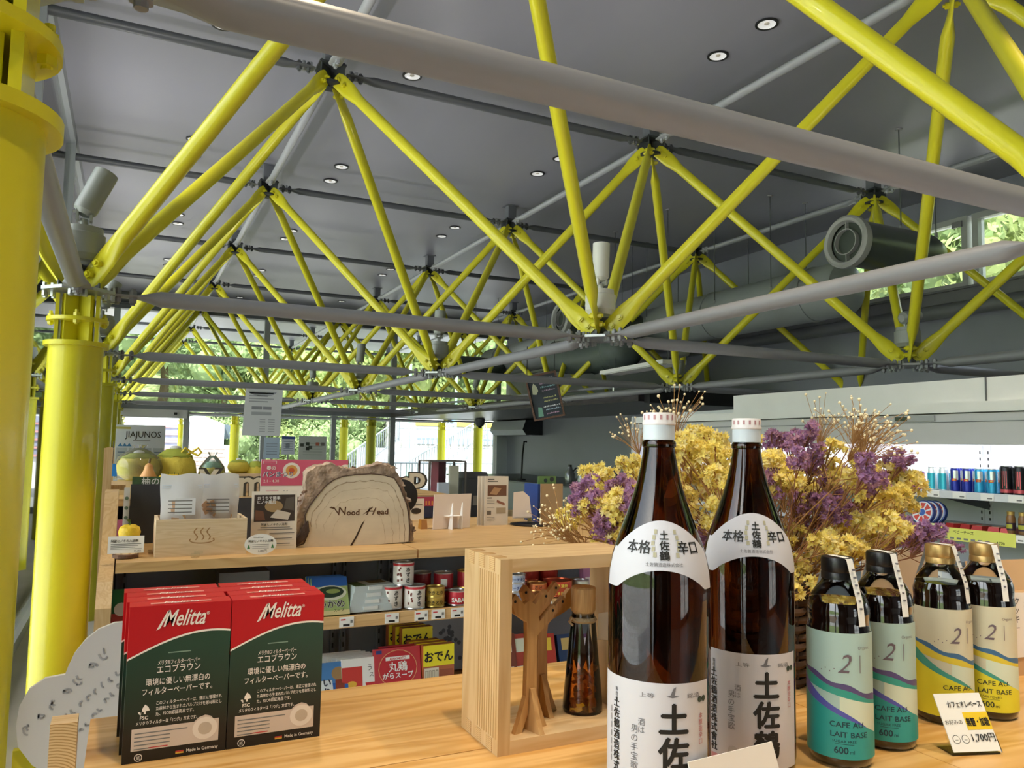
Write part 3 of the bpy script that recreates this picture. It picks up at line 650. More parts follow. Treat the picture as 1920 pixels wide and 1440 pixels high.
spec = [('#e8f2f4', '#39b3cf', 'plain', 'pale blue drink can'), ('#e8f2f4', '#39b3cf', 'plain', 'pale blue drink can'), ('#22309a', '#22309a', 'split', 'dark blue and silver energy drink can'), ('#22309a', '#22309a', 'split', 'dark blue and silver energy drink can'),
        ('#2f9ccb', '#2f9ccb', 'split', 'sky blue and silver energy drink can'), ('#2f9ccb', '#2f9ccb', 'split', 'sky blue and silver energy drink can')]
sd = ['left', 'right']
for k, (c1, c2, st, nm) in enumerate(spec):
    y = 1.72-k*.0705
    can(nm+', front %s on the upper fridge shelf' % sd[k % 2], xx, y, SHZ[0], .0265, .135, c1, c2, st, 'energy drinks on the fridge shelf')
    can(nm+', rear %s on the upper fridge shelf' % sd[k % 2], xx+.057, y, SHZ[0], .0265, .135, c1, c2, st, 'energy drinks on the fridge shelf')
for k in range(4):
    c = ('#17181a', '#c0505a') if k < 2 else ('#23221f', '#a8452c')
    can('tall black can with %s, %s from left in the dark can row' % ('pink claw marks' if k < 2 else 'rust red print', ORD[k]), xx, 1.29-k*.072, SHZ[0], .033, .155, c[0], c[1], 'claw' if k < 2 else 'plain', 'tall black cans on the fridge shelf')
for k in range(8):
    can('pink and purple drink can, %s from the pale blue cans going left' % ORD[k], xx, 1.80+k*.06, SHZ[0], .026, .11, '#7c3f86', '#d880ae', 'plain', 'pink cans on the fridge shelf')
# --- second shelf: round blue tub stack, choc packs, banner, bottles
for k in range(3):
    c = PX(1736, 960, FRX+.06); t = thing('round_tub', 'blue round tub lying on edge, %s one in the row on the second shelf' % ['front', 'middle', 'rear'][k], 'tub', (FRX+.06+k*.035, c.y-k*.012, SHZ[1]+.07), 0, 'blue round tubs in the fridge')
    Rt = Matrix.Rotation(-PI/2+.25, 3, 'Y'); 
    MB().lathe([(.062, 0), (.066, .004), (.068, .028), (.07, .03), (.07, .032), (.066, .034)], mat('tub blue', '#26408f', .35), n=36, R=Rt).build('tub_body', t)
    q = MB(); q.lathe([(.064, .0345), (.001, .0345)], mat('tub face pale', '#dfe3ea', .4), n=36, R=Rt, cap=False)
    for j in range(8):
        a = j*PI/4; pts = [Rt @ Vector((rr*math.cos(a+s), rr*math.sin(a+s), .0352)) for rr, s in ((.024, -.22), (.058, -.3), (.058, .3), (.024, .22))]; q.quad(*pts, mat('tub red', '#c8463c', .4))
    q.lathe([(.02, .0354), (.001, .0354)], mat('tub mid', '#3b63b5', .4), n=16, R=Rt, cap=False); q.build('lid_print', t)
RPK = mat('red foil', '#c23a36', .3, .2)
for k in range(5):
    t = thing('snack_pack', 'flat red foil snack pack, %s from left behind the yellow tag' % ORD[k], 'snack', (FRX+.13+.02*(k % 2), 1.6-k*.075, SHZ[1]), .1*(k-2), 'red snack packs in the fridge')
    MB().box((0, 0, .013), (.11, .062, .026), RPK, taper=.85).build('wrapper', t); MB().box((0, 0, .0265), (.06, .04, .001), mat('foil pale', '#e0b8a0', .4)).build('print', t)
for k in range(2):
    t = thing('spice_bottle', 'small brown bottle with yellow label, %s of the two on the second shelf' % ['left', 'right'][k], 'bottle', (FRX+.1, 1.275-k*.062, SHZ[1]), 0, 'small bottles in the fridge')
    MB().lathe([(.018, 0), (.021, .004), (.021, .06), (.022, .064), (.021, .085), (.017, .1)], mat('brown bottle', '#8a6238', .35), n=20).build('body', t)
    MB().lathe([(.0215, .02), (.0215, .06)], mat('bottle label', '#3b2431', .5), n=20, cap=False).build('label_band', t); MB().lathe([(.022, .03), (.022, .052)], mat('bottle label y', '#b7b33a', .5), n=8, a0=PI*.75, a1=PI*1.25).build('label_print', t)
    MB().lathe([(.018, .1), (.0185, .118), (.002, .12)], mat('gold cap', '#b99a55', .35, .5), n=16).build('cap', t)
t = thing('shelf_talker', 'long yellow handwritten price strip on the second fridge shelf', 'sign', (FRX+.012, 1.62, SHZ[1]-.03)); 
q = MB(); q.prism([(0, -.03), (.42, -.03), (.42, .04), (0, .04)], (0, 0, 0), -YY, ZZ, .002, mat('lime card', '#d9dc6a', .6)); q.build('card', t, smooth=False)
q = MB(); q.text('ベビーチーズ', (-.0025, -.08, .012), -YY, ZZ, .02, INK, bold=.02); q.text('4,770', (-.0025, -.32, -.024), -YY, ZZ, .02, INK, bold=.02)
for k in range(7): q.rect(.02+k*.04, -.022, .045+k*.04, -.012, (-.002, 0, 0), -YY, ZZ, INKG)
q.build('handwriting', t, smooth=False)
t = thing('oval_tag', 'small pale green oval tag left of the yellow strip', 'sign', (FRX+.01, 1.665, SHZ[1]+.0)); q = MB(); q.prism([(.05*math.cos(a), .024*math.sin(a)) for a in [2*PI*k/16 for k in range(16)]], (0, 0, 0), -YY, ZZ, .002, mat('pale lime', '#d3d8a0', .6)); q.build('card', t, smooth=False)
t = thing('purple_pack', 'white and purple carton at the right end of the second fridge shelf', 'carton', (FRX+.09, 1.10, SHZ[1])); MB().box((0, 0, .03), (.09, .1, .06), mat('lilac', '#b9b4d6', .5)).build('carton', t, smooth=False); MB().box((-.0455, 0, .03), (.001, .07, .02), mat('violet', '#5a4fa0', .5)).build('print', t, smooth=False)
for k in range(7):
    t = thing('lower_snack_bag', 'flat snack packet on the third fridge shelf, %s from the left' % ORD[k], 'snack', (FRX+.15, 1.75-k*.1, SHZ[2]), 0, 'packets on the third fridge shelf'); MB().box((0, 0, .015), (.14, .09, .03), mat('packet %d' % (k % 3), ['#a33b38', '#8a7a5a', '#7a2f33'][k % 3], .35), taper=.8).build('wrapper', t); MB().box((0, 0, .0305), (.07, .05, .001), PAPER).build('print', t)
# ================================================================== gondola shelving behind the table
TZ = 1.09; GY = 1.28
t = thing('gondola_shelf', 'wood and slate gondola shelving with goods behind the front table', 'shelf', (0, 0, 0)); GON = t
UN = [(.235, 1.165, 1.78), (1.171, 2.6, 2.35)]
zS2 = PY(700, 1151, GY).z; zS3 = .585
for (a, b, yb) in UN:
    q = MB(); q.b2((a, GY, TZ-.03), (b, yb, TZ), TABY); s_ = q.build('top_board', t, smooth=False)
    for z in (zS2, zS3, .12):
        q = MB(); q.b2((a, GY+.012, z-.03), (b, 1.70, z-.006), TABY); s_ = q.build('shelf_board', t, smooth=False)
        q = MB(); q.b2((a, GY-.004, z-.038), (b, GY+.012, z), TABY); q.build('front_rail', s_, smooth=False)
    q = MB(); q.b2((a, 1.70, .05), (b, 1.72, TZ-.03), mat('back panel slate', '#878d9a', .6)); q.build('back_panel', t, smooth=False)
    q = MB(); q.b2((a, GY+.03, 0), (b, 1.7, .09), BLACK); q.build('plinth', t, smooth=False)
q = MB()
for x in (.98, 1.02, 1.16, 1.20, 1.62, 1.66, .262):
    q = MB(); q.b2((x-.008, 1.685, .1), (x+.008, 1.70, TZ-.03), mat('upright', '#767b86', .5))
    for k in range(24): q.b2((x-.003, 1.6835, .15+k*.038), (x+.003, 1.685, .168+k*.038), BLACK)
    q.build('slotted_upright', t, smooth=False)
q = MB(); q.prism([(1.18, 0), (1.74, 0), (1.74, 1.28), (1.60, 1.28), (1.48, 1.09), (1.26, 1.04), (1.18, .98)], (.19, 0, 0), YY, ZZ, .04, PALE); q.build('end_panel', t, smooth=False)
# price tickets on the rails
for (u, v) in [(650, 1167), (735, 1160), (790, 1153), (822, 1150), (858, 1146), (986, 1133), (1025, 1130), (1062, 1127), (952, 1136)]:
    p = PY(u, v, GY-.006); q = MB(); q.b2((p.x-.024, GY-.0065, zS2-.034), (p.x+.024, GY-.0045, zS2-.002), PAPER); o_ = Vector((p.x, GY-.007, zS2-.018))
    q.rect(-.02, .006, -.004, .010, o_, XX, ZZ, REDP); q.rect(-.012, -.013, .01, -.006, o_, XX, ZZ, INK); q.rect(.012, -.004, .02, .006, o_, XX, ZZ, INKG); q.build('price_ticket', t, smooth=False)

def tin(label, u, v, Y, z, r, h, body, top='#c7c9cc', txt=None, tcol=INK, band=None, grp='tins on the gondola shelf', a0=None, X=None, vert=False, spots=False):
    x = PY(u, v, Y).x if X is None else X
    t = thing('food_tin', label, 'tin', (x, Y, z), 0, grp); m_ = mat('tin '+body, body, .35, .1); tm = mat('tin top '+top, top, .3, .7)
    MB().lathe([(r*.98, .0), (r, .002), (r, h-.002)], m_, n=28, cap=False).build('body', t)
    q = MB(); q.lathe([(r+.0005, h-.004), (r+.0015, h), (r-.003, h), (r-.004, h-.004), (.001, h-.004)], tm, n=28, cap=False); q.lathe([(r+.0005, .004), (r+.0015, .0), (r-.003, .0)], tm, n=28, cap=False); q.build('rim', t)
    q = MB(); az = math.atan2(CAM.y-Y, CAM.x-x) if a0 is None else a0
    if band:
        for z0, z1, c in band: q.lathe([(r+.0004, z0), (r+.0004, z1)], mat('band '+c, c, .4), n=28, cap=False)
    if spots:
        for k in range(9):
            a = az-.75+random.uniform(0, .55); zz = random.uniform(.012, h-.022); q.lathe([(r+.0009, zz), (r+.0009, zz+.008)], mat('bean', '#6a2a22', .5), n=3, a0=a, a1=a+.16)
    if txt: q.ctext(txt[0], (0, 0), txt[1], txt[2], lambda z_: r, az+(txt[3] if len(txt) > 3 else 0), tcol, off=.0011, bold=.03, vert=vert, maxw=r*1.7)
    if q.v: q.build('print', t)
    return t
AZ = [(0.0, 0.014, '#c8323c')]
azk = dict(body='#e6e3e0', band=[(.066, .076, '#c02a35')], txt=('あずき', .048, .018, .45), vert=True, spots=True)
p = PY(777, 1140, 1.335).x
tin('white azuki bean tin with red rim, front right of the azuki group', 777, 1120, 1.335, zS2, .0365, .078, X=p, **azk)
tin('white azuki bean tin with red rim, front left of the azuki group', 757, 1120, 1.36, zS2, .0365, .078, X=p-.076, **azk)
tin('white azuki bean tin stacked on top of the others', 762, 1075, 1.36, zS2+.078, .0365, .078, X=p-.035, **azk)
tin('white azuki bean tin at the back left, mostly hidden', 737, 1100, 1.42, zS2, .0365, .078, X=p-.145+.03, **azk)
px_ = PY(816, 1120, 1.335).x
for k in range(2): tin('gold yakitori tin, %s of the stacked pair' % ['lower', 'upper'][k], 0, 0, 1.335, zS2+k*.034, .033, .034, '#b89a3e', '#c9b060', ('やきとり', .010, .015, 0), X=px_, grp='gold tins')
tin('dark red tin standing behind the gold pair', 0, 0, 1.43, zS2+.05, .036, .055, '#8e2630', X=px_-.02); tin('dark red tin under the one behind the gold pair', 0, 0, 1.43, zS2, .036, .05, '#8e2630', X=px_-.02)
t_ = tin('red tin with white barcode label turned forward', 0, 0, 1.40, zS2+.045, .036, .06, '#b02c3a', X=px_+.055); MB().lathe([(.0368, .012), (.0368, .04)], PAPER, n=5, a0=-2.2, a1=-1.55).build('barcode_label', t_)
tin('red tin supporting the one with the barcode', 0, 0, 1.40, zS2, .036, .045, '#a82a36', X=px_+.055)
tin('red and white saba mackerel tin next to the gold pair', 0, 0, 1.335, zS2, .036, .05, '#c43040', txt=('SABA', .012, .02, .1), tcol=WHITE, X=px_+.085)
tin('red tin at the right edge behind the wooden frame', 0, 0, 1.38, zS2+.05, .036, .06, '#a02430', '#c8a050', X=px_+.14); tin('red tin below it behind the wooden frame', 0, 0, 1.38, zS2, .036, .05, '#a02430', X=px_+.14)
pt = PY(966, 1100, 1.34).x
for k in range(3): tin('blue and white tuna tin, %s of the stack seen through the frame' % ['bottom', 'middle', 'top'][k], 0, 0, 1.34, zS2+k*.031, .037, .031, '#aebbd8', txt=('シーチキン', .009, .013, .3), tcol=mat('navy ink', '#26357a', .5), X=pt, grp='tuna tins')
for k in range(2): tin('blue and white tuna tin, %s one of the rear stack by the frame edge' % ['lower', 'upper'][k], 0, 0, 1.42, zS2+k*.031, .037, .031, '#aebbd8', X=pt-.06, grp='tuna tins')
p2 = PY(1006, 1105, 1.345).x
for k in range(2): tin('orange salmon tin, %s of the pair seen through the frame' % ['lower', 'upper'][k], 0, 0, 1.345, zS2+k*.027, .038, .027, '#cf6a34', '#d9a060', ('さけ', .007, .015, .2), X=p2, grp='salmon tins')
p3 = PY(1046, 1100, 1.36).x
for k in range(2): tin('wide red tin, %s of the pair seen through the frame' % ['lower', 'upper'][k], 0, 0, 1.36, zS2+k*.028, .055, .028, '#c8402e', '#c8603e', ('さんま蒲焼', .008, .014, .1), tcol=mat('yellow print', '#f0d860', .5), X=p3, grp='red tins')
for k in range(4): tin('red tin at the back of the frame view, %s' % ['lower left', 'upper left', 'lower right', 'upper right'][k], 0, 0, 1.47, zS2+(k % 2)*.045+.0, .04, .045, '#b83428', '#c8603e', X=p3-.07+.085*(k//2), grp='red tins')
tin('small white and green tin right of the red tins', 0, 0, 1.36, zS2, .03, .05, '#dfe6dc', txt=('シャキッと', .02, .014, .1), tcol=mat('green ink', '#1f7040', .5), X=PY(1089, 1100, 1.36).x)

def pack(label, name, cat, x, y, z, w, h, d, base, lean=0, rz=0, grp=None, art=None):
    """upright printed packet: body leaning back by 'lean', art(q,o,xd,yd,w,h) draws the print"""
    t = thing(name, label, cat, (x, y, z), rz, grp); zd = Vector((0, math.sin(lean), math.cos(lean))); yd = Vector((0, math.cos(lean), -math.sin(lean)))
    q = MB(); m_ = mat('pack '+base, base, .35)
    fr = [Vector((a*w/2, 0, 0))+zd*b*h for a, b in ((-1, 0), (1, 0), (1, 1), (-1, 1))]
    mid = [v+yd*d*.5+(Vector((0, 0, 0))) for v in fr]
    bkv = [v+yd*d for v in fr]
    vs = fr+bkv; q.add(vs, [(0, 1, 2, 3), (7, 6, 5, 4), (0, 4, 5, 1), (1, 5, 6, 2), (2, 6, 7, 3), (3, 7, 4, 0)], m_); q.build('body', t, smooth=False)
    if art:
        q = MB(); art(q, Vector((0, 0, 0)), XX, zd, w, h); q.build('print', t, smooth=False)
    return t
def disc(cx, cy, rx, ry=None, n=20): ry = ry or rx; return [(cx+rx*math.cos(2*PI*k/n), cy+ry*math.sin(2*PI*k/n)) for k in range(n)]
def C(c, r=.5): return mat('print '+c, c, r)
# wakame soup packs (leaning)
def art_w(q, o, xd, yd, w, h):
    q.rect(-w/2, h*.75, w/2, h, o, xd, yd, C('#2a62b8')); q.flat(disc(0, h*.58, w*.46, h*.2), o, xd, yd, C('#dfe3d0'), .0006); q.flat(disc(0, h*.6, w*.38, h*.15), o, xd, yd, C('#2c4030'), .0008); q.flat(disc(.01, h*.62, w*.2, h*.06), o, xd, yd, C('#8fa060'), .0009)
    q.rect(-w/2, 0, w/2, h*.12, o, xd, yd, C('#e6d8a0')); q.text('わかめ', o+yd*h*.2, xd, yd, h*.24, WHITE, 'C', bold=.06, off=.001, maxw=w*.95); q.text('わかめ', o+yd*h*.2, xd, yd, h*.24, INK, 'C', bold=.015, off=.0013, maxw=w*.93); q.text('スープ', o+yd*h*.08+xd*w*.2, xd, yd, h*.09, INK, 'C', bold=.02, off=.001)
for k in range(3):
    x = PY(622, 1130, 1.32).x-k*.004; pack('green and blue wakame soup packet, %s in the leaning row' % ['front', 'middle', 'rear'][k], 'soup_packet', 'packet', x, 1.31+k*.022, zS2, .12, .13, .015, '#a9bf7c', .5, 0, 'wakame soup packets', art_w)
# white and green vacuum packs lying
for k in range(4):
    p = PY(695, 1140, 1.32); t = thing('noodle_pack', 'white plastic wrapped pack lying flat, %s of the pile' % ['bottom', 'second', 'third', 'top'][k], 'packet', (p.x+.004*k, 1.37+.005*k, zS2+k*.021), .05*k, 'white packs in a flat pile')
    MB().box((0, 0, .0105), (.155, .1, .021), mat('milky wrap', '#c9d6dc', .3), taper=.93).build('wrapper', t); q = MB(); q.box((0, -.048, .012), (.05, .006, .012), mat('wrap fold', '#e9f0f4', .25)); q.build('seal_fold', t)
    if k == 3: MB().box((-.05, 0, .0215), (.04, .08, .001), mat('green leaf print', '#4d6a3c', .5)).build('print', t); MB().box((0.03, 0.02, .0215), (.06, .05, .001), mat('brown print', '#6d5c34', .5)).build('photo', t)
# left end: green bag behind the filter boxes; grey box
t = pack('green crinkled snack bag at the left end of the middle shelf', 'snack_bag', 'packet', PY(235, 1130, 1.33).x+.02, 1.34, zS2, .12, .12, .03, '#1f6a3c', .3, 0, None, lambda q, o, xd, yd, w, h: (q.rect(-w/2, 0, w/2, h*.4, o, xd, yd, C('#b03a30')), q.flat(disc(-.03, h*.5, .02), o, xd, yd, C('#e6e0d8'), .0008)))
p = PY(455, 1082, 1.5); pack('plain grey carton behind the red filter boxes', 'grey_carton', 'carton', p.x, 1.45, zS2, .16, PY(455, 1073, 1.45).z-zS2, .12, '#6b7078')
# bottom shelf
def art_udon(q, o, xd, yd, w, h):
    q.rect(-w/2, 0, -w*.08, h*.82, o, xd, yd, C('#c5352e')); q.flat(disc(-w*.3, h*.2, w*.18, h*.12), o, xd, yd, C('#c9b884'), .0006); q.flat(disc(-w*.3, h*.45, w*.1, h*.07), o, xd, yd, C('#e4b23c'), .0006)
    q.text('うどん', o+yd*h*.72+xd*w*.22, xd, yd, h*.15, INK, 'C', maxw=w*.5); q.text('スープ', o+yd*h*.58+xd*w*.22, xd, yd, h*.12, INK, 'C', maxw=w*.4)
    q.flat([(w*.22+w*.24*math.cos(a), h*.46+h*.3*math.sin(a)) for a in [PI+PI*k/12 for k in range(13)]], o, xd, yd, C('#c0202a'), .0006); q.flat(disc(w*.22, h*.31, w*.1, h*.1), o, xd, yd, WHITE, .0008); q.flat(disc(w*.22, h*.3, w*.05, h*.06), o, xd, yd, C('#c0202a'), .001)
xu = PY(680, 1250, 1.31).x
for k in range(7): pack('white and red udon soup packet, %s from the front of the row' % ORD[k], 'udon_packet', 'packet', xu-k*.012+.016, 1.30+k*.017, zS3, .165, PY(690, 1235, 1.3).z-zS3, .012, '#e6e6e6', .22, 0, 'udon soup packets', art_udon)
def art_maru(q, o, xd, yd, w, h):
    q.flat(disc(0, h*.6, w*.42, h*.36), o, xd, yd, C('#d8a070'), .0004); q.flat(disc(0, h*.6, w*.405, h*.345), o, xd, yd, C('#b9202c'), .0006); q.rect(-w*.26, h*.76, w*.26, h*.83, o, xd, yd, WHITE, .0008)
    q.text('AJINOMOTO', o+yd*h*.77, xd, yd, h*.06, C('#b9202c'), 'C', off=.001, maxw=w*.48, bold=.02)
    q.text('丸鶏', o+yd*h*.56, xd, yd, h*.2, WHITE, 'C', off=.001, bold=.03); q.text('がらスープ', o+yd*h*.42, xd, yd, h*.13, WHITE, 'C', off=.001, bold=.03, maxw=w*.7); q.flat(disc(0, h*.12, w*.38, h*.2), o, xd, yd, C('#dfe0d4'), .0008); q.flat(disc(.02, h*.14, w*.26, h*.1), o, xd, yd, C('#7f9a58'), .001); q.rect(-w*.46, h*.9, -w*.34, h*.97, o, xd, yd, C('#2a3a80'), .0008)
h_ = PY(745, 1217, 1.3).z-zS3
for k in range(2): pack('red round-logo chicken soup stock packet, %s one' % ['front', 'rear'][k], 'stock_packet', 'packet', PY(750, 1240, 1.3).x+k*.03, 1.30+k*.03, zS3, .165, h_, .02, '#b9202c', .2, 0, 'red soup stock packets', art_maru)
def art_oden(q, o, xd, yd, w, h):
    q.rect(-w/2, h*.58, w/2, h, o, xd, yd, C('#e4d820')); q.text('おでん', o+yd*h*.68, xd, yd, h*.24, INK, 'C', bold=.05, maxw=w*.9, off=.001); q.rect(-w*.46, h*.15, w*.0, h*.55, o, xd, yd, C('#d8cfc0'), .0006)
    for k in range(4): q.rect(-w*.43+k*w*.11, h*.2, -w*.35+k*w*.11, h*.5, o, xd, yd, C('#3a3026'), .0008); q.rect(-w*.42+k*w*.11, h*.21, -w*.36+k*w*.11, h*.49, o, xd, yd, C('#c9c2b0'), .001)
    q.rect(w*.04, h*.12, w*.46, h*.5, o, xd, yd, C('#8f4a30'), .0006); q.flat(disc(w*.25, h*.25, w*.16, h*.1), o, xd, yd, C('#c8a468'), .0008)
xo = PY(822, 1235, 1.31).x; ho = PY(820, 1210, 1.3).z-zS3
for k in range(6): pack('yellow oden stew seasoning box, %s from the front' % ORD[k], 'oden_box', 'box', xo-k*.014, 1.30+k*.036, zS3+(.04 if k > 2 else 0), .115, ho, .034, '#a85a34', .05, 0, 'oden boxes', art_oden)
pack('grey blue patterned bag behind the oden boxes', 'large_bag', 'packet', PY(840, 1200, 1.5).x, 1.56, zS3, .2, PY(840, 1168, 1.5).z-zS3, .05, '#8a93a0', .15, 0, None, lambda q, o, xd, yd, w, h: [q.flat(disc(random.uniform(-.08, .08), random.uniform(.02, h-.03), .008), o, xd, yd, C('#4d5560'), .0006) for _ in range(40)])
def art_iri(q, o, xd, yd, w, h):
    q.rect(-w/2, 0, w/2, h*.55, o, xd, yd, C('#2460b4')); q.flat([(-w*.2, h*.05), (w*.12, h*.05), (w*.06, h*.62), (-w*.28, h*.62)], o, xd, yd, C('#dfe6ee'), .0006); q.text('いりこ', o+yd*h*.5-xd*w*.2, xd, yd, h*.2, C('#141c3a'), 'L', vert=True, off=.001, bold=.04); q.flat(disc(w*.25, h*.75, w*.2, h*.14), o, xd, yd, C('#a08058'), .0006); q.rect(w*.15, h*.4, w*.4, h*.62, o, xd, yd, C('#8a3a28'), .0008)
pack('blue iriko dried sardine stock packet beside the udon soups', 'stock_packet', 'packet', PY(622, 1260, 1.3).x, 1.29, zS3, .12, PY(620, 1243, 1.3).z-zS3, .02, '#4d84c4', .35, 0, None, art_iri)
for k, (u, c1, c2) in enumerate([(955, '#7a3f30', '#e0d8c8'), (985, '#b0483a', '#dfe6d8'), (1012, '#24683a', '#e4d030'), (1030, '#b3382a', '#e8c840'), (1070, '#2c4068', '#c8b070'), (1105, '#6a3a70', '#d8d0e0')]):
    pack('small snack bag on the bottom shelf seen through the wooden frame, %s from left' % ORD[k], 'snack_bag', 'packet', PY(u, 1200, 1.34).x, 1.34, zS3, .075, PY(u, 1190, 1.34).z-zS3, .025, c1, .3, .1*(k % 3-1), 'snack bags through the frame', lambda q, o, xd, yd, w, h: (q.rect(-w*.3, h*.6, w*.3, h*.9, o, xd, yd, C(c2)), q.rect(-w*.35, h*.1, w*.35, h*.3, o, xd, yd, C(c2))))
pack('pink and yellow hanging bag at the right of the middle shelf', 'snack_bag', 'packet', PY(1113, 1080, 1.4).x, 1.40, zS2, .09, .16, .03, '#b87aa8', .1, 0, None, lambda q, o, xd, yd, w, h: (q.flat(disc(0, h*.7, w*.35), o, xd, yd, C('#e0c060'), .0006), q.rect(-w*.4, .02, w*.4, .05, o, xd, yd, C('#e8e0e8'))))

# ================================================================== things on the gondola top
def box_open(t, w, d, h, th, mt):
    for a, b in (((-w/2, 0, 0), (w/2, d, th)), ): MB().b2(a, b, mt).build('bottom_board', t, smooth=False)
    MB().b2((-w/2, 0, th), (w/2, th, h), mt).build('front_board', t, smooth=False); MB().b2((-w/2, d-th, th), (w/2, d, h), mt).build('rear_board', t, smooth=False)
    MB().b2((-w/2, th, th), (-w/2+th, d-th, h), mt).build('side_board', t, smooth=False); MB().b2((w/2-th, th, th), (w/2, d-th, h), mt).build('side_board', t, smooth=False)
BOXW = wood('box wood', '#dcc7a8', '#d0b894', 'X', 3, .6)
t = thing('wooden_bath_box', 'open pale wooden box branded with a hot spring mark', 'box', (.475, 1.36, TZ)); box_open(t, .27, .19, .115, .009, BOXW)
q = MB(); BR = mat('branded brown', '#a07a50', .7); o_ = Vector((0, 0, .05))
for k in (-1, 0, 1):
    pts = [(k*.019+.005*math.sin(s*7), s*.038) for s in [i/10 for i in range(11)]]
    q.flat([(x-.002, y) for x, y in pts]+[(x+.002, y) for x, y in reversed(pts)], o_, XX, ZZ, BR)
el = [(.038*math.cos(a), .012*math.sin(a)+.0) for a in [PI*1.0-.45+(PI+.9)*k/24 for k in range(25)]]; el2 = [(x*.9, y*.72) for x, y in reversed(el)]
q.flat(el+el2, o_, XX, ZZ, BR); q.build('hot_spring_mark', t, smooth=False)
# translucent bags in it
BAG = pane('milky bag', (.9, .93, .97, 1), haze=.78)
for k, (x, lab) in enumerate([(-.062, 'left milky zip bag of wood chips in the open wooden box'), (.055, 'right milky zip bag of wood chips in the open wooden box')]):
    t = thing('chip_bag', lab, 'bag', (.475+x, 1.42+.045*k, TZ+.009), 0, 'zip bags in the wooden box'); w_, h_ = .125, .245
    q = MB(); n = 8; m_ = 12; vs = []
    for side in (1, -1):
        for j in range(m_+1):
            for i in range(n+1):
                a, b = i/n*2-1, j/m_; th = .028*(1-a*a)*(1-b)**.6*(1 if b < .75 else max(0, (1-b)*4))+.0008
                vs.append((a*w_/2*(1+.04*math.sin(b*9+k)), side*-th+.006*math.sin(a*3+b*5), b*h_+.004*math.sin(a*4)))
    N = (n+1)*(m_+1)
    fs = [(s*N+j*(n+1)+i, s*N+j*(n+1)+i+1, s*N+(j+1)*(n+1)+i+1, s*N+(j+1)*(n+1)+i) for s in (0, 1) for j in range(m_) for i in range(n)]
    q.add(vs, fs, BAG); q.build('bag', t)
    q = MB(); 
    for zz in (.2, .208): q.b2((-w_/2+.004, -.0028, zz), (w_/2-.004, .0028, zz+.003), mat('zip strip', '#dfe6f2', .3))
    q.build('zip_strip', t, smooth=False)
    q = MB(); random.seed(3+k)
    for _ in range(26): q.box((random.uniform(-.045, .045), random.uniform(-.012, .012), random.uniform(.03, .15)), (.022, .014, .012), mat('wood chip', '#d3b193', .7), Matrix.Rotation(random.uniform(0, 3), 3, 'Y'))
    q.build('wood_chips', t, smooth=False)
    q = MB(); yq = -.031; q.b2((-.02 if k == 0 else -.01, yq-.001, .118), (.04 if k == 0 else .04, yq, .17) if k == 0 else (.03, yq, .15), mat('bag label', '#e6e8ee', .5)); 
    for j in range(4): q.rect(-.04, .125+j*.012, .03, .128+j*.012, (0, yq-.001, 0), XX, ZZ, INKG)
    q.build('label', t, smooth=False)
# clear small clip in front of the box
t = thing('acrylic_clip', 'tiny clear acrylic clip in front of the wooden box', 'clip', (.455, 1.33, TZ)); q = MB(); q.b2((-.012, 0, 0), (.012, .012, .012), THIN); q.b2((-.004, -.004, .012), (.022, -.002, .02), THIN); q.build('clip_body', t, smooth=False)
# yuzu + card on a wood slice
p = PZ(235, 1046, TZ); t = thing('wood_slice', 'round bark-edged wood slice holding the small price card', 'wood slice', (p.x, p.y, TZ))
BARK = mat('bark', '#6b5140', .9, noise=.5, nscale=30, bump=.9, bscale=45)
MB().lathe([(.03, 0), (.036, .002), (.037, .012), (.034, .014)], BARK, n=18).build('bark_edge', t); MB().lathe([(.034, .0142), (.001, .0142)], endgrain('slice rings', '#d9bd92', '#b08d5c'), n=18, cap=False).build('cut_face', t)
t = thing('price_card', 'small white price card reading about bath salts at the left shelf end', 'sign', (p.x, p.y-.005, TZ+.0145)); q = MB(); q.prism([(-.05, 0), (.05, 0), (.05, .052), (-.05, .052)], (0, 0, 0), XX, Vector((0, .15, 1)), .0015, PAPER); q.build('card', t, smooth=False)
q = MB(); yd = Vector((0, .15, 1)).normalized(); o_ = Vector((0, -.0016, 0)); q.text('阿波ヒノキの入浴剤', o_+yd*.034-XX*.042, XX, yd, .0095, INK, 'L', maxw=.075, bold=.02)
for k in range(3): q.rect(-.042, .027-k*.005, .042-.008*k, .029-k*.005, o_, XX, yd, INKG)
q.rect(-.042, .0125, .044, .0135, o_, XX, yd, INK); q.text('¥1,650', o_+yd*.004+XX*.042, XX, yd, .007, INK, 'R'); q.build('lettering', t, smooth=False)
YUZ = mat('yuzu skin', '#e2bf2c', .5, noise=.12, nscale=40, bump=.35, bscale=120); LEAFG = mat('leaf green', '#4a6a2c', .5)
def yuzu(label, x, y, z, r, grp='yuzu fruits', leafy=True):
    t = thing('yuzu_fruit', label, 'citrus', (x, y, z), random.uniform(0, 6), grp)
    MB().lathe([(.002, .04*r), (r*.5, .02*r), (r*.9, r*.3), (r, r*.75), (r*.88, r*1.2), (r*.5, r*1.45), (r*.14, r*1.42), (.001, r*1.36)], YUZ, n=22, cap=False).build('fruit', t)
    q = MB(); q.cyl((0, 0, r*1.36), (r*.05, 0, r*1.75), r*.05, LEAFG, n=6)
    q.build('stem', t)
    if leafy:
        q = MB(); q.add([(0, 0, r*1.6), (-r*.5, -r*.2, r*2.0), (-r*1.0, 0, r*2.05), (-r*.5, r*.2, r*1.95)], [(0, 1, 2, 3)], LEAFG); q.build('leaf', t)
p = PZ(232, 1018, TZ); t = thing('fruit_riser', 'small wooden riser hidden behind the little price card', 'block', (.268, 1.47, TZ)); MB().b2((-.025, -.025, 0), (.025, .025, .045), PALE).build('block', t, smooth=False)
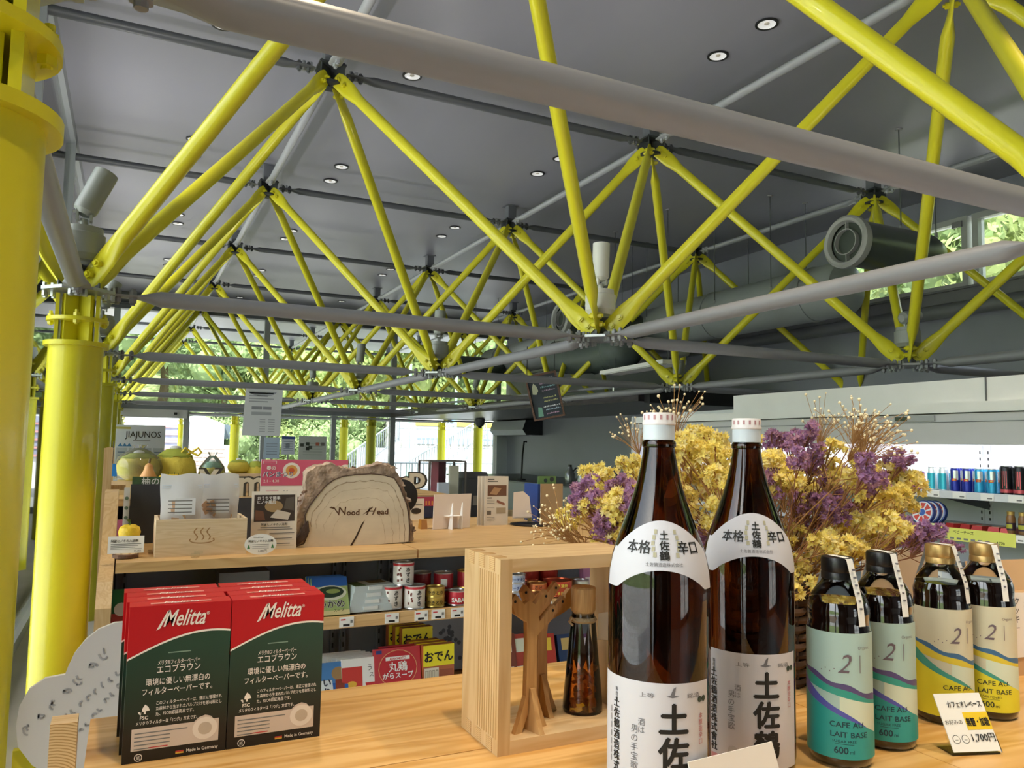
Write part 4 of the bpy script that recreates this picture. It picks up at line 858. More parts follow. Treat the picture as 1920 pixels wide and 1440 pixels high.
yuzu('yellow yuzu with a leafy stem behind the small price card', .268, 1.47, TZ+.045, .033)
# dark chalk panel standing at the back of the top board
x0 = PY(243, 960, 1.74).x; x1 = PY(577, 960, 1.74).x; z1 = PY(300, 908, 1.74).z
t = thing('dark_display_panel', 'plain dark slate panel standing behind the wooden bath box', 'panel', (x0, 1.74, TZ)); xm = PY(312, 960, 1.74).x-x0; zl = PY(470, 933, 1.74).z-TZ; MB().b2((0, 0, 0), (xm, .012, z1-TZ), SLATE).build('board', t, smooth=False); MB().b2((xm, 0, 0), (x1-x0, .012, zl), SLATE).build('lower_board', t, smooth=False)
for x in (.1, x1-x0-.1): q = MB(); q.b2((x, .012, 0), (x+.02, .04, .02), BLACK); q.build('foot', t, smooth=False)
# framed poster
xa_, xb_, _, zt_ = rectY(471, 921, 556, 1030, 1.45); w_ = xb_-xa_; h_ = zt_-TZ
t = thing('bath_poster', 'white framed photo card about cypress baths between box and log', 'poster', ((xa_+xb_)/2, 1.44, TZ)); yd = Vector((0, .06, 1)).normalized()
q = MB(); q.prism([(-w_/2, 0), (w_/2, 0), (w_/2, h_), (-w_/2, h_)], (0, .006, 0), XX, yd, .006, mat('cream card', '#e6e0d6', .6)); q.build('card', t, smooth=False)
q = MB(); o_ = Vector((0, -.0002, 0)); q.rect(-w_*.45, h_*.48, w_*.45, h_*.94, o_, XX, yd, C('#3a2f2a')); q.flat(disc(-w_*.02, h_*.74, w_*.2, h_*.1), o_, XX, yd, C('#a58a64'), .0006); q.flat([(-w_*.1, h_*.55), (w_*.3, h_*.5), (w_*.36, h_*.62), (w_*.05, h_*.68)], o_, XX, yd, C('#cfc6ba'), .0008); q.flat([(-w_*.42, h_*.5), (-w_*.2, h_*.5), (-w_*.25, h_*.66), (-w_*.42, h_*.68)], o_, XX, yd, C('#6d4a38'), .0007); q.flat([(w_*.2, h_*.7), (w_*.43, h_*.66), (w_*.43, h_*.9), (w_*.25, h_*.88)], o_, XX, yd, C('#59524c'), .0007); q.build('photo', t, smooth=False)
q = MB(); q.text('おうちで簡単', o_+yd*h_*.86-XX*w_*.38, XX, yd, h_*.065, WHITE, off=.0014, bold=.03); q.text('ヒノキ風呂', o_+yd*h_*.79-XX*w_*.38, XX, yd, h_*.065, WHITE, off=.0014, bold=.03); q.text('阿波ヒノキの入浴剤', o_+yd*h_*.41, XX, yd, h_*.05, INK, 'C', maxw=w_*.65, bold=.02)
for k, (a, b, v) in enumerate([(-.3, .35, .37), (-.36, .4, .335), (-.1, .45, .27), (-.05, .4, .18), (.05, .36, .09)]): q.rect(a*w_, h_*v, b*w_, h_*(v+.014), o_, XX, yd, INKG)
for v in (.25, .16, .06): q.rect(-w_*.1, h_*v, w_*.45, h_*(v+.004), o_, XX, yd, INKG)
q.build('lettering', t, smooth=False)
# oval handwritten tag
p = PZ(488, 1040, TZ); t = thing('oval_price_tag', 'white oval handwritten price tag in front of the photo card', 'sign', (p.x, p.y, TZ)); q = MB(); q.prism([(.05*math.cos(a), .033+.033*math.sin(a)) for a in [2*PI*k/32 for k in range(32)]], (0, 0, 0), XX, yd, .0015, PAPER); q.build('card', t, smooth=False)
q = MB(); o_ = Vector((0, -.0017, 0)); GRN = C('#3f7f4f'); q.text('阿波ヒノキの入浴剤', o_+yd*.04, XX, yd, .0085, INK, 'C', maxw=.08, bold=.02); q.text('Wood Head', o_+yd*.053-XX*.008, XX, yd, .006, INK, 'C'); q.text('1,485円', o_+yd*.009+XX*.006, XX, yd, .009, INK, 'C')
for k in range(3): q.rect(-.026, .032-k*.006, .026, .0332-k*.006, o_, XX, yd, INKG)
for s in (-1, 1): q.flat([(s*.037-.005, .02), (s*.037+.005, .02), (s*.037, .034)], o_, XX, yd, GRN)
q.build('lettering', t, smooth=False)
# ---- the log sign
cx = lambda a: (a-560)*.000395; cz = lambda b: (1180-b)*.000395
fp = [(30, 1180), (120, 1150), (155, 1060), (125, 980), (115, 900), (150, 820), (215, 730), (290, 640), (360, 590), (440, 560), (560, 545), (700, 538), (820, 550), (920, 578), (975, 660), (1010, 740), (1050, 830), (1070, 930), (1082, 1040), (1080, 1165), (800, 1178), (540, 1184), (300, 1180)]
fp = [(cx(a), max(0, cz(b))) for a, b in fp]
p = PZ(670, 1026, TZ); t = thing('log_sign', 'half-round log slab with rough bark, WoodHead burnt into its cut face', 'wooden sign', (p.x, 1.455, TZ), 0.0)
CUT = mat('log cut face', '#d6c8b2', .65, noise=.1, nscale=9, stretch=(1, 1, 1.6))
q = MB(); q.prism(fp[::1], (0, .012, 0), XX, ZZ, .012, CUT, BARK); q.build('cut_face', t, smooth=False)
bp = [(-5, 1180), (0, 1120), (20, 1050), (50, 960), (60, 880), (95, 790), (120, 690), (110, 610), (125, 530), (200, 470), (330, 445), (430, 480), (520, 500), (600, 478), (690, 470), (760, 452), (850, 448), (930, 480), (970, 545), (1010, 620), (1040, 700), (1075, 790), (1090, 880), (1100, 960), (1120, 1020), (1135, 1100), (1125, 1165), (900, 1180), (500, 1180)]
random.seed(5)
bp = [(cx(a), max(0, cz(b))) for a, b in bp]
# bark body: rough lofted rings going back
from mathutils import noise as NZ
dense = []
for (a, b), (c, d_) in zip(bp, bp[1:]+bp[:1]):
    k_ = max(1, int(math.hypot(c-a, d_-b)/.005))
    dense += [(a+(c-a)*i/k_, b+(d_-b)*i/k_) for i in range(k_)]
q = MB(); n = len(dense); rings = []; c0x = sum(a for a, b in dense)/n; NR = 16
for k in range(NR):
    f_ = k/(NR-1); yy = .008+.115*f_; s0 = 1.0-.09*f_**3+.02*math.sin(f_*5); ring = []
    for a, b in dense:
        v = Vector((a*28, yy*22, b*28)); dn = NZ.noise(v)*.011+NZ.noise(v*2.7)*.006+abs(NZ.noise(v*1.4+Vector((7, 3, 1))))*-.008
        if k == 0: dn *= .4
        ln = math.hypot(a-c0x, b)+1e-6; g = 1 if b > .004 else 0
        ring.append((c0x+(a-c0x)*s0+(a-c0x)/ln*dn, yy, max(0, b*s0+b/ln*dn) if g else 0))
    rings.append(ring)
vs = [v for r in rings for v in r]; fs = [(k*n+i, (k+1)*n+i, (k+1)*n+(i+1) % n, k*n+(i+1) % n) for k in range(NR-1) for i in range(n)] + [tuple(range((NR-1)*n, NR*n)), tuple(range(n-1, -1, -1))]
BARKT = mat('pale bark', '#ab9482', .9, noise=.5, nscale=26, bump=1.0, bscale=60)
q.add(vs, fs, BARKT); q.build('bark', t, ang=.35); n = len(bp)
# flakes of bark along the top, dark inner bark line, roots at the lower left
for k in range(46):
    i = random.randint(5, 26); j = (i+1) % n; s_ = random.random(); a = bp[i][0]*(1-s_)+bp[j][0]*s_; b = bp[i][1]*(1-s_)+bp[j][1]*s_
    if b < .03: continue
    q = MB(); q.box((a*.99, random.uniform(.0, .09), b*.99), (random.uniform(.01, .026), random.uniform(.012, .03), random.uniform(.003, .008)), BARKT if k % 3 else BARK, Matrix.Rotation(random.uniform(-.6, .6), 3, 'Y') @ Matrix.Rotation(random.uniform(-.4, .4), 3, 'Z')); q.build('bark_flake', t, smooth=False)
q = MB(); DKB = mat('inner bark', '#4a382e', .85, noise=.3, nscale=40)
q.tube([(x, -.001, z) for x, z in fp[3:20]], .0022, DKB, 6); 
for k in range(7): q.tube([(cx(140)-.004*k*.8, .0, cz(950)-k*.004), (cx(150)-.006*k*.7, -.004, cz(1040)), (cx(110)-.004*k, -.003, cz(1110)), (cx(60)-.002*k, .0, cz(1150))], .0035, DKB, 6)
q.build('inner_bark_line', t)
q = MB(); o_ = Vector((0, 0, 0)); DK = mat('crack', '#3a2a20', .9)
q.flat([(cx(525), cz(1180)), (cx(545), cz(1180)), (cx(585), cz(1110)), (cx(640), cz(990)), (cx(655), cz(950)), (cx(625), cz(990)), (cx(570), cz(1105))], o_, XX, ZZ, DK, .0006)
ST_ = mat('grain stain', '#a08a70', .8); ST2 = mat('grain stain pale', '#b7a388', .8)
for sc_r, wd, mt_ in ((.90, .0016, ST_), (.80, .0008, ST2), (.66, .0007, ST2), (.5, .0006, ST2)):
    ring = []
    for i_ in range(3, 20):
        (ax, az_), (bx_2, bz) = fp[i_], fp[min(i_+1, 19)]
        for f_ in (0, .25, .5, .75):
            x_, z_ = ax+(bx_2-ax)*f_, az_+(bz-az_)*f_; j_ = 1+.035*NZ.noise(Vector((x_*40, z_*40, sc_r*9))); ring.append((.02+(x_-.02)*sc_r*j_, z_*sc_r*j_))
    for g_, h_ in zip(ring[:-1], ring[1:]):
        dx, dz = h_[0]-g_[0], h_[1]-g_[1]; L_ = math.hypot(dx, dz)+1e-6; w2 = wd*(.4+abs(NZ.noise(Vector((g_[0]*60, g_[1]*60, 2))))*1.6); nx_, nz_ = -dz/L_*w2, dx/L_*w2
        q.flat([(g_[0]-nx_, g_[1]-nz_), (h_[0]-nx_, h_[1]-nz_), (h_[0]+nx_, h_[1]+nz_), (g_[0]+nx_, g_[1]+nz_)], o_, XX, ZZ, mt_, .0005)
q.build('cracks', t, smooth=False)
q = MB(); BRN = mat('burnt brown', '#5b3d2a', .8); q.text('W', (cx(360), 0, cz(908)), XX, ZZ, .043, BRN, bold=.005, shear=-.3, sx=1.05); q.text('ood', (cx(485), 0, cz(908)), XX, ZZ, .028, BRN, bold=.03, sx=1.05); q.text('H', (cx(665), 0, cz(908)), XX, ZZ, .036, BRN, bold=.005, shear=.35, sx=1.25); q.text('ead', (cx(765), 0, cz(908)), XX, ZZ, .028, BRN, bold=.03, sx=1.1)
q.flat([(cx(325), cz(838)), (cx(350), cz(828)), (cx(395), cz(860)), (cx(375), cz(852))], o_, XX, ZZ, BRN, .0006); q.flat([(cx(630), cz(908)), (cx(665), cz(880)), (cx(720), cz(836)), (cx(730), cz(840)), (cx(680), cz(884))], o_, XX, ZZ, BRN, .0006); q.build('burnt_lettering', t, smooth=False)
# ---- right part of the gondola top
BK = mat('board back', '#d6c7bb', .7)
p = PZ(848, 991, TZ); t = thing('easel_board', 'tilted pale board seen from behind with a folding card stand', 'display board', (p.x, p.y, TZ), .18)
yd = Vector((0, .25, 1)).normalized(); q = MB(); q.prism([(-.1, 0), (.088, 0), (.118, .15), (-.075, .15)], (0, 0, 0), XX, yd, .004, BK); q.build('board', t, smooth=False)
for x in (-.025, .025): q = MB(); q.prism([(0, 0), (.035, 0), (.006, .11), (0, .115)], (x, -.04, 0), YY, ZZ, .002, WHITE); q.build('stand_leg', t, smooth=False)
q = MB(); q.b2((-.04, -.036, .055), (.03, .006, .057), WHITE); q.build('stand_shelf', t, smooth=False)
t = thing('yellow_candy_pack', 'small amber pack beside the tilted board', 'packet', (p.x-.125, p.y+.03, TZ)); MB().box((0, 0, .02), (.03, .04, .04), mat('amber', '#a8742c', .3), taper=.8).build('pack', t)
x0, x1, _, z1 = rectY(907, 893, 951, 985, 1.96); w_ = x1-x0; h_ = z1-TZ
for k in range(3):
    t = thing('brochure', 'upright printed brochure, %s of the three standing together' % ['front', 'middle', 'rear'][k], 'brochure', (x0-.012*k, 1.95+.012*k, TZ), 0, 'standing brochures'); q = MB(); q.prism([(0, 0), (w_, 0), (w_, h_), (0, h_)], (0, .004, 0), XX, ZZ, .004, mat('brochure paper', '#d9d2c6', .6)); q.build('sheet', t, smooth=False)
    if k == 0:
        q = MB(); o_ = Vector((0, -.0002, 0)); q.rect(w_*.12, h_*.6, w_*.92, h_*.82, o_, XX, ZZ, C('#6d4a34')); q.flat([(w_*.2, h_*.64), (w_*.5, h_*.62), (w_*.7, h_*.75), (w_*.4, h_*.78)], o_, XX, ZZ, C('#b08a64'), .0006); q.flat([(w_*.5, h_*.47), (w_*.85, h_*.4), (w_*.85, h_*.45), (w_*.52, h_*.52)], o_, XX, ZZ, C('#8a5a44')); q.rect(w_*.5, h_*.24, w_*.9, h_*.36, o_, XX, ZZ, C('#a8977c')); q.rect(w_*.1, h_*.22, w_*.28, h_*.30, o_, XX, ZZ, C('#6a6258')); q.build('photos', t, smooth=False)
        q = MB(); q.rect(w_*.12, h_*.93, w_*.4, h_*.95, o_, XX, ZZ, INK); q.rect(w_*.12, h_*.89, w_*.55, h_*.905, o_, XX, ZZ, INK); q.rect(w_*.1, h_*.55, w_*.3, h_*.57, o_, XX, ZZ, INK)
        for v in (.51, .48, .45, .36, .33, .16, .13, .10): q.rect(w_*.1, h_*v, w_*.42, h_*(v+.008), o_, XX, ZZ, INKG)
        q.build('lettering', t, smooth=False)
p = PZ(978, 984, TZ); t = thing('pale_card_stand', 'small pale paper stand right of the brochures', 'display stand', (p.x, p.y, TZ)); q = MB(); q.prism([(-.045, .03), (.055, .03), (.05, .13), (.02, .155), (-.03, .15)], (0, 0, 0), XX, Vector((0, .2, 1)), .003, BK); q.build('card', t, smooth=False); q = MB(); q.b2((-.035, -.02, 0), (.045, .03, .035), THIN); q.build('acrylic_foot', t, smooth=False)
p = PZ(953, 982, TZ); t = thing('bottle_dark_top', 'slim clear bottle with a black top behind the brochures', 'bottle', (p.x+.01, p.y+.1, TZ)); MB().lathe([(.02, 0), (.022, .005), (.02, .09), (.009, .1), (.009, .12)], THIN, n=18).build('body', t); MB().cyl((0, 0, .1), (0, 0, .16), .016, BLACK, n=14).build('cap', t); MB().cyl((0, 0, .002), (0, 0, .07), .018, mat('pale green liquid', '#c5d08a', .3), n=14).build('liquid', t)
x0, x1, _, z1 = rectY(1014, 907, 1055, 978, 2.02); t = thing('brown_clipboard', 'brown cardboard board standing upright on the counter', 'board', ((x0+x1)/2, 2.02, TZ)); MB().b2((-(x1-x0)/2, 0, 0), ((x1-x0)/2, .006, z1-TZ), mat('cardboard', '#a48a68', .8, noise=.06)).build('board', t, smooth=False)
t = thing('blue_book', 'thin blue book standing behind the brown board', 'book', (x0-.01, 2.035, TZ)); q = MB(); q.b2((0, 0, 0), (.014, .14, z1-TZ-.002), mat('blue cover', '#27448a', .5)); q.build('cover', t, smooth=False)
t = thing('green_folder', 'green printed folder standing behind the brown board', 'folder', (x0+.006, 2.06, TZ)); q = MB(); q.b2((0, 0, 0), (.1, .006, z1-TZ+.035), mat('green cover', '#5f7f48', .5)); q.build('cover', t, smooth=False); q = MB(); q.flat(disc(.075, z1-TZ+.02, .012), (0, -.0003, 0), XX, ZZ, C('#2b2f2a')); q.flat(disc(.04, z1-TZ+.014, .01), (0, -.0003, 0), XX, ZZ, C('#20302a')); q.build('print', t, smooth=False)
p = PZ(1000, 985, TZ); t = thing('small_dark_tray', 'thin dark tray edge lying in front of the brown board', 'tray', (p.x, p.y+.02, TZ)); MB().lathe([(.09, 0), (.1, .006), (.094, .006), (.088, .003)], BLACK, n=28, cap=True).build('tray', t)

# ================================================================== display counter and register counter behind the gondola
CW = wood('counter wood', '#c9a878', '#a98756', 'X', 1.5, .5); CZ = 1.2
t = thing('display_counter', 'wooden display counter behind the gondola carrying yuzu plush and letters', 'counter', (0, 0, 0))
MB().b2((.17, 2.42, CZ-.03), (1.75, 3.45, CZ), CW).build('top_board', t, smooth=False)
for x in (.17, .95, 1.71): MB().b2((x, 2.46, 0), (x+.04, 3.42, CZ-.03), CW).build('side_panel', t, smooth=False)
MB().b2((.21, 3.38, .05), (1.71, 3.40, CZ-.03), SLATE).build('back_panel', t, smooth=False)
MB().b2((.21, 2.5, .6), (1.71, 3.38, .63), CW).build('shelf_board', t, smooth=False)
# letters "Yama Shop"
LET = mat('letter face', '#cfc9b8', .6); LED = mat('letter edge', '#3c3a34', .6)
chs = [('Y', 372, 425), ('a', 413, 450), ('m', 448, 500), ('a', 505, 540), ('S', 590, 630), ('h', 632, 668), ('o', 672, 708)]
chs = [('Y', 370, 412), ('a', 410, 446), ('m', 447, 497), ('a', 500, 536), ('S', 590, 630), ('h', 640, 676), ('o', 745, 776), ('p', 766, 797)]
for ch, u0, u1 in chs:
    Yl = 2.50; x0 = PY(u0, 905, Yl).x; x1 = PY(u1, 905, Yl).x; zc = PY(u0, 880, Yl).z; big = ch in 'YSh'
    t = thing('shop_letter', 'large pale wooden letter %s of the shop name' % ch if ch != 'a' else 'large pale wooden letter a, %s one in the shop name' % ('first' if u0 < 450 else 'second'), 'letter', (x0, Yl, CZ), 0, 'wooden shop letters')
    vs, fs, w = glyphs(ch, .03); hs = (zc-CZ)/.72 if big else (PY(u0, 891, Yl).z-CZ)/.56
    if ch == 'p': hs = (PY(u0, 884, Yl).z-CZ)/.75
    sx = (x1-x0)/w; dz = (.21*hs if ch == 'p' else .0)
    for off, bold, mt, nm in ((.0, .055, LED, 'letter_body'), (-.013, .02, LET, 'letter_face')):
        c = bpy.data.curves.new('l', 'FONT'); c.body = ch; c.size = 1; c.offset = bold; c.extrude = .012/max(hs, .01) if nm == 'letter_body' else .0005; c.resolution_u = 3
        o = bpy.data.objects.new('l', c); me = bpy.data.meshes.new_from_object(o); bpy.data.objects.remove(o)
        xs = [v.co.x for v in me.vertices]; xm = min(xs)
        q = MB(); q.add([((v.co.x-xm)*sx-(bold-.02)*sx*.0, off+v.co.z*-hs*1.0, v.co.y*hs+dz+.004) for v in me.vertices], [list(f.vertices)[::-1] for f in me.polygons], mt); q.build(nm, t, smooth=False); bpy.data.meshes.remove(me)
# yuzu plush cushions with leafy caps
PLU = mat('plush yellow', '#dccb55', .9, noise=.1, nscale=14, bump=.4, bscale=60); PLG = mat('plush green', '#a8b24a', .9, noise=.15, nscale=14); CLR = pane('clear wrap', (.93, .96, .95, 1), haze=.12)
def plush(label, u, v0, v1, Y, wpx, base=None, wrap=False, capm=PLG):
    pb = PY(u, v1, Y); pt_ = PY(u, v0, Y); dep = (pb-CAM).dot(FW); r = wpx/2*dep/FPX; z = CZ if base is None else base; h = pt_.z-z
    t = thing('yuzu_plush', label, 'plush', (pb.x, Y, z), 0, 'yuzu shaped plush cushions')
    pr = [(.001, 0), (r*.55, h*.01), (r*.9, h*.2), (r, h*.45), (r*.93, h*.68), (r*.72, h*.87), (r*.35, h*.97), (.001, h*.94)]
    MB().lathe(pr, PLU, n=28, cap=False).build('body', t)
    q = MB(); n = 30
    ring0 = [(r*.78*math.cos(2*PI*k/n)*(1.02), r*.78*math.sin(2*PI*k/n)*1.02, h*(.84-.10*(k % 5 == 0)-.05*(k % 5 in (1, 4)))) for k in range(n)]
    ring1 = [(r*.4*math.cos(2*PI*k/n), r*.4*math.sin(2*PI*k/n), h*1.0) for k in range(n)]
    ring2 = [(r*.78*math.cos(2*PI*k/n)*1.0, r*.78*math.sin(2*PI*k/n)*1.0, h*.86) for k in range(n)]
    q.add(ring0+ring2+ring1+[(0, 0, h*1.02)], [(k, (k+1) % n, n+(k+1) % n, n+k) for k in range(n)]+[(n+k, n+(k+1) % n, 2*n+(k+1) % n, 2*n+k) for k in range(n)]+[(2*n+k, 2*n+(k+1) % n, 3*n) for k in range(n)], capm); q.build('leaf_cap', t)
    MB().sphere((0, 0, h*1.02), r*.26, mat('white cap', '#e2e4e2', .7), 14, 8, (1, 1, .5)).build('white_flower', t)
    if wrap:
        q = MB(); q.lathe([(r*1.03, h*.05), (r*1.12, h*.5), (r*.95, h*.85), (r*.5, h*1.1), (r*.25, h*1.2), (r*.4, h*1.32)], CLR, n=18, cap=False); q.build('clear_wrap', t)
    return t
t = thing('pale_riser_box', 'pale cardboard riser under the leftmost yuzu plush', 'box', (PY(250, 930, 2.75).x+.03, 2.70, CZ)); zr = PY(255, 902, 2.7).z; MB().b2((-.1, 0, 0), (.1, .16, zr-CZ), mat('kraft pale', '#cdb98c', .8)).build('box', t, smooth=False); MB().b2((-.101, -.001, zr-CZ-.03), (.101, .161, zr-CZ+.001), mat('kraft lid', '#d6c498', .8)).build('lid', t, smooth=False)
plush('leftmost yuzu plush in clear wrap on the pale riser', 258, 850, 902, 2.78, 76, zr, True)
tp = plush('tallest yuzu plush, tied with a yellow ribbon', 325, 842, 925, 2.85, 78)
q = MB(); hz_ = PY(325, 842, 2.85).z-CZ; RB = mat('ribbon yellow', '#e8d23a', .4)
for s_ in (-1, 1): q.tube([(.07, -.04, hz_*.93), (.07+s_*.03, -.05, hz_*.93+.022), (.07+s_*.045, -.05, hz_*.93), (.07+s_*.03, -.05, hz_*.93-.015), (.07, -.04, hz_*.93)], .006, RB, 6)
q.build('ribbon_bow', tp)
plush('small yuzu plush with a green net cap beside the letter Y', 396, 866, 915, 2.8, 46, None, True, mat('net green', '#7fae96', .8))
plush('yuzu plush on a wooden block left of the letter m', 446, 862, 900, 2.9, 40, PY(446, 887, 2.9).z)
plush('rightmost yuzu plush next to the pink bread poster', 478, 865, 905, 2.9, 38)
t = thing('wood_block', 'low pale wooden block under a yuzu plush', 'block', (PY(452, 890, 2.9).x, 2.8, CZ)); MB().b2((-.08, 0, 0), (.09, .2, PY(446, 887, 2.9).z-CZ), BOXW).build('block', t, smooth=False)
t = thing('butternut_squash', 'upright tan butternut squash in front of the left plush', 'squash', (PY(278, 890, 2.62).x, 2.6, CZ)); zq = PY(278, 868, 2.62).z-CZ
MB().lathe([(.002, 0), (.03, .004), (.045, .04), (.042, .075), (.024, .11), (.02, zq*.8), (.016, zq*.93), (.004, zq)], mat('squash skin', '#cf9a62', .5, noise=.08), n=22, cap=False).build('fruit', t); MB().cyl((0, 0, zq-.004), (.004, 0, zq+.02), .005, mat('stalk', '#6a5a3a', .8), n=7).build('stalk', t)
for k, (u, d) in enumerate([(308, 0), (322, .03), (333, -.02), (316, .06), (328, .08)]): yuzu('yellow lemon-like yuzu in the bowl below the tall plush, %s from left' % ORD[k], PY(u, 900, 2.55).x, 2.53+d, PY(u, 907, 2.55).z, .028, 'yuzu in front of the plush', False)
t = thing('fruit_bowl', 'dark bowl edge holding yellow yuzu behind the slate panel', 'bowl', (PY(320, 905, 2.56).x, 2.56, CZ)); zb_ = PY(320, 905, 2.55).z-CZ; MB().lathe([(.04, 0), (.06, .004), (.085, zb_+.01), (.08, zb_+.01), (.05, zb_-.005), (.002, zb_-.005)], BLACK, n=24).build('bowl', t)
# JIAJUNOS poster board and boxes below it
x0, x1, z0, z1 = rectY(216, 797, 309, 862, 3.3); t = thing('product_poster', 'white poster board with JIAJUNOS lettering by the left columns', 'poster', (x0, 3.3, CZ)); w_ = x1-x0; h_ = z1-CZ
MB().b2((0, 0, 0), (w_, .006, h_), mat('poster pale', '#c9d2dc', .6)).build('board', t, smooth=False); q = MB(); o_ = Vector((0, -.0003, 0)); hp = z1-z0
q.text('JIAJUNOS', o_+ZZ*(h_-hp*.36)+XX*w_*.55, XX, ZZ, hp*.26, INK, 'C', maxw=w_*.72); q.rect(w_*.35, h_-hp*.46, w_*.7, h_-hp*.44, o_, XX, ZZ, INKG); q.rect(w_*.0, h_-hp*.12, w_*.3, h_-hp*.06, o_, XX, ZZ, C('#b8b36a'))
for k in range(3): q.flat([(w_*(.05+.09*k), h_-hp*.62), (w_*(.15+.09*k), h_-hp*.62), (w_*(.1+.09*k), h_-hp*.52)], o_, XX, ZZ, C('#3f78a8'))
for k in range(4): q.rect(w_*(.03+.245*k), h_-hp*1.0, w_*(.24+.245*k), h_-hp*.66, o_, XX, ZZ, C('#aab6c0')); q.rect(w_*(.06+.245*k), h_-hp*.8, w_*(.2+.245*k), h_-hp*.77, o_, XX, ZZ, C('#5d6f86'), .0008); q.rect(w_*(.06+.245*k), h_-hp*.9, w_*(.2+.245*k), h_-hp*.88, o_, XX, ZZ, C('#7d8aa0'), .0008)
q.build('print', t, smooth=False)
# green banner card, white strip tags, blue tag at the left
x0, x1, z0, z1 = rectY(248, 893, 305, 908, 1.79); t = thing('green_photo_card', 'green photo card with white lettering rising behind the slate panel', 'poster', (x0, 1.755, TZ)); h_ = z1-TZ; w_ = x1-x0; MB().b2((0, 0, 0), (w_, .004, h_), mat('green photo', '#3f5b3a', .5, noise=.5, nscale=18)).build('card', t, smooth=False); q = MB(); q.text('柚の', (.03, 0, h_-.028), XX, ZZ, .03, WHITE, bold=.03); q.build('lettering', t, smooth=False)
x0, x1, z0, z1 = rectY(231, 912, 242, 1000, 1.85); t = thing('hanging_strip_tag', 'narrow white strip of round pictures left of the slate panel', 'tag', (x0, 1.78, TZ-.03+.03)); MB().b2((0, 0, 0), (x1-x0, .003, z1-TZ), PAPER).build('strip', t, smooth=False); q = MB()
for k in range(5): q.flat(disc((x1-x0)/2, .02+k*.034, .006), (0, -.0003, 0), XX, ZZ, C('#6f8a78')); 
q.build('print', t, smooth=False)
# pink bread poster
x0, x1, z0, z1 = rectY(489, 862, 652, 929, 2.15); t = thing('pink_bread_poster', 'pink spring bread festival poster behind the log', 'poster', (x0, 2.15, CZ-.11)); h_ = z1-(CZ-.11); w_ = x1-x0; hp = z1-z0
MB().b2((0, 0, 0), (w_, .005, h_), WHITE).build('board', t, smooth=False); q = MB(); o_ = Vector((0, -.0003, 0)); q.rect(0, h_-hp*.72, w_, h_, o_, XX, ZZ, C('#cf5f80'))
for cx_, cy_ in ((.34, .3), (.78, .62), (.97, .35)): 
    q.flat([(min(w_, a), b) for a, b in disc(w_*cx_, h_-hp*cy_, hp*.24, hp*.22)], o_, XX, ZZ, C('#e9e6e2'), .0007); q.flat([(min(w_, a), b) for a, b in disc(w_*cx_, h_-hp*cy_, hp*.16, hp*.15)], o_, XX, ZZ, C('#d9a45c'), .001); q.flat([(min(w_, a), b) for a, b in disc(w_*cx_, h_-hp*cy_, hp*.08, hp*.07)], o_, XX, ZZ, C('#c8603c'), .0012)
q.build('print', t, smooth=False); q = MB(); q.text('春の', o_+ZZ*(h_-hp*.28)+XX*w_*.06, XX, ZZ, hp*.13, WHITE, off=.001, bold=.03); q.text('パンまつり', o_+ZZ*(h_-hp*.47)+XX*w_*.02, XX, ZZ, hp*.17, WHITE, off=.0009, bold=.09); q.text('パンまつり', o_+ZZ*(h_-hp*.47)+XX*w_*.025, XX, ZZ, hp*.17, C('#3a4a8a'), off=.0012, bold=.01); q.text('2.1 - 4.30', o_+ZZ*(h_-hp*.63)+XX*w_*.03, XX, ZZ, hp*.11, WHITE, off=.001); q.rect(w_*.02, h_-hp*.12, w_*.17, h_-hp*.04, o_, XX, ZZ, WHITE, .0008); q.rect(w_*.025, h_-hp*.115, w_*.165, h_-hp*.045, o_, XX, ZZ, C('#cf5f80'), .001)
q.text('かな', o_+ZZ*(h_-hp*.96)+XX*w_*.48, XX, ZZ, hp*.17, C('#3a3f6a'), off=.001, bold=.02); q.text('22', o_+ZZ*(h_-hp*.98)+XX*w_*.25, XX, ZZ, hp*.17, C('#3a3f6a'), off=.001, bold=.02); q.rect(w_*.06, h_-hp*.98, w_*.2, h_-hp*.86, o_, XX, ZZ, C('#c9687a'), .0008); q.build('lettering', t, smooth=False)
q = MB(); q.b2((w_*.1, .005, 0), (w_*.9, .06, .02), BLACK); q.build('foot', t, smooth=False)
GONp = thing('low_counter', 'low dark counter directly behind the gondola top', 'counter', (0, 0, 0)); MB().b2((.24, 1.86, CZ-.14), (1.15, 2.4, CZ-.11), CW).build('top_board', GONp, smooth=False); MB().b2((.26, 1.88, 0), (1.13, 2.38, CZ-.14), SLATE).build('body', GONp, smooth=False)
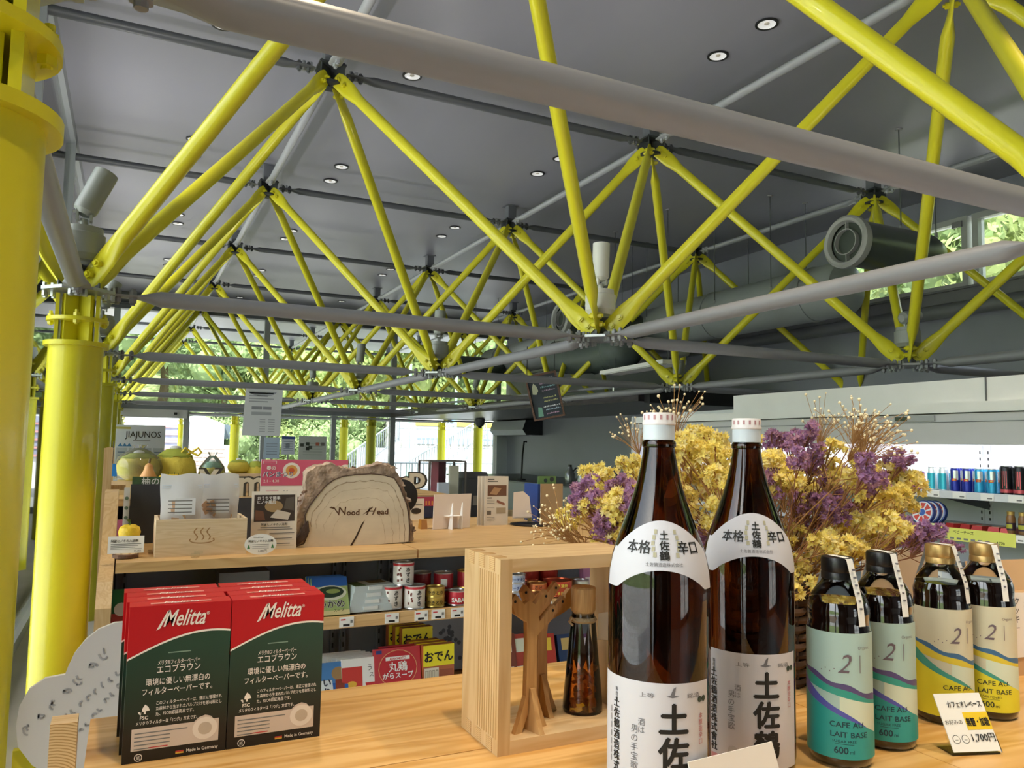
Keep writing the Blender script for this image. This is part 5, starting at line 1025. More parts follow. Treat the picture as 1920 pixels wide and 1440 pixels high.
# notices stuck on the far glazing
for k, (u0, v0, u1, v1, c, lab) in enumerate([(495, 820, 524, 860, '#b9cbe0', 'pale blue notice on the far glazing'), (528, 818, 553, 852, '#c9d0dc', 'white notice with a dark blue top bar on the far glazing'), (560, 818, 612, 862, '#b9bdb8', 'grey notice with small photos on the far glazing')]):
    x0, x1, z0, z1 = rectY(u0, v0, u1, v1, 14.0); t = thing('window_notice', lab, 'notice', (x0, 14.0, 0)); MB().b2((0, 0, z0), (x1-x0, .01, z1), mat('notice '+c, c, .6)).build('sheet', t, smooth=False); q = MB(); w_ = x1-x0; h_ = z1-z0; o_ = Vector((0, -.001, z0))
    MB().b2((w_*.45, .01, 0), (w_*.55, .03, z0+h_*.5), GRY).build('stand_post', t, smooth=False)
    if k == 1: q.rect(0, h_*.85, w_, h_, o_, XX, ZZ, C('#3a4a8a')); q.rect(w_*.3, h_*.35, w_*.6, h_*.6, o_, XX, ZZ, C('#8d97a8'))
    for j in range(5): q.rect(w_*.15, h_*(.2+.12*j), w_*.85, h_*(.23+.12*j), o_, XX, ZZ, C('#8a95a8' if k < 2 else '#9aa09a'))
    if k == 2:
        for a, b, c2 in ((.05, .55, '#3a3f38'), (.25, .6, '#2f3a2c'), (.35, .45, '#454a44'), (.6, .6, '#a8604c'), (.8, .6, '#6f6a66'), (.25, .4, '#20241f')): q.rect(w_*a, h_*b, w_*(a+.13), h_*(b+.14), o_, XX, ZZ, C(c2), .002)
    q.build('print', t, smooth=False)
# ---- register counter with devices on the right
t = thing('register_counter', 'grey and wood service counter in front of the far wall', 'counter', (0, 0, 0)); RZ = .98
MB().b2((1.95, 3.3, RZ-.04), (4.1, 3.95, RZ), CW).build('top_board', t, smooth=False); MB().b2((2.0, 3.36, 0), (4.05, 3.9, RZ-.04), SLATE).build('body', t, smooth=False)
def blk(name, label, cat, u0, v0, u1, v1, Y, mt, d=.1, base=RZ):
    x0, x1, z0, z1 = rectY(u0, v0, u1, v1, Y); t = thing(name, label, cat, (x0, Y, base)); MB().b2((0, 0, 0), (x1-x0, d, z1-base), mt).build('body', t, smooth=False); return t, x1-x0, z1-base
t, w_, h_ = blk('receipt_printer', 'dark receipt printer on the service counter', 'printer', 866, 897, 932, 962, 3.5, mat('device dark', '#45464a', .5), .25)
MB().box((w_*.45, .1, h_+.02), (w_*.7, .16, .04), mat('device grey', '#5a5b5e', .5), taper=.85).build('lid', t, smooth=False); q = MB(); q.b2((w_*.3, -.004, h_*.3), (w_*.95, 0, h_*.55), mat('paper tray', '#a8a298', .6)); q.build('paper_tray', t, smooth=False)
x0, x1, z0, z1 = rectY(806, 866, 873, 918, 3.4); t = thing('acrylic_case', 'clear acrylic display case with wooden posts on the counter', 'display case', (x0, 3.4, RZ)); w_ = x1-x0; h_ = z1-RZ
FRM = mat('case frame', '#6d6660', .5)
for x in (0, w_): q = MB(); q.b2((x-.006, 0, 0), (x+.006, .012, h_), FRM); q.b2((x-.006, .2, 0), (x+.006, .212, h_), FRM); q.build('post', t, smooth=False)
MB().b2((0, -.002, h_), (w_, .214, h_+.008), FRM).build('top_frame', t, smooth=False); MB().b2((.006, .004, 0), (w_-.006, .007, h_), THIN).build('pane', t, smooth=False)
t, w_, h_ = blk('maroon_book', 'maroon standing book inside the acrylic case', 'book', 822, 866, 836, 915, 3.46, mat('maroon', '#6e2436', .5), .14)
t, w_, h_ = blk('leaflet_holder', 'clear leaflet holder with pale leaflets before the acrylic case', 'leaflet holder', 843, 873, 860, 912, 3.35, mat('leaflet', '#c5c7b4', .6), .02)
t, w_, h_ = blk('plastic_pouch', 'pale blue plastic pouch leaning beside the tilted board', 'pouch', 822, 905, 842, 936, 3.2+.11, mat('pouch', '#cdd9e6', .3), .03)
x0, x1, z0, z1 = rectY(762, 928, 806, 990, 2.55); t = thing('magenta_box', 'magenta and navy snack box right of the log', 'box', (x0, 2.4, TZ)); MB().b2((0, 0, 0), (x1-x0, .08, z1-TZ), mat('navy box', '#2d3350', .4)).build('body', t, smooth=False); q = MB(); q.rect(0, (z1-TZ)*.55, x1-x0, z1-TZ, (0, -.0004, 0), XX, ZZ, C('#a83a58')); [q.rect((x1-x0)*k/8, (z1-TZ)*.6, (x1-x0)*(k+.5)/8, (z1-TZ)*.8, (0, -.0004, 0), XX, ZZ, C('#d8904a'), .0007) for k in range(8)]; q.build('print', t, smooth=False)
x0, x1, z0, z1 = rectY(768, 935, 795, 985, 2.3); t = thing('white_pop_card', 'white product card with a dark oval picture behind the log', 'sign', (x0, 2.3, TZ)); MB().b2((0, 0, 0), (x1-x0, .004, z1-TZ), PAPER).build('card', t, smooth=False); q = MB(); q.flat(disc((x1-x0)*.45, (z1-TZ)*.42, (x1-x0)*.35, (z1-TZ)*.14), (0, -.0004, 0), XX, ZZ, C('#35302e')); q.rect(.005, (z1-TZ)*.7, x1-x0-.01, (z1-TZ)*.74, (0, -.0004, 0), XX, ZZ, INKG); q.build('print', t, smooth=False)
MB()
# black round stand behind the log
t = thing('black_disc_stand', 'black round disc partly hidden behind the log', 'disc', (PY(772, 915, 2.2).x-.05, 2.2, TZ)); MB().cyl((0, 0, .12), (0, .02, .12), .08, BLACK, n=36).build('disc', t); MB().b2((-.01, 0, 0), (.01, .02, .1), BLACK).build('stem', t, smooth=False); MB().b2((-.05, -.02, 0), (.05, .06, .008), BLACK).build('foot', t, smooth=False)
# kitchen things along the far wall counter
t = thing('kitchen_counter', 'steel kitchen counter along the right wall under the bulkhead', 'counter', (0, 0, 0)); MB().b2((6.9, 8.0, 0), (8.8, 15.5, .77), mat('counter steel', '#6f747a', .4, .3)).build('body', t, smooth=False); MB().b2((6.85, 7.95, .77), (8.84, 15.55, .8), mat('worktop dark', '#4a4e54', .35, .3)).build('worktop', t, smooth=False)
for k, (u, v, h_, r, c, lab) in enumerate([(1068, 925, .3, .09, '#8a8d90', 'steel coffee maker on the kitchen counter'), (1090, 915, .26, .07, '#a5a8aa', 'chrome grinder on the kitchen counter'), (1156, 900, .42, .05, '#33363a', 'tall dark bottle on the kitchen counter'), (1105, 925, .2, .09, '#6f7a74', 'grey pot on the kitchen counter')]):
    p = PX(u, 935, 7.4); t = thing('kitchen_appliance', lab, 'appliance', (p.x, p.y, .8)); m_ = mat('appl '+c, c, .25, .6); MB().lathe([(r*.9, 0), (r, .02), (r, h_*.6), (r*.6, h_*.8), (r*.45, h_), (.01, h_+.01)], m_, n=20).build('body', t); MB().cyl((r*.6, 0, h_*.7), (r*1.5, 0, h_*.95), .015, m_, n=8).build('spout', t); MB().cyl((0, 0, h_), (0, 0, h_+.04), r*.4, BLACK, n=12).build('lid', t)
p = PX(977, 925, 7.2); t = thing('desk_lamp_arm', 'thin dark tilted arm standing on the kitchen counter', 'stand', (p.x, p.y, .8)); q = MB(); q.tube([(0, 0, 0), (.02, 0, .5), (.1, .1, .75), (.16, .1, .75)], .018, BLACK, 8); q.build('arm', t); MB().lathe([(.09, 0), (.09, .02), (.02, .03)], BLACK, n=18).build('base', t)

# ================================================================== far left things
t = thing('side_rack', 'dark rack with pale wood uprights behind the gondola left end', 'rack', (.2, 2.0, 0)); 
for y in (0, .36): MB().b2((-.03, y, 0), (0, y+.03, 1.42), PALE).build('upright', t, smooth=False)
for z in (.4, .8, 1.1, 1.26): MB().b2((-.03, .03, z), (.05, .36, z+.02), PALE).build('shelf', t, smooth=False)
t = thing('pink_price_slip', 'pink bread poster slip at the left end of the gondola', 'sign', (PY(223, 970, 1.9).x-.03, 1.9, TZ)); MB().b2((0, 0, 0), (.06, .003, .07), C('#c9688a')).build('card', t, smooth=False); q = MB(); q.text('パン', (.006, 0, .012), XX, ZZ, .022, C('#3a4a8a'), bold=.02); q.build('lettering', t, smooth=False)
t = thing('blue_tag', 'small bright blue tag hanging by the left columns', 'tag', (PY(217, 885, 2.2).x-.03, 2.2, PY(217, 893, 2.2).z)); q = MB(); q.prism([(0, 0), (.035, 0), (.03, .05), (.005, .05)], (0, 0, 0), XX, ZZ, .003, mat('tag blue', '#2a7fd0', .4)); q.build('tag_body', t, smooth=False); MB().cyl((.017, 0, .05), (.017, 0, .14), .002, BLACK, n=6).build('cord', t)
# cloud-shaped sign at lower left
CLD = mat('cloud board', '#dfe2e8', .45)
p = PZ(130, 1440, 1.0)
def cl(u, v): P_ = PY(u, v, -.06); return (P_.x, P_.z)
arc = []
for (cu, cv, r, a0, a1) in [(128, 1355, 100, 80, 200), ]: pass
pts = [(33, 1400), (30, 1360), (36, 1325), (55, 1292), (85, 1272), (122, 1265), (128, 1250), (140, 1225), (160, 1200), (185, 1180), (215, 1168), (250, 1165), (290, 1175), (320, 1200), (345, 1235), (350, 1270), (385, 1290), (400, 1330), (395, 1380), (360, 1420), (340, 1445), (300, 1465), (200, 1480), (100, 1460), (60, 1435)]
t = thing('cloud_sign', 'white cloud-shaped handwritten sign left of the table', 'sign', (0, 0, 0)); q = MB(); q.prism([cl(u, v) for u, v in pts][::-1], (0, -.052, 0), XX, ZZ, .008, CLD); q.build('board', t, smooth=False)
q = MB(); random.seed(11); HW = mat('faint handwriting', '#b0b5c0', .7)
def stroke(u, v, s):
    a = random.uniform(0, PI); n_ = 7; pp = []
    for k in range(n_): tt = k/(n_-1); pp.append((u+s*math.cos(a+tt*random.uniform(2, 4))*(.4+.6*tt), v+s*math.sin(a+tt*3)*(.5+.5*tt)))
    for g, h in zip(pp[:-1], pp[1:]):
        x0, z0 = cl(*g); x1, z1 = cl(*h); d = Vector((x1-x0, 0, z1-z0)); L_ = max(d.length, 1e-5); nn = Vector((-d.z, 0, d.x))/L_*.0012
        q.add([(x0-nn.x, -.0605, z0-nn.z), (x1-nn.x, -.0605, z1-nn.z), (x1+nn.x, -.0605, z1+nn.z), (x0+nn.x, -.0605, z0+nn.z)], [(0, 1, 2, 3)], HW)
for k in range(7): stroke(52+k*24, 1372-k*24, 11); stroke(54+k*24, 1366-k*24, 7)
for k in range(8): stroke(125+k*14, 1345-k*12, 7); stroke(140+k*12, 1385-k*14, 6)
q.build('handwriting', t, smooth=False)
MB().b2((.0, -.05, 0), (.03, -.02, 1.0), YEL).build('post', t, smooth=False); MB().lathe([(.15, 0), (.15, .012), (.02, .016)], YEL, n=24, c=(.015, -.035, 0)).build('foot', t)
MB().box((PY(62, 1432, -.06).x, -.048, PY(62, 1428, -.06).z), (.05, .012, .03), YEL).build('yellow_tab', t, smooth=False)
# wooden beam with end grain left of the table
p0 = PZ(105, 1356, 1.07); e0 = PY(120, 1356, -.28)
t = thing('wooden_beam', 'square wooden beam showing its end grain left of the table', 'beam', (e0.x, -.28, 0)); bw = .027; MB().b2((-bw/2, 0, e0.z-.12), (bw/2, .03, e0.z), PALEX).build('beam_body', t, smooth=False); MB().b2((-bw/2, -.001, e0.z-.12), (bw/2, 0, e0.z), endgrain('beam rings', '#e0bf8c', '#b3874e', (0.012, 0, -e0.z+.075), 620)).build('end_grain', t, smooth=False); MB().b2((-bw/2, .0, 0), (bw/2, .03, e0.z-.12), PALE).build('leg', t, smooth=False)
# ================================================================== front table
t = thing('front_table', 'light wooden display table across the foreground', 'table', (0, 0, 0)); TX0, TX1, TY1 = .225, 2.1, -.142
PL = [(-.435, TY1), (-.75, -.437), (-1.02, -.752)]
for (a, b) in PL:
    MB().b2((TX0, a, TZ-.032), (1.127, b, TZ), TABW).build('top_plank', t, smooth=False); o = MB().b2((1.1285, a, TZ-.032), (TX1, b, TZ), TABW).build('top_plank', t, smooth=False)
for x in (TX0+.03, 1.1, TX1-.07):
    for y in (TY1-.09, -.98): MB().b2((x, y, 0), (x+.05, y+.05, TZ-.032), PALE).build('leg', t, smooth=False)
MB().b2((TX0+.08, TY1-.07, TZ-.1), (TX1-.07, TY1-.05, TZ-.032), PALEX).build('apron', t, smooth=False)
# ---- coffee filter boxes
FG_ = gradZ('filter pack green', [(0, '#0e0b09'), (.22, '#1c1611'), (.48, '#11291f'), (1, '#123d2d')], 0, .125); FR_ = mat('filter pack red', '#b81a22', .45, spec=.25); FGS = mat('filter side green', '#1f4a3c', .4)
fw, fh, fd = .109, .172, .0305; zr_ = .105
def filter_box(label, x, y, first):
    t = thing('filter_box', label, 'box', (x, y, TZ), 0, 'coffee filter boxes'); n = 16
    arc_ = [(-fw/2+fw*k/n, .112+.027*math.sin(PI*min(1, (k/n)*1.0)*.62+.02)) for k in range(n+1)]
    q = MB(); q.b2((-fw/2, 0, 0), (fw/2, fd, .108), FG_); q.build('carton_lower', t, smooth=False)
    q = MB(); q.b2((-fw/2, .0001, .108), (fw/2, fd, fh), FR_); q.build('carton_upper', t, smooth=False)
    q = MB(); q.rect(-fw*.3, .004, fw*.3, .012, (0, .004, fh), XX, YY, mat('pale red print', '#dd8a80', .5)); q.text('Melitta', (0, .008, fh), XX, YY, .014, mat('pack white', '#ece6e0', .5), 'C', shear=.25); q.build('top_print', t, smooth=False)
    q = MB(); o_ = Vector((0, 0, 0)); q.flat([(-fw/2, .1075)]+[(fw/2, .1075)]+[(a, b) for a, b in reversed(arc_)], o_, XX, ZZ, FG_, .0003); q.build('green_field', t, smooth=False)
    q = MB(); WP = mat('pack white', '#ece6e0', .5); q.flat([(a, b) for a, b in arc_]+[(a, b+.0022) for a, b in reversed(arc_)], o_, XX, ZZ, WP, .0005); q.build('white_arc', t, smooth=False)
    if not first: return t
    q = MB(); q.text('Melitta', (0.004, 0, .148), XX, ZZ, .026, WP, 'C', shear=.45, sx=.62, bold=.012); q.flat([(-.026, .144), (-.022, .146), (-.012, .166), (-.015, .165)], o_, XX, ZZ, WP, .0006); q.text('®', (.029, 0, .158), XX, ZZ, .005, WP, 'C')
    L_ = lambda s, y, h, x=0, al='C', b=.01, mw=None, c=WP: q.text(s, (x, 0, y), XX, ZZ, h, c, al, bold=b, maxw=mw)
    q.rect(-.012, .1175, .012, .1187, o_, XX, ZZ, mat('pack grey green', '#7f9a8c', .5), .0006)
    L_('メリタ®フィルターペーパー', .1055, .006, 0, mw=.045); L_('エコブラウン', .0965, .0098, 0, mw=.046); L_('環境に優しい無漂白の', .084, .0085, 0, mw=.068); L_('フィルターペーパーです。', .0735, .0085, 0, mw=.074)
    for k, s in enumerate(['このフィルターペーパーは、適正に管理され', 'た森林から生まれたパルプだけを原材料とし', 'た、FSC®認証商品です。']): L_(s, .0615-k*.006, .0046, -.022, 'L', .005, [.07, .07, .04][k])
    L_('FSC', .0465, .0055, -.034, 'C', .02); tr = [(-.0405, .055), (-.0385, .0555), (-.037, .053), (-.036, .059), (-.0335, .063), (-.030, .060), (-.0285, .056), (-.0325, .0555), (-.0325, .0525), (-.0345, .0525), (-.0345, .055), (-.0365, .0555), (-.0375, .0515), (-.039, .0525)]
    q.flat([(a, b) for a, b in tr], o_, XX, ZZ, WP, .0006)
    L_('メリタのフィルターは「1つ穴」方式です。', .041, .0048, -.042, 'L', .01, .064)
    PK = mat('pack panel', '#cdbdb2', .6); pan = [(-.046, .013), (.046, .013), (.046, .038), (.040, .038), (.037, .0415), (.031, .0435), (.024, .0415), (.019, .037), (-.046, .037)]
    q.flat(pan, o_, XX, ZZ, PK, .0005); q.flat(disc(.031, .0285, .0135, .0125), o_, XX, ZZ, mat('cup pale', '#e2d8cf', .5), .0007); q.flat(disc(.031, .0285, .0075, .007), o_, XX, ZZ, mat('cup inner', '#bcae9e', .5), .0009)
    for k in range(5): q.rect(-.043, .031-k*.0042, (.012 if k == 0 else -.006)-(.02 if k == 4 else 0), .0322-k*.0042, o_, XX, ZZ, INKG, .0007)
    q.rect(-.028, .0145, -.008, .0155, o_, XX, ZZ, REDP, .0007)
    L_('Made in Germany', .0045, .0052, .012, 'L', .005, .034)
    for k, c in enumerate(['#c9a23a', '#b02a2a', '#1a1414']): q.rect(.0005, .004+k*.0016, .009, .0056+k*.0016, o_, XX, ZZ, C(c), .0006)
    q.flat(disc(-.038, .0055, .0042), o_, XX, ZZ, WP, .0005); q.flat(disc(-.038, .0055, .0034), o_, XX, ZZ, mat('pack dark', '#1c1613', .5), .0006); q.text('紙', (-.038, 0, .0038), XX, ZZ, .0042, WP, 'C', off=.0008)
    q.build('lettering', t, smooth=False); return t
for k in range(4): filter_box('red and green coffee filter box, left stack, %s' % ['front', 'second from front', 'third from front', 'rear'][k], .3165-(.003*(k >= 1)+.003*(k == 3)), -.318+k*.0315, k == 0)
for k in range(4): filter_box('red and green coffee filter box, right stack, %s' % ['front', 'second from front', 'third from front', 'rear'][k], .4265+(-.004*(k >= 2)), -.318+k*.0315, k == 0)
# ---- wooden frame box (finger jointed)
fx0, fx1, fy0, fy1 = .654, .862, -.466, -.357; fH = .226; ft = .016
t = thing('wooden_frame_stand', 'open finger-jointed wooden frame standing on the table', 'display frame', (fx0, fy0, TZ)); W_ = fx1-fx0; D_ = fy1-fy0
MB().b2((0, 0, .0), (ft, D_, fH), PALE).build('side_board', t, smooth=False); MB().b2((W_-ft, 0, 0), (W_, D_, fH), PALE).build('side_board', t, smooth=False)
MB().b2((ft, 0, 0), (W_-ft, D_, ft), PALEX).build('bottom_board', t, smooth=False); MB().b2((ft, 0, fH-ft), (W_-ft, D_, fH), PALEX).build('top_board', t, smooth=False)
EG = endgrain('finger ends', '#cfae7e', '#b08a58', (0, 0, 0), 900)
for k in range(7):
    y0 = k*D_/7; 
    if k % 2: MB().b2((-.0006, y0, fH-ft), (ft, y0+D_/7, fH+.0006), EG).build('joint_finger', t, smooth=False); MB().b2((-.0006, y0, 0), (ft, y0+D_/7, ft), EG).build('joint_finger', t, smooth=False)
for k in range(5): MB().b2((.0, -.0004, .02), (.0, 0, .02), PALE) 
# grain grooves on the left board's front half
for k in range(9): MB().b2((-.0005, .005+k*.0066, ft+.002), (0, .0066+k*.0066, fH-ft-.002), mat('groove', '#bd9a68', .7)).build('grain_line', t, smooth=False)
FZ = TZ+ft
# ---- two mug-tree stands
TRW = wood('stand wood', '#cfa976', '#bb9260', 'Z', 2.5, .5)
def mugtree(label, x, y, s, flip=1, rz=0, hook=False):
    t = thing('branch_stand', label, 'wooden stand', (x, y, FZ), rz, 'branch shaped wooden stands'); th = .007
    tr = [(-.026, 0), (-.018, .018), (-.009, .042), (-.0075, .1), (-.009, .13), (-.028, .142), (-.036, .158), (-.028, .166), (-.014, .152), (-.005, .156), (.004, .15), (.022, .166), (.029, .158), (.010, .136), (.012, .128), (.036, .146), (.041, .138), (.009, .112), (.0075, .1), (.009, .042), (.018, .018), (.026, 0), (.015, 0), (.006, .02), (.004, .05), (-.004, .05), (-.006, .02), (-.015, 0)]
    MB().prism([(a*flip*s, b*s) for a, b in (tr if flip > 0 else tr[::-1])], (0, th/2, 0), XX, ZZ, th, TRW).build('branch_panel', t, smooth=False)
    MB().prism([(-.024*s, 0), (-.016*s, .016*s), (-.006*s, .05*s), (.006*s, .05*s), (.016*s, .016*s), (.024*s, 0)][::-1], (-th/2, 0, 0), YY, ZZ, th, TRW).build('cross_foot', t, smooth=False)
    if hook:
        h = [(.0, .118), (.03, .128), (.048, .133), (.05, .145), (.058, .152), (.066, .148), (.068, .138), (.062, .128), (.05, .122), (.02, .112), (0, .104)]
        MB().prism([(a*s, b*s) for a, b in h][::-1], (0, .012+th/2, 0), XX, ZZ, th, TRW).build('hook_branch', t, smooth=False)
        MB().cyl((0, .0, .11*s), (0, .014, .11*s), .004, TRW, n=8).build('peg', t)
    q = MB(); 
    for a, b in ((.022, .158), (.034, .139), (-.029, .157)): q.cyl((a*flip*s, -th/2-.0008, b*s), (a*flip*s, -th/2+.0001, b*s), .0017, BLACK, n=10)
    q.build('peg_hole', t); return t
mugtree('front branch-shaped wooden stand inside the frame', .708, -.442, 1.0, 1, .25)
mugtree('rear branch-shaped wooden stand with a curled arm inside the frame', .748, -.395, 1.0, 1, .2, True)
# ---- glass diffuser bottle with wooden stopper
p = PZ(1092, 1331, FZ); t = thing('carafe_bottle', 'conical glass bottle of dried wood with a wooden stopper in the frame', 'bottle', (p.x, p.y, FZ))
prb = [(.0245, 0), (.0262, .003), (.026, .012), (.0205, .07), (.0165, .115), (.0145, .126), (.013, .132)]
MB().lathe(prb, THIN, n=36, cap=False).build('glass_body', t); MB().lathe([(.0255, .0005), (.002, .002)], THIN, n=36, cap=False).build('glass_base', t)
MB().lathe([(.0005, .003), (.0243, .0035), (.0245, .012), (.0190, .075), (.0005, .075)], pane('amber oil', (.80, .50, .26, 1)), n=32, cap=False).build('amber_liquid', t)
q = MB(); random.seed(9)
for k in range(26): 
    a = random.uniform(0, 6.28); r_ = random.uniform(.0, .016); z_ = random.uniform(.008, .045); q.box((r_*math.cos(a), r_*math.sin(a), z_), (.011, .004, .008), mat('amber chip', '#b06a34', .5), Matrix.Rotation(random.uniform(0, 3), 3, 'X') @ Matrix.Rotation(random.uniform(0, 3), 3, 'Z'))
for k in range(5): a = k*1.3; q.add([(.008*math.cos(a), .008*math.sin(a), .05), (.015*math.cos(a+.6), .015*math.sin(a+.6), .07), (.008*math.cos(a), .008*math.sin(a), .115), (.004*math.cos(a-.8), .006*math.sin(a-.8), .08)], [(0, 1, 2, 3)], mat('dry leaf', '#3a2418', .7))
q.build('dried_contents', t)
MB().lathe([(.0125, .124), (.0155, .128), (.0165, .13), (.0165, .158), (.015, .16), (.001, .16)], wood('stopper wood', '#c9a878', '#b08d5e', 'Z', 6), n=24).build('stopper', t)
MB().lathe([(.0162, .114), (.0185, .117), (.0165, .121)], mat('twine', '#b3a183', .9, bump=.5, bscale=200), n=24, cap=False).build('twine', t); q = MB(); q.tube([(-.016, -.006, .117), (-.022, -.008, .122), (-.025, -.006, .117), (-.02, -.007, .112)], .0016, mat('twine', '#b3a183'), 6); q.build('twine_knot', t)
q = MB(); q.prism([(0, 0), (.034, -.004), (.03, .036), (.002, .034)], (.018, -.006, .09), XX, ZZ, .0006, pane('tag film', haze=.5)); q.build('film_tag', t, smooth=False)
# ---- sake bottles
SAKE = glass('amber bottle glass', (.07, .017, .003, 1), .02, 1.5); LABW = mat('label paper', '#c9c9d2', .5, spec=.3); BRUSH = mat('brush ink', '#121212', .6); LINK = mat('label grey', '#6b6b72', .6)
BP = [(.044, .0), (.0505, .004), (.0525, .012), (.0525, .222), (.0515, .235), (.0485, .25), (.044, .264), (.0385, .279), (.033, .294), (.0275, .310), (.0228, .326), (.0192, .342), (.0170, .356), (.0160, .364)]
def brad(z):
    for (r0, z0), (r1, z1) in zip(BP[:-1], BP[1:]):
        if z0 <= z <= z1: return r0+(r1-r0)*(z-z0)/(z1-z0)
    return BP[-1][0]
def sake(label, x, y, turn=0):
    t = thing('sake_bottle', label, 'bottle', (x, y, TZ), 0, 'brown sake bottles'); az = math.atan2(CAM.y-y, CAM.x-x)+turn
    MB().lathe(BP+[(.016, .364)], SAKE, n=64).build('glass_body', t, ang=1.0)
    MB().lathe([(.0160, .361), (.0178, .3625), (.0180, .366), (.0172, .368), (.0158, .3685), (.0155, .371)], SAKE, n=40, cap=False).build('glass_collar', t)
    MB().lathe([(.0162, .3695), (.0166, .370), (.0166, .385)], mat('cap blue white', '#c9d3dc', .4), n=40, cap=False).build('cap_skirt', t)
    MB().lathe([(.0168, .385), (.0175, .386), (.0175, .388), (.0170, .389), (.0170, .3965), (.0160, .398), (.001, .398)], mat('cap top', '#dcd8da', .4, noise=.03, nscale=200), n=40).build('cap', t)
    q = MB(); 
    for k in range(7): q.lathe([(.0173, .3905), (.0173, .3955)], mat('cap red dot', '#b98a90', .5), n=3, a0=az-1.2+k*.4, a1=az-1.2+k*.4+.14)
    q.build('cap_print', t)
    # front label
    A = 1.15; zb_, zt_ = .008, .133; DZ = -.030
    MB().lathe([(.0529, zb_), (.0529, zt_)], LABW, n=40, a0=az-A-.35, a1=az+A-.1).build('front_label', t)
    q = MB(); r0 = lambda z: .0529
    q.ctext('土佐鶴', (0, 0), .0875, .031, r0, az+.22, BRUSH, off=.0004, bold=.05, vert=True, seg=.004)
    q.ctext('土佐鶴酒造株式會社', (0, 0), .103, .0100, r0, az-.95, INK, off=.0004, bold=.02, vert=True); q.ctext('製造者', (0, 0), .118, .0045, r0, az-.95, INK, off=.0004, vert=True)
    q.ctext('上等', (0, 0), .119, .005, r0, az-.28, LINK, off=.0004, sx=1.6); q.ctext('銘酒', (0, 0), .119, .005, r0, az+.62, LINK, off=.0004, sx=1.6)
    q.ctext('酒は', (0, 0), .092, .0075, r0, az-.38, LINK, off=.0004, vert=True); q.ctext('男の手宝歌', (0, 0), .084, .0085, r0, az-.52, LINK, off=.0004, vert=True)
    q.ctext('本醸造辛口', (0, 0), .098, .006, r0, az+.80, mat('label red', '#b5606a', .5), off=.0004, vert=True)
    q.build('brush_lettering', t)
    q = MB(); r1 = .0533
    def cpoly(pts, mt): q.add([(r1*math.cos(az+a/.0529), r1*math.sin(az+a/.0529), max(.0085, z+DZ)) for a, z in pts], [tuple(range(len(pts)))], mt)
    cpoly([(.004, .1508), (.008, .152), (.011, .1585), (.0135, .160), (.012, .152), (.017, .1508), (.010, .1495)], LINK)      # crane emblem
    cpoly([(-.055, .039), (-.045, .039), (-.045, .047), (-.055, .047)], mat('red seal', '#c98a8e', .6))
    cpoly([(-.026+.006*math.cos(k*PI/8), .055+.006*math.sin(k*PI/8)) for k in range(16)], mat('grey seal', '#b5b5bb', .6))
    for k in range(2): cpoly([(.040+.008*k, .14-.006*math.cos(j*PI/5)*1 - .0) if False else (.041+.006*k+.003*math.cos(j*PI/5), .146+.003*math.sin(j*PI/5)) for j in range(10)], mat('dark green seal', '#2f4038', .6))
    for k in range(7): cpoly([(-.0605, .125-k*.008), (-.0595, .125-k*.008), (-.0595, .131-k*.008), (-.0605, .131-k*.008)], LINK)
    q.build('emblems', t)
    # shoulder label following the glass
    n = 36; rows = 8; vs = []; th0, th1 = -1.35, 1.25
    zlo = lambda a: .2405-.0125*min(1.6, (a/.75)**2); zhi = lambda a: .288-.018*min(1.6, (abs(a)/.95)**2)
    for i in range(n+1):
        a = th0+(th1-th0)*i/n
        for j in range(rows+1): z = zlo(a)+(zhi(a)-zlo(a))*j/rows; r = brad(z)+.0005; vs.append((r*math.cos(az+a), r*math.sin(az+a), z))
    q = MB(); q.add(vs, [(i*(rows+1)+j, (i+1)*(rows+1)+j, (i+1)*(rows+1)+j+1, i*(rows+1)+j+1) for i in range(n) for j in range(rows)], LABW); q.build('shoulder_label', t)
    q = MB(); rr = lambda z: brad(z)+.0005
    q.ctext('本格', (0, 0), .257, .0135, rr, az-.52, BRUSH, off=.0004, bold=.02, seg=.003); q.ctext('辛口', (0, 0), .257, .0135, rr, az+.62, BRUSH, off=.0004, bold=.02, seg=.003)
    q.ctext('土佐鶴', (0, 0), .2705, .0095, rr, az+.06, BRUSH, off=.0004, bold=.04, vert=True, seg=.003); q.ctext('土佐鶴酒造株式会社', (0, 0), .2445, .0042, rr, az+.05, LINK, off=.0004, seg=.004)
    q.build('shoulder_lettering', t)
    q = MB()
    for s in (-1, 1):
        for k in range(5):
            a = az+.06+s*(.24+.05*math.sin(k*.8)); z = .253+k*.0055; q.lathe([(brad(z)+.0010, z), (brad(z+.0045)+.0010, z+.0045)], mat('laurel', '#a9a58c', .6), n=2, a0=a, a1=a+.07)
    q.build('laurel_emblem', t)
    return t
sake('left brown sake bottle with white brush-lettered label', .757, -.636, .06)
sake('right brown sake bottle standing beside the first', .921, -.590, .16)
# white card in front of the bottles
cc = [PY(u, v, -.700) for u, v in ((1298, 1433), (1456, 1394), (1478, 1500), (1312, 1540))]; t = thing('blank_white_card', 'white card edge at the bottom in front of the right sake bottle', 'sign', (cc[3].x, -.70, TZ))
q = MB(); q.prism([(0, 0), (cc[2].x-cc[3].x, 0), (cc[1].x-cc[3].x, cc[1].z-TZ), (cc[0].x-cc[3].x, cc[0].z-TZ)], (0, 0, 0), XX, Vector((0, .12, 1)), .0015, PAPER); q.build('card', t, smooth=False); MB().b2((.01, -.002, 0), (.06, .02, .003), THIN).build('clear_foot', t, smooth=False)
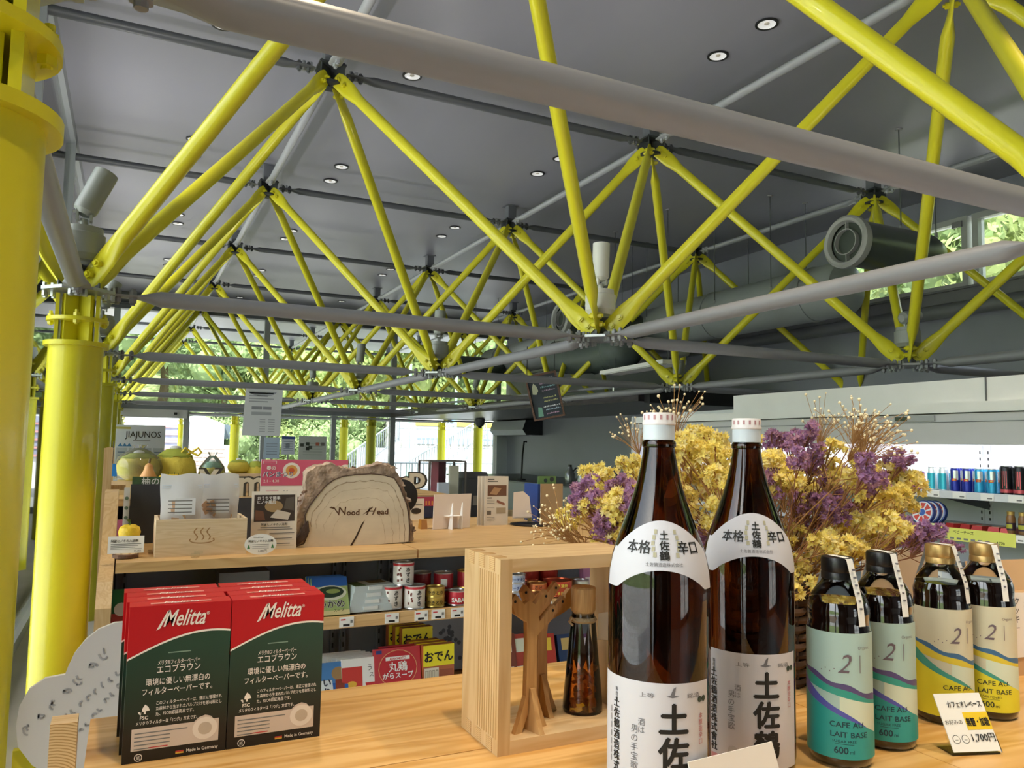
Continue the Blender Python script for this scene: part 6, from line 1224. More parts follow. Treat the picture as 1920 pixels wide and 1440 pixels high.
# ---- coffee base bottles
COF = mat('coffee liquid', '#120a07', .06, coat=1.0); CP = [(.030, 0), (.0345, .003), (.0360, .010), (.0360, .150), (.0352, .156), (.0345, .163), (.0352, .169), (.0350, .176), (.0325, .184), (.0285, .192), (.0235, .199), (.0185, .205), (.0170, .209), (.0168, .212)]
def crad(z):
    for (r0, z0), (r1, z1) in zip(CP[:-1], CP[1:]):
        if z0 <= z <= z1: return r0+(r1-r0)*(z-z0)/(z1-z0)
    return .017
def coffee(label, x, y, kind, az_off=0):
    t = thing('coffee_bottle', label, 'bottle', (x, y, TZ), 0, 'cafe au lait base bottles'); az = math.atan2(CAM.y-y, CAM.x-x)+az_off
    MB().lathe([p for p in CP if p[1] <= .185]+[(.001, .1845)], COF, n=48).build('filled_body', t, ang=1.0)
    MB().lathe([(r+.0006, z) for r, z in CP if z >= .180], THIN, n=40, cap=False).build('glass_shoulder', t)
    cm = mat('black cap', '#121214', .35) if kind == 'teal' else mat('brass cap', '#b3945c', .35, .6)
    MB().lathe([(.0172, .209), (.0186, .2095), (.0186, .2165), (.0180, .2175), (.0185, .2185), (.0185, .232), (.0175, .2345), (.001, .2345)], cm, n=40).build('cap', t)
    A = 1.45; zb_, zt_ = .012, .152; r_ = .0364; sky_, low = ('#a9c6c2', '#2a9c98') if kind == 'teal' else ('#cfccb4', '#e2d72e')
    b1, b2, b3 = (('#55487a', '#2f9a8c', '#5558b0') if kind == 'teal' else ('#3a6a94', '#d9c43a', '#3f9a8c'))
    SKY = mat('label sky '+kind, sky_, .5); LOW = mat('label low '+kind, low, .5)
    tl = .004 if kind != 'teal' else 0
    MB().lathe([(r_, zb_), (r_, zt_)], SKY, n=40, a0=az-A, a1=az+A).build('label', t)
    q = MB(); n = 24
    def band(f0, f1, mt, off, a0=-A, a1=A):
        vs = []
        for i in range(n+1): a = a0+(a1-a0)*i/n; vs += [((r_+off)*math.cos(az+a), (r_+off)*math.sin(az+a), f0(a)), ((r_+off)*math.cos(az+a), (r_+off)*math.sin(az+a), f1(a))]
        q.add(vs, [(2*i, 2*i+2, 2*i+3, 2*i+1) for i in range(n)], mt)
    k1 = lambda a: .100-.011*(a+.4)+.0018*math.sin(a*6); k2 = lambda a: .094-.011*(a+.4)+.001*math.sin(a*5); k3 = lambda a: .083-.008*(a+.2); k4 = lambda a: .086-.022*(a+.9)+.001*math.sin(a*4); k5 = lambda a: .074-.0155*(a+.9)
    band(lambda a: k2(a), k1, mat('hill1 '+kind, b1, .5), .0002); band(lambda a: k3(a), k2, mat('hill2 '+kind, b2, .5), .0003); band(lambda a: min(k4(a)-.004, k3(a)), k3, mat('pale strip', '#dfe0c8' if kind != 'teal' else '#cfdcc8', .5), .00035, 0.0, A)
    band(k5, k4, mat('hill3 '+kind, b3, .5), .0005); band(lambda a: zb_, lambda a: k5(a), LOW, .0006); q.build('label_hills', t)
    q = MB(); TI = mat('label ink teal', '#123a48', .5) if kind == 'teal' else mat('label ink dark', '#2c3420', .5); rr = lambda z: r_+.0007; PEN = mat('pencil', '#6a5c66', .6)
    q.ctext('CAFE AU', (0, 0), .0475, .0085, rr, az+.20, TI, bold=.012, sx=1.12, off=.0004); q.ctext('LAIT BASE', (0, 0), .0365, .0085, rr, az+.28, TI, bold=.012, sx=1.12, off=.0004)
    q.ctext('SUGAR FREE' if kind == 'teal' else 'SWEETENED', (0, 0), .0305, .0042, rr, az+.12, TI, sx=1.15, off=.0004); q.ctext('600', (0, 0), .0185, .0105, rr, az+.02, TI, bold=.02, off=.0004); q.ctext('ml', (0, 0), .0185, .006, rr, az+.34, TI, off=.0004)
    q.ctext('2', (0, 0), .108, .030, rr, az+.16, PEN, off=.0004, shear=.35, sx=.9); q.lathe([(r_+.0011, .108), (r_+.0011, .128)], PEN, n=1, a0=az+.62, a1=az+.645); q.ctext('Organic', (0, 0), .1345, .005, rr, az+.78, PEN, off=.0004)
    for k in range(4): q.lathe([(r_+.001, .108+.003*(k % 2)), (r_+.001, .1093+.003*(k % 2))], PEN, n=1, a0=az-.55+k*.13, a1=az-.52+k*.13)
    q.lathe([(r_+.001, .0285), (r_+.001, .029)], TI, n=6, a0=az-.15, a1=az+.4); q.build('label_lettering', t)
    # paper seal strip over the cap
    q = MB(); d = Vector((math.cos(az+.75), math.sin(az+.75), 0)); s = Vector((-d.y, d.x, 0))*.0046; path = []
    for sgn in (-1, 1):
        pass
    path = [(-.0375, .165), (-.034, .186), (-.021, .222), (-.0192, .2335), (-.012, .2352), (.012, .2352), (.0192, .2335), (.026, .212), (.0345, .186), (.0375, .160)]
    vs = []
    for r, z in path: vs += [d*r-s+ZZ*z, d*r+s+ZZ*z]
    q.add(vs, [(2*i, 2*i+2, 2*i+3, 2*i+1) for i in range(len(path)-1)], mat('seal strip', '#e3e3e0', .6)); o = q.build('seal_strip', t)
    q = MB()
    for k in range(6):
        f = .15+.7*k/6; i = 6; pa = Vector((.0192, 0, .2335)); pb_ = Vector((.0375, 0, .160)); c = pa.lerp(pb_, f); bul_ = .0022; cc = d*(c.x+bul_+.001)+ZZ*c.z; q.box(cc, (.0025, .0025, .002), LINK, Matrix.Rotation(az+.75, 3, 'Z'))
    q.build('seal_marks', t)
    return t
coffee('front teal labelled cafe au lait base bottle with black cap', 1.023, -.632, 'teal')
coffee('rear teal labelled cafe au lait base bottle with black cap', 1.120, -.616, 'teal')
coffee('left yellow labelled cafe au lait base bottle with brass cap', 1.270, -.590, 'yellow', .28)
coffee('right yellow labelled cafe au lait base bottle with brass cap', 1.348, -.602, 'yellow', -.05)
# ---- handwritten price card on clear foot
p = PZ(1835, 1420, TZ); t = thing('handwritten_card', 'white handwritten price card leaning at the coffee bottles', 'sign', (p.x+.005, p.y+.005, TZ), -.32)
yd = Vector((-.10, .45, 1)).normalized(); q = MB(); w_, h_ = .062, .066; q.prism([(-w_/2, 0), (w_/2, 0), (w_/2, h_), (-w_/2, h_)], (0, 0, 0.004), XX, yd, .0012, mat('card white', '#e8e8e4', .6)); q.build('card', t, smooth=False)
q = MB(); nn = XX.cross(yd); o_ = Vector((0, 0, .004))+nn*.0012; q.rect(-.002, .024, w_/2, .044, o_, XX, yd, mat('card yellow', '#e4c326', .6), .0003)
q.text('カフェオレベース', o_+yd*.05-XX*.018, XX, yd, .0085, INK, 'L', bold=.015, maxw=.045); q.text('無糖・加糖', o_+yd*.029+XX*.014, XX, yd, .0105, INK, 'C', bold=.03, maxw=.03); q.text('お好みの', o_+yd*.031-XX*.029, XX, yd, .006, INK, 'L', maxw=.024); q.text('1,700円', o_+yd*.0115-XX*.001, XX, yd, .011, INK, 'L', bold=.015, maxw=.03)
for k in (-1, 0): 
    c_ = (-.022+.012*(k+1), .014); ring = disc(c_[0], c_[1], .0048); q.flat(ring, o_, XX, yd, INK, .0004); q.flat(disc(c_[0], c_[1], .0042), o_, XX, yd, mat('card white', '#e8e8e4'), .0005); q.rect(c_[0]-.002, c_[1]-.001, c_[0]+.002, c_[1]-.0005, o_, XX, yd, INK, .0006)
q.build('handwriting', t, smooth=False); q = MB(); q.prism([(-w_/2-.002, -.002), (w_/2+.002, -.002), (w_/2+.002, .02), (-w_/2-.002, .02)], Vector((0, 0, .004))-nn*.002, XX, yd, .002, THIN); q.b2((-w_/2, 0, 0), (w_/2, .03, .002), THIN); q.build('clear_holder', t, smooth=False)
# ---- paper gift bag and cream carton at the right edge
KR = mat('kraft paper', '#c9a67c', .8, noise=.05)
t = thing('kraft_bag', 'brown kraft paper bag with handwritten note at the right edge', 'bag', (1.60, -.47, TZ), -.15); MB().b2((-.075, -.04, 0), (.075, .04, .13), KR).build('bag_body', t, smooth=False); MB().prism([(-.075, .13), (.075, .13), (.075, .185), (-.075, .185)], (0, -.038, 0), XX, Vector((0, .25, 1)), .001, KR).build('folded_top', t, smooth=False)
q = MB(); q.prism([(-.05, .03), (.06, .03), (.065, .13), (-.045, .135)], (0, -.041, 0), XX, ZZ, .001, PAPER); q.build('note', t, smooth=False); q = MB(); q.text('クッキー', (-.03, -.0425, .115), XX, ZZ, .014, INK, vert=True); q.text('あります', (-.008, -.0425, .11), XX, ZZ, .012, INK, vert=True); q.build('handwriting', t, smooth=False); MB().sphere((-.066, -.043, .125), .014, mat('red seal sticker', '#d9583c', .5), 12, 8, (1, .15, 1)).build('red_sticker', t)
t = thing('cream_board', 'cream upright board behind the coffee bottles', 'board', (1.60, -.28, TZ)); MB().b2((-.105, 0, 0), (.1, .01, .175), mat('cream', '#cfc4b2', .7)).build('board', t, smooth=False); MB().b2((-.1, .01, 0), (.09, .06, .01), mat('cream', '#cfc4b2')).build('foot', t, smooth=False)
# ================================================================== dried flower basket
BX, BY = 1.185, -.325
BSK = mat('basket willow', '#5d4432', .75, noise=.25, nscale=30); BSD = mat('basket willow dark', '#463225', .8, noise=.2, nscale=30)
t = thing('woven_basket', 'dark woven willow basket holding dried flowers behind the sake bottles', 'basket', (BX, BY, TZ)); bh = .15; rb = .085
MB().lathe([(.075, 0), (rb-.008, .01), (rb-.006, bh)], BSD, n=36).build('liner', t)
for k in range(11):
    q = MB(); n = 48; z = .008+k*.0132
    q.tube([((rb+.0035*math.cos(12*a+PI*(k % 2)))*math.cos(a), (rb+.0035*math.cos(12*a+PI*(k % 2)))*math.sin(a), z) for a in [2*PI*i/n for i in range(n+1)]], .0062, BSK if k % 3 else BSD, 6, False); q.build('weave_strand', t)
for k in range(24): a = 2*PI*k/24; q = MB(); q.cyl((rb*math.cos(a), rb*math.sin(a), 0), (rb*math.cos(a), rb*math.sin(a), bh), .0032, BSD, n=6); q.build('stake', t)
# floret clusters
YF = leaf('statice yellow', '#f7e88e', .1, .45); YF2 = leaf('statice cream', '#f1e6aa', .1, .45); PF = leaf('statice purple', '#b189b4', .16, .45); PF2 = leaf('statice dusk', '#c097ac', .16, .45); CRM = mat('gypsophila cream', '#e2d3b0', .85); STM = mat('dry stem', '#9a7345', .9, noise=.15, nscale=50); STD = mat('dry stem brown', '#7f5236', .9)
def floret(q, c, d, s, mt, rnd):
    """small ruffled cup of five petals"""
    d = d.normalized(); a = ZZ if abs(d.z) < .9 else XX; x = d.cross(a).normalized(); y = d.cross(x); n = 6; k = len(q.v); vs = [c]
    for i in range(n): t = 2*PI*i/n+rnd.uniform(-.2, .2); r = s*rnd.uniform(.35, .5); vs.append(c+(x*math.cos(t)+y*math.sin(t))*r+d*s*.45)
    for i in range(n): t = 2*PI*(i+.5)/n; r = s*rnd.uniform(.5, .85); vs.append(c+(x*math.cos(t)+y*math.sin(t))*r+d*s*rnd.uniform(.45, .95))
    fs = [(0, 1+i, 1+(i+1) % n) for i in range(n)]+[(1+i, 1+n+i, 1+(i+1) % n) for i in range(n)]
    q.add(vs, fs, mt)
def head_mesh(kind, seed):
    rnd = random.Random(seed); q = MB(); ST = STM if kind in ('y', 'c') else STD; m1, m2 = {'y': (YF, YF2), 'p': (PF, PF2), 'c': (CRM, CRM)}[kind]
    if kind == 'c':
        for i in range(34):
            d = Vector((rnd.gauss(0, .7), rnd.gauss(0, .7), rnd.uniform(.4, 1.3))); e = d*rnd.uniform(.02, .045); q.tube([(0, 0, -.02), e*.5+Vector((0, 0, -.004)), e], .0004, STM, 3, False); q.sphere(e, rnd.uniform(.0012, .0024), CRM, 6, 4)
    else:
        nb = 5 if kind == 'y' else 7
        for i in range(nb):
            a = 2*PI*i/nb+rnd.uniform(-.4, .4); rr = rnd.uniform(.006, .019); c = Vector((rr*math.cos(a), rr*math.sin(a), rnd.uniform(-.016, .014))); q.tube([(0, 0, -.04), c*.5+Vector((0, 0, -.015)), c], .0009, ST, 4, False)
            rad = rnd.uniform(.007, .0105)
            for j in range(22 if kind == 'y' else 18):
                d = Vector((rnd.gauss(0, 1), rnd.gauss(0, 1), rnd.gauss(.35, .8))).normalized(); floret(q, c+d*rad*rnd.uniform(.35, .85), d+Vector((0, 0, .2)), rnd.uniform(.0055, .0085), m1 if rnd.random() < .66 else m2, rnd)
    o = q.build('head', ang=1.2); me = o.data; bpy.data.objects.remove(o); me.name = 'blossoms'; return me
HY = [head_mesh('y', 20+k) for k in range(4)]; HP = [head_mesh('p', 40+k) for k in range(4)]; HC = [head_mesh('c', 60+k) for k in range(3)]
def stem_mesh(mt, seed):
    rnd = random.Random(seed); q = MB(); b = rnd.uniform(-.06, .06); c = rnd.uniform(-.06, .06); P_ = [(b*math.sin(PI*s), c*math.sin(PI*s), s) for s in [i/6 for i in range(7)]]
    q.tube(P_, .0042, mt, 5, False, .003)
    for k in range(3):
        s = rnd.uniform(.55, .9); p = Vector((b*math.sin(PI*s), c*math.sin(PI*s), s)); q.tube([p, p+Vector((rnd.uniform(-.05, .05), rnd.uniform(-.05, .05), .09)), p+Vector((rnd.uniform(-.1, .1), rnd.uniform(-.1, .1), .15))], .0025, mt, 4, False)
    o = q.build('stem'); me = o.data; bpy.data.objects.remove(o); me.name = 'stem'; return me
SY = [stem_mesh(STM, k) for k in range(3)]; SP = [stem_mesh(STD, 10+k) for k in range(3)]
yel = [(1114, 883), (1135, 899), (1176, 869), (1185, 895), (1152, 949), (1161, 1010), (1265, 826), (1301, 828), (1336, 821), (1327, 845), (1355, 836), (1265, 871), (1289, 930), (1327, 897), (1336, 925), (1303, 897), (1350, 864), (1341, 958), (1298, 996), (1431, 850), (1468, 866), (1483, 888), (1497, 1058), (1501, 1100), (1478, 1085), (1558, 839), (1704, 898), (1685, 891), (1706, 912), (1683, 927), (1700, 938), (1659, 950), (1673, 971), (1680, 988), (1621, 976), (1600, 993), (1579, 979), (1551, 1007), (1577, 1021), (1621, 1016), (1643, 1005), (1534, 1035), (1527, 924), (1120, 917), (1172, 919), (1080, 956), (1099, 954), (1059, 979), (1120, 944), (1151, 946), (1170, 948), (1270, 900), (1282, 960), (1312, 870), (1345, 890), (1440, 880), (1500, 930), (1610, 1030), (1560, 1040), (1590, 1045), (1640, 960), (1490, 1000), (1130, 1005), (1275, 845), (1345, 985), (1600, 905), (1570, 880), (1650, 915), (1515, 900), (1470, 905), (1610, 860), (1255, 905), (1240, 860), (1360, 900)]
pur = [(1095, 933), (1086, 938), (1106, 926), (1132, 960), (1136, 975), (1147, 987), (1159, 915), (1182, 929), (1317, 1006), (1312, 1043), (1452, 831), (1487, 826), (1497, 855), (1440, 902), (1506, 939), (1527, 851), (1527, 870), (1676, 863), (1692, 870), (1626, 879), (1633, 903), (1586, 894), (1555, 900), (1579, 931), (1621, 943), (1534, 948), (1562, 960), (1591, 969), (1529, 988), (1570, 997), (1695, 1002), (1709, 1016), (1737, 993), (1744, 1012), (1782, 1028), (1540, 905), (1500, 965), (1140, 1000), (1128, 985), (1510, 815), (1330, 1020)]
crm = [(1605, 808), (1615, 828), (1625, 840), (1600, 838), (1060, 1002), (1075, 1012), (1260, 800), (1050, 990), (1540, 815), (1190, 832), (1632, 850)]
rnd = random.Random(77); base = Vector((BX, BY, TZ+bh-.04))
def where(u, v):
    h = 'high' if v < 880 else ('at mid height' if v < 960 else 'low')
    for lim, nm in ((1130, 'at the far left tip of the bouquet'), (1200, 'left of the left sake bottle'), (1300, 'just right of the left bottle neck'), (1400, 'between the two bottle necks'), (1480, 'just right of the right bottle neck'), (1560, 'right of the right sake bottle'), (1640, 'above the coffee bottles'), (1720, 'above the yellow coffee bottles'), (1900, 'at the far right tip of the bouquet')):
        if u < lim: return h+' '+nm
def sprig(kind, u, v, k):
    dep = 1.24+rnd.uniform(-.10, .16)
    tip = PD(u, v, dep)
    if kind == 'y': name, lab, H, S = 'statice_sprig', 'yellow dried statice sprig '+where(u, v), HY, SY
    elif kind == 'p': name, lab, H, S = 'statice_sprig', 'purple dried statice sprig '+where(u, v), HP, SP
    else: name, lab, H, S = 'gypsophila_sprig', 'wispy cream gypsophila sprig '+where(u, v), HC, SY
    b = base+Vector((rnd.uniform(-.04, .04), rnd.uniform(-.04, .04), 0)); d = tip-b; L_ = d.length
    rot = d.to_track_quat('Z', 'Y').to_matrix().to_4x4()
    t = thing(name, lab, 'dried flower', tip, 0, '%s sprigs in the basket' % {'y': 'yellow', 'p': 'purple', 'c': 'cream'}[kind])
    m_ = Matrix.Translation(b-tip) @ rot @ Matrix.Diagonal((min(L_, .35), min(L_, .35), L_-.03, 1)); o = inst('stem', S[k % len(S)], t, m_)
    up = (d.normalized()+Vector((0, 0, .5))).normalized(); r2 = up.to_track_quat('Z', 'Y').to_matrix().to_4x4()
    inst('blossoms', H[k % len(H)], t, r2 @ Matrix.Rotation(rnd.uniform(0, 6), 4, 'Z') @ Matrix.Scale(rnd.uniform(.95, 1.3)*{'y': 1.06, 'p': .88, 'c': 1.0}[kind], 4))
for k, (u, v) in enumerate(yel): sprig('y', u, v, k)
for k, (u, v) in enumerate(pur): sprig('p', u, v, k)
for k, (u, v) in enumerate(crm): sprig('c', u, v, k)
# loose dry stems as fillers between the heads
for k in range(26):
    a = rnd.uniform(-1.2, 1.2); tip = PD(rnd.uniform(1240, 1640), rnd.uniform(900, 1040), 1.28+rnd.uniform(-.06, .12)); d = tip-base; t = thing('dry_stem', 'bare brown dried stem among the flowers', 'dried stem', tip, 0, 'bare stems in the basket'); inst('stem', SP[k % 3] if k % 2 else SY[k % 3], t, Matrix.Translation(base-tip) @ d.to_track_quat('Z', 'Y').to_matrix().to_4x4() @ Matrix.Diagonal((.35, .35, d.length, 1)))

# ================================================================== outside
PAVE = mat('paving', '#d2d2d2', .75, noise=.1, nscale=1.2)
g = make_struct('ground', MB().b2((-60, -40, -.35), (60, 70, -.21), mat('asphalt', '#b9b8b4', .85, noise=.1, nscale=.6)))
pv = make_struct('terrace', MB().b2((-5, -8, -.2), (9.5, 26, -.02), mat('paving joint', '#8f9092', .8)))
tile = MB().b2((-.29, -.29, -.02), (.29, .29, 0), PAVE); o = tile.build('tile', smooth=False); TM = o.data; bpy.data.objects.remove(o); TM.name = 'paving_tile'
for i in range(8):
    for j in range(38):
        x = -.85-i*.6
        inst('paving_tile', TM, pv, Matrix.Translation((x, -1.0+j*.6, 0)))
for i in range(-1, 15):
    for j in range(8): inst('paving_tile', TM, pv, Matrix.Translation((.2+i*.6, 17.1+j*.6, 0)))
# hillside
HILL = leaf('hillside green', '#95a672', .3, .0)
def hz(x, y):
    e = max(0, (y-33)/9); h = min(15, 2.6*e**1.15); h2 = max(0, (-x-14)/7.0); h3 = max(0, (x-20)/6); return -.3+h+min(9, 1.8*h2)+min(12, 3*h3)+.35*math.sin(x*.5)*math.cos(y*.4)
q = MB(); nx, ny = 60, 50; vs = []
for j in range(ny+1):
    for i in range(nx+1): x = -60+120*i/nx; y = -30+100*j/ny; vs.append((x, y, hz(x, y) if (y > 33 or x < -14 or x > 20) else -.6))
q.add(vs, [(j*(nx+1)+i, j*(nx+1)+i+1, (j+1)*(nx+1)+i+1, (j+1)*(nx+1)+i) for j in range(ny) for i in range(nx)], HILL); make_struct('hillside', q, True)
# trees
LV = [leaf('foliage light', '#aab87c', .3), leaf('foliage mid', '#92a676', .35), leaf('foliage dark', '#74906a', .35), leaf('foliage blue', '#8ca392', .3)]; TRK = mat('tree trunk', '#6b5a48', .9, noise=.2)
def crown_mesh(seed, mt, n=5200):
    r = random.Random(seed); q = MB(); blobs = [(Vector((r.gauss(0, .8), r.gauss(0, .8), r.uniform(-.6, 1.6))), r.uniform(.7, 1.3)) for _ in range(16)]; vs = []; fs = []
    for k in range(n):
        c, br = r.choice(blobs); d = Vector((r.gauss(0, 1), r.gauss(0, 1), r.gauss(.2, 1))).normalized(); p = c+d*br*r.uniform(.75, 1.05); a = Vector((r.gauss(0, 1), r.gauss(0, 1), r.gauss(0, 1))).normalized(); b = d.cross(a).normalized(); s = r.uniform(.07, .14); a2 = b.cross(d+a*.5).normalized()
        i = len(vs); vs += [p-b*s*.5, p+a2*s, p+b*s*.5, p-a2*s]; fs.append((i, i+1, i+2, i+3))
    q.add(vs, fs, mt)
    for c, br in blobs: q.sphere(c, br*.55, mt, 10, 8)
    o = q.build('crown', smooth=False); me = o.data; bpy.data.objects.remove(o); return me
CR = [crown_mesh(100+k, LV[k % 4]) for k in range(8)]
tm = MB(); tm.tube([(0, 0, 0), (.1, .05, 1.2), (0, .1, 2.4), (.1, 0, 3.6)], .2, TRK, 8, True, .08); o = tm.build('trunk'); TK = o.data; bpy.data.objects.remove(o)
def tree(x, y, s, k, where, z=None):
    z = hz(x, y) if z is None else z
    t = thing('tree', 'leafy %s tree %s' % (['light green', 'mid green', 'dark green', 'blue green'][k % 4], where), 'tree', (x, y, z-.2), 0, 'trees outside'); inst('trunk', TK, t, Matrix.Scale(s, 4)); inst('crown', CR[k % 8], t, Matrix.Translation((0, 0, 3.4*s)) @ Matrix.Rotation(k*1.3, 4, 'Z') @ Matrix.Diagonal((s*1.1, s*1.1, s*1.15, 1)))
r_ = random.Random(31); k = 0
for row, (y, n) in enumerate([(38, 15), (44, 16), (51, 17), (59, 18)]):
    for i in range(n):
        x = -20+i*58/n+r_.uniform(-1, 1); tree(x, y+r_.uniform(-2, 2), r_.uniform(1.0, 1.45), r_.randint(0, 7) if row else r_.choice([0, 0, 1, 4, 5]), 'on the far hillside, row %s up, number %d from left' % (ORD[row], i+1)); k += 1
for i in range(9): tree(PY(455+i*34, 840, 35.5).x, 35.5+r_.uniform(-1, 1), r_.uniform(.55, .8), r_.choice([0, 4, 1, 5]), 'low on the bank behind the door, number %d from left' % (i+1), -1.0)
for i in range(12): tree(-17-r_.uniform(0, 9), 10+i*3.6, r_.uniform(1.0, 1.4), r_.choice([2, 3, 1, 6, 7]), 'on the slope left of the colonnade, number %d going back' % (i+1))
for i in range(9): tree(20+r_.uniform(0, 5), -6+i*3.2, r_.uniform(1.2, 1.6), r_.choice([0, 4, 5, 1]), 'behind the clerestory windows, number %d going back' % (i+1), 0.5)
# buildings, walls and railings beyond the far glazing
BW = mat('building white', '#c9cccf', .7); BRK = mat('pale brick', '#a8938b', .8)
YB = 33.0
def bx_(u0, v0, u1, v1): x0, x1, z0, z1 = rectY(u0, v0, u1, v1, YB); return x0, x1, z0, z1
x0, x1, z0, z1 = bx_(355, 779, 420, 860)
t = thing('white_warehouse', 'large white gabled building beyond the far door', 'building', (x0, YB, -.3)); w_ = x1-x0; h_ = z1+.3
MB().prism([(0, 0), (w_, 0), (w_, h_-.35), (w_*.35, h_), (0, h_-.05)], (0, 5, 0), XX, ZZ, 5, BW).build('wall', t, smooth=False); x2, x3, z2, z3 = bx_(416, 796, 434, 823); MB().b2((w_, .3, z2+.3), (x3-x0, 2.6, z3+.3), mat('dark awning', '#56636b', .6)).build('awning', t, smooth=False)
x0, x1, z0, z1 = bx_(222, 780, 352, 860); t = thing('terrace_house', 'building with pink trim and window bands beyond the far door', 'building', (x0, YB, -.3)); w_ = x1-x0; h_ = z1+.3; MB().b2((0, 0, 0), (w_-.02, 4, h_), BW).build('wall', t, smooth=False)
xa_ = bx_(306, 790, 352, 800)[0]-x0
for k in range(5):
    zt = PY(330, 787+k*14, YB).z+.3; MB().b2((xa_+.1, -.06, zt-.24), (w_-.1, -.0, zt), mat('window band', '#8f94ac', .4)).build('window', t, smooth=False); MB().b2((xa_, -.12, zt-.32), (w_-.02, -.0, zt-.25), mat('pink trim', '#c98e90', .6)).build('pink_trim', t, smooth=False)
x0, x1, z0, z1 = rectY(354, 834, 436, 866, 31); t = thing('brick_wall', 'low pale brick wall in front of the white building', 'wall', (x0, 31, -.25)); h_ = z1+.25; w_ = x1-x0; MB().b2((0, 0, 0), (w_, .25, h_), mat('mortar', '#b9b0aa', .8)).build('mortar', t, smooth=False); bm_ = MB().b2((-.19, -.02, 0), (.19, .02, .13), BRK); o = bm_.build('b', smooth=False); BM = o.data; bpy.data.objects.remove(o); BM.name = 'brick'
for j in range(int(h_/.155)):
    for i in range(int(w_/.41)): inst('brick', BM, t, Matrix.Translation((.25+i*.41+(.08 if j % 2 else 0)-.04, -.002, .02+j*.155)))
WR = mat('white rail', '#8f969c', .5)
t = thing('stair_block', 'white concrete stairs with railings beyond the far glazing', 'stairs', (0, 0, 0))
for k in range(10): MB().b2((9.3, 27.2+k*.55, -.3), (20, 27.75+k*.55, -.05+k*.15), mat('stair grey', '#a9abac', .8)).build('step', t, smooth=False)
MB().b2((11.0, 33, -.3), (22, 37, 3.1), mat('school wall', '#c5c2bc', .7)).build('upper_wall', t, smooth=False)
for i in range(5): MB().b2((12.2+i*1.6, 32.96, 1.5), (13.2+i*1.6, 33.0, 2.3), mat('far window', '#a9b4c4', .3)).build('window', t, smooth=False); MB().b2((12.1+i*1.6, 32.94, 2.35), (13.3+i*1.6, 33.0, 2.55), mat('ochre panel', '#d0ae50', .6)).build('ochre_panel', t, smooth=False)
def railing(label, a, b, n, h=1.0):
    a = Vector(a); b = Vector(b); t = thing('railing', label, 'railing', a); d = b-a; q = MB(); q.cyl((0, 0, h), d+ZZ*h, .03, WR, n=8); q.build('handrail', t); q = MB(); q.cyl((0, 0, .15), d+ZZ*.15, .02, WR, n=8); q.build('lower_rail', t)
    for k in range(n+1): q = MB(); p = d*(k/n); q.cyl(p, p+ZZ*h, .018 if k % 6 else .03, WR, n=6); q.build('baluster', t)
railing('white stair railing rising to the right behind the log', (7.0, 26.6, -.2), (11.0, 32.0, 1.6), 30)
railing('white stair railing rising beyond the acrylic case', (9.6, 26.6, -.2), (15.5, 32.6, 1.9), 34)
railing('white terrace railing low beyond the far glazing', (8.2, 25.6, -.2), (14.5, 25.6, -.2), 30)
railing('white upper terrace railing in front of the far building', (11.2, 32.7, 1.2), (20, 32.7, 1.2), 40)
for k, (x, y) in enumerate([(PY(853, 850, 26.4).x, 26.4), (PY(766, 850, 26.2).x, 26.2)]):
    t = thing('flag_pole', 'pale green pole %s beyond the far glazing' % ['with a blue flag', 'left of the flag'][k], 'pole', (x, y, -.2)); MB().cyl((0, 0, 0), (0, 0, 4.6), .05, mat('pole green', '#9fd4bc', .5), n=12).build('pole', t)
    if k == 0: MB().prism([(-.35, 2.3), (0, 2.4), (0, 2.75), (-.33, 2.7)], (0, 0, 0), XX, ZZ, .01, mat('flag blue', '#8fb2e4', .7)).build('flag', t, smooth=False)
    else: MB().lathe([(.05, 0), (.06, .02), (.03, .05)], WHITE, n=12, c=(0, 0, 4.6)).build('finial', t)
# street things at far left
t = thing('guard_rail', 'low red and white rail across the road at the left', 'railing', (-9, 12, 0)); MB().b2((0, 0, .75), (.06, 20, .95), mat('rail red', '#c87868', .6)).build('beam', t, smooth=False)
for k in range(8): MB().b2((0, k*2.7, -.3), (.08, k*2.7+.1, .95), WR).build('post', t, smooth=False)
x_ = PX(58, 960, -2.6); t = thing('garden_table', 'small round cafe table outside the left glazing', 'table', (-2.4, 6.2, 0)); MB().cyl((0, 0, .7), (0, 0, .73), .38, WHITE, n=28).build('table_top', t); MB().cyl((0, 0, 0), (0, 0, .7), .025, GRY, n=10).build('post', t); MB().lathe([(.22, 0), (.2, .02), (.03, .04)], GRY, n=20).build('base', t)
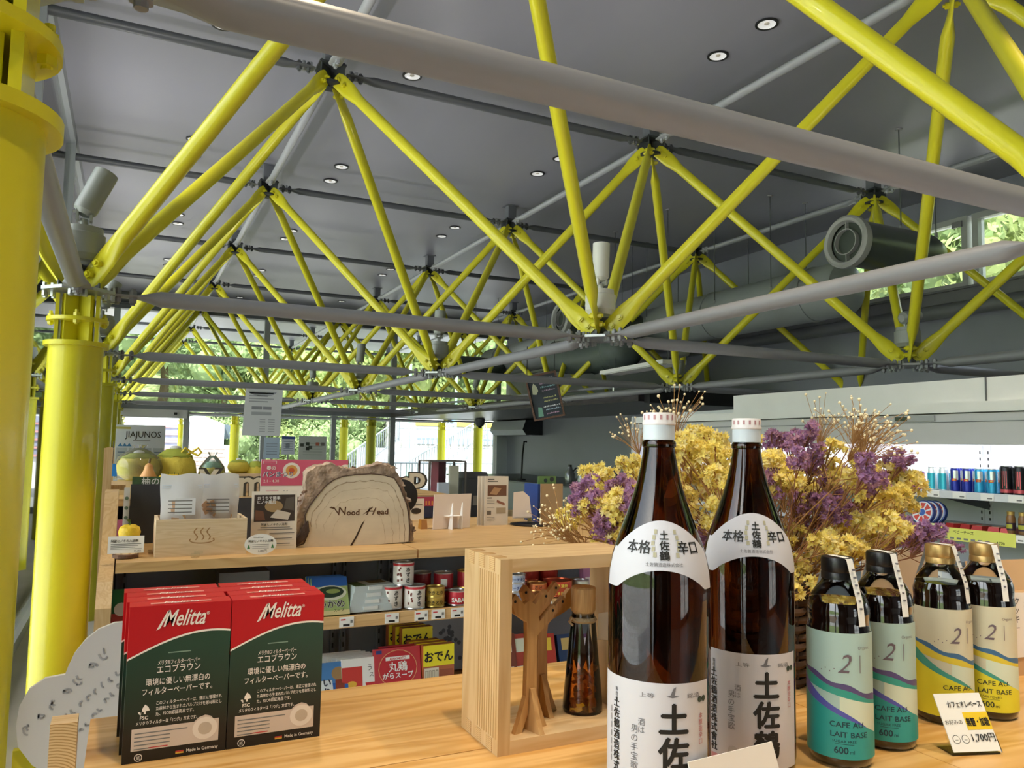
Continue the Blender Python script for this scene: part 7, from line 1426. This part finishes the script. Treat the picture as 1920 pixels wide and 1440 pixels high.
# ================================================================== prints, letterings and fittings belong to the part they sit on
HOST = {'print': ('body', 'board', 'card', 'wrapper', 'carton', 'sheet', 'cover', 'tub_body', 'strip'), 'lettering': ('board', 'card', 'carton_lower', 'sheet'), 'handwriting': ('card', 'note', 'board'), 'photo': ('card', 'wrapper'), 'photos': ('sheet',),
        'rim': ('body', 'barrel'), 'top_print': ('carton_upper',), 'green_field': ('carton_upper',), 'white_arc': ('carton_upper',), 'brush_lettering': ('front_label',), 'emblems': ('front_label',), 'shoulder_lettering': ('shoulder_label',), 'laurel_emblem': ('shoulder_label',), 'cap_print': ('cap',),
        'label_hills': ('label',), 'label_lettering': ('label',), 'seal_marks': ('seal_strip',), 'lens': ('barrel',), 'inner_ring': ('rim', 'barrel'), 'bulb': ('reflector',), 'chalk_drawing': ('board',), 'burnt_lettering': ('cut_face',), 'cracks': ('cut_face',), 'hot_spring_mark': ('front_board',), 'letter_face': ('letter_body',), 'lid_print': ('tub_body',), 'label_print': ('label_band',), 'controller_screen': ('controller',), 'barcode_label': ('body',), 'twine_knot': ('twine',), 'peg_hole': ('branch_panel',), 'bolt': ('ring_plate',), 'seal_fold': ('wrapper',), 'pink_trim': ('wall',), 'window': ('wall', 'upper_wall'), 'ochre_panel': ('upper_wall',), 'bark_flake': ('bark',), 'inner_bark_line': ('bark',), 'joint_band': ('body',), 'louvre': ('body',)}
def stem(n): return n.rsplit('.', 1)[0] if n[-3:].isdigit() and '.' in n else n
for o in [o for o in bpy.data.objects if o.parent is None]:
    kids = [(stem(c.name), c) for c in o.children]
    for n_, c in kids:
        if n_ in HOST and not c.children:
            for hn in HOST[n_]:
                h = next((k for m_, k in kids if m_ == hn and k is not c), None)
                if h is not None: c.parent = h; break

# flat print made of many separate strokes is one uncountable part
for o in bpy.data.objects:
    if o.type == 'MESH' and o.parent is not None and stem(o.name) in ('print', 'lettering', 'label_lettering', 'handwriting', 'chalk_drawing', 'photos', 'brush_lettering', 'shoulder_lettering', 'emblems', 'laurel_emblem', 'seal_marks', 'cap_print', 'wood_chips', 'dried_contents', 'cracks', 'burnt_lettering', 'peg_hole', 'inner_bark_line'): o['kind'] = 'stuff'
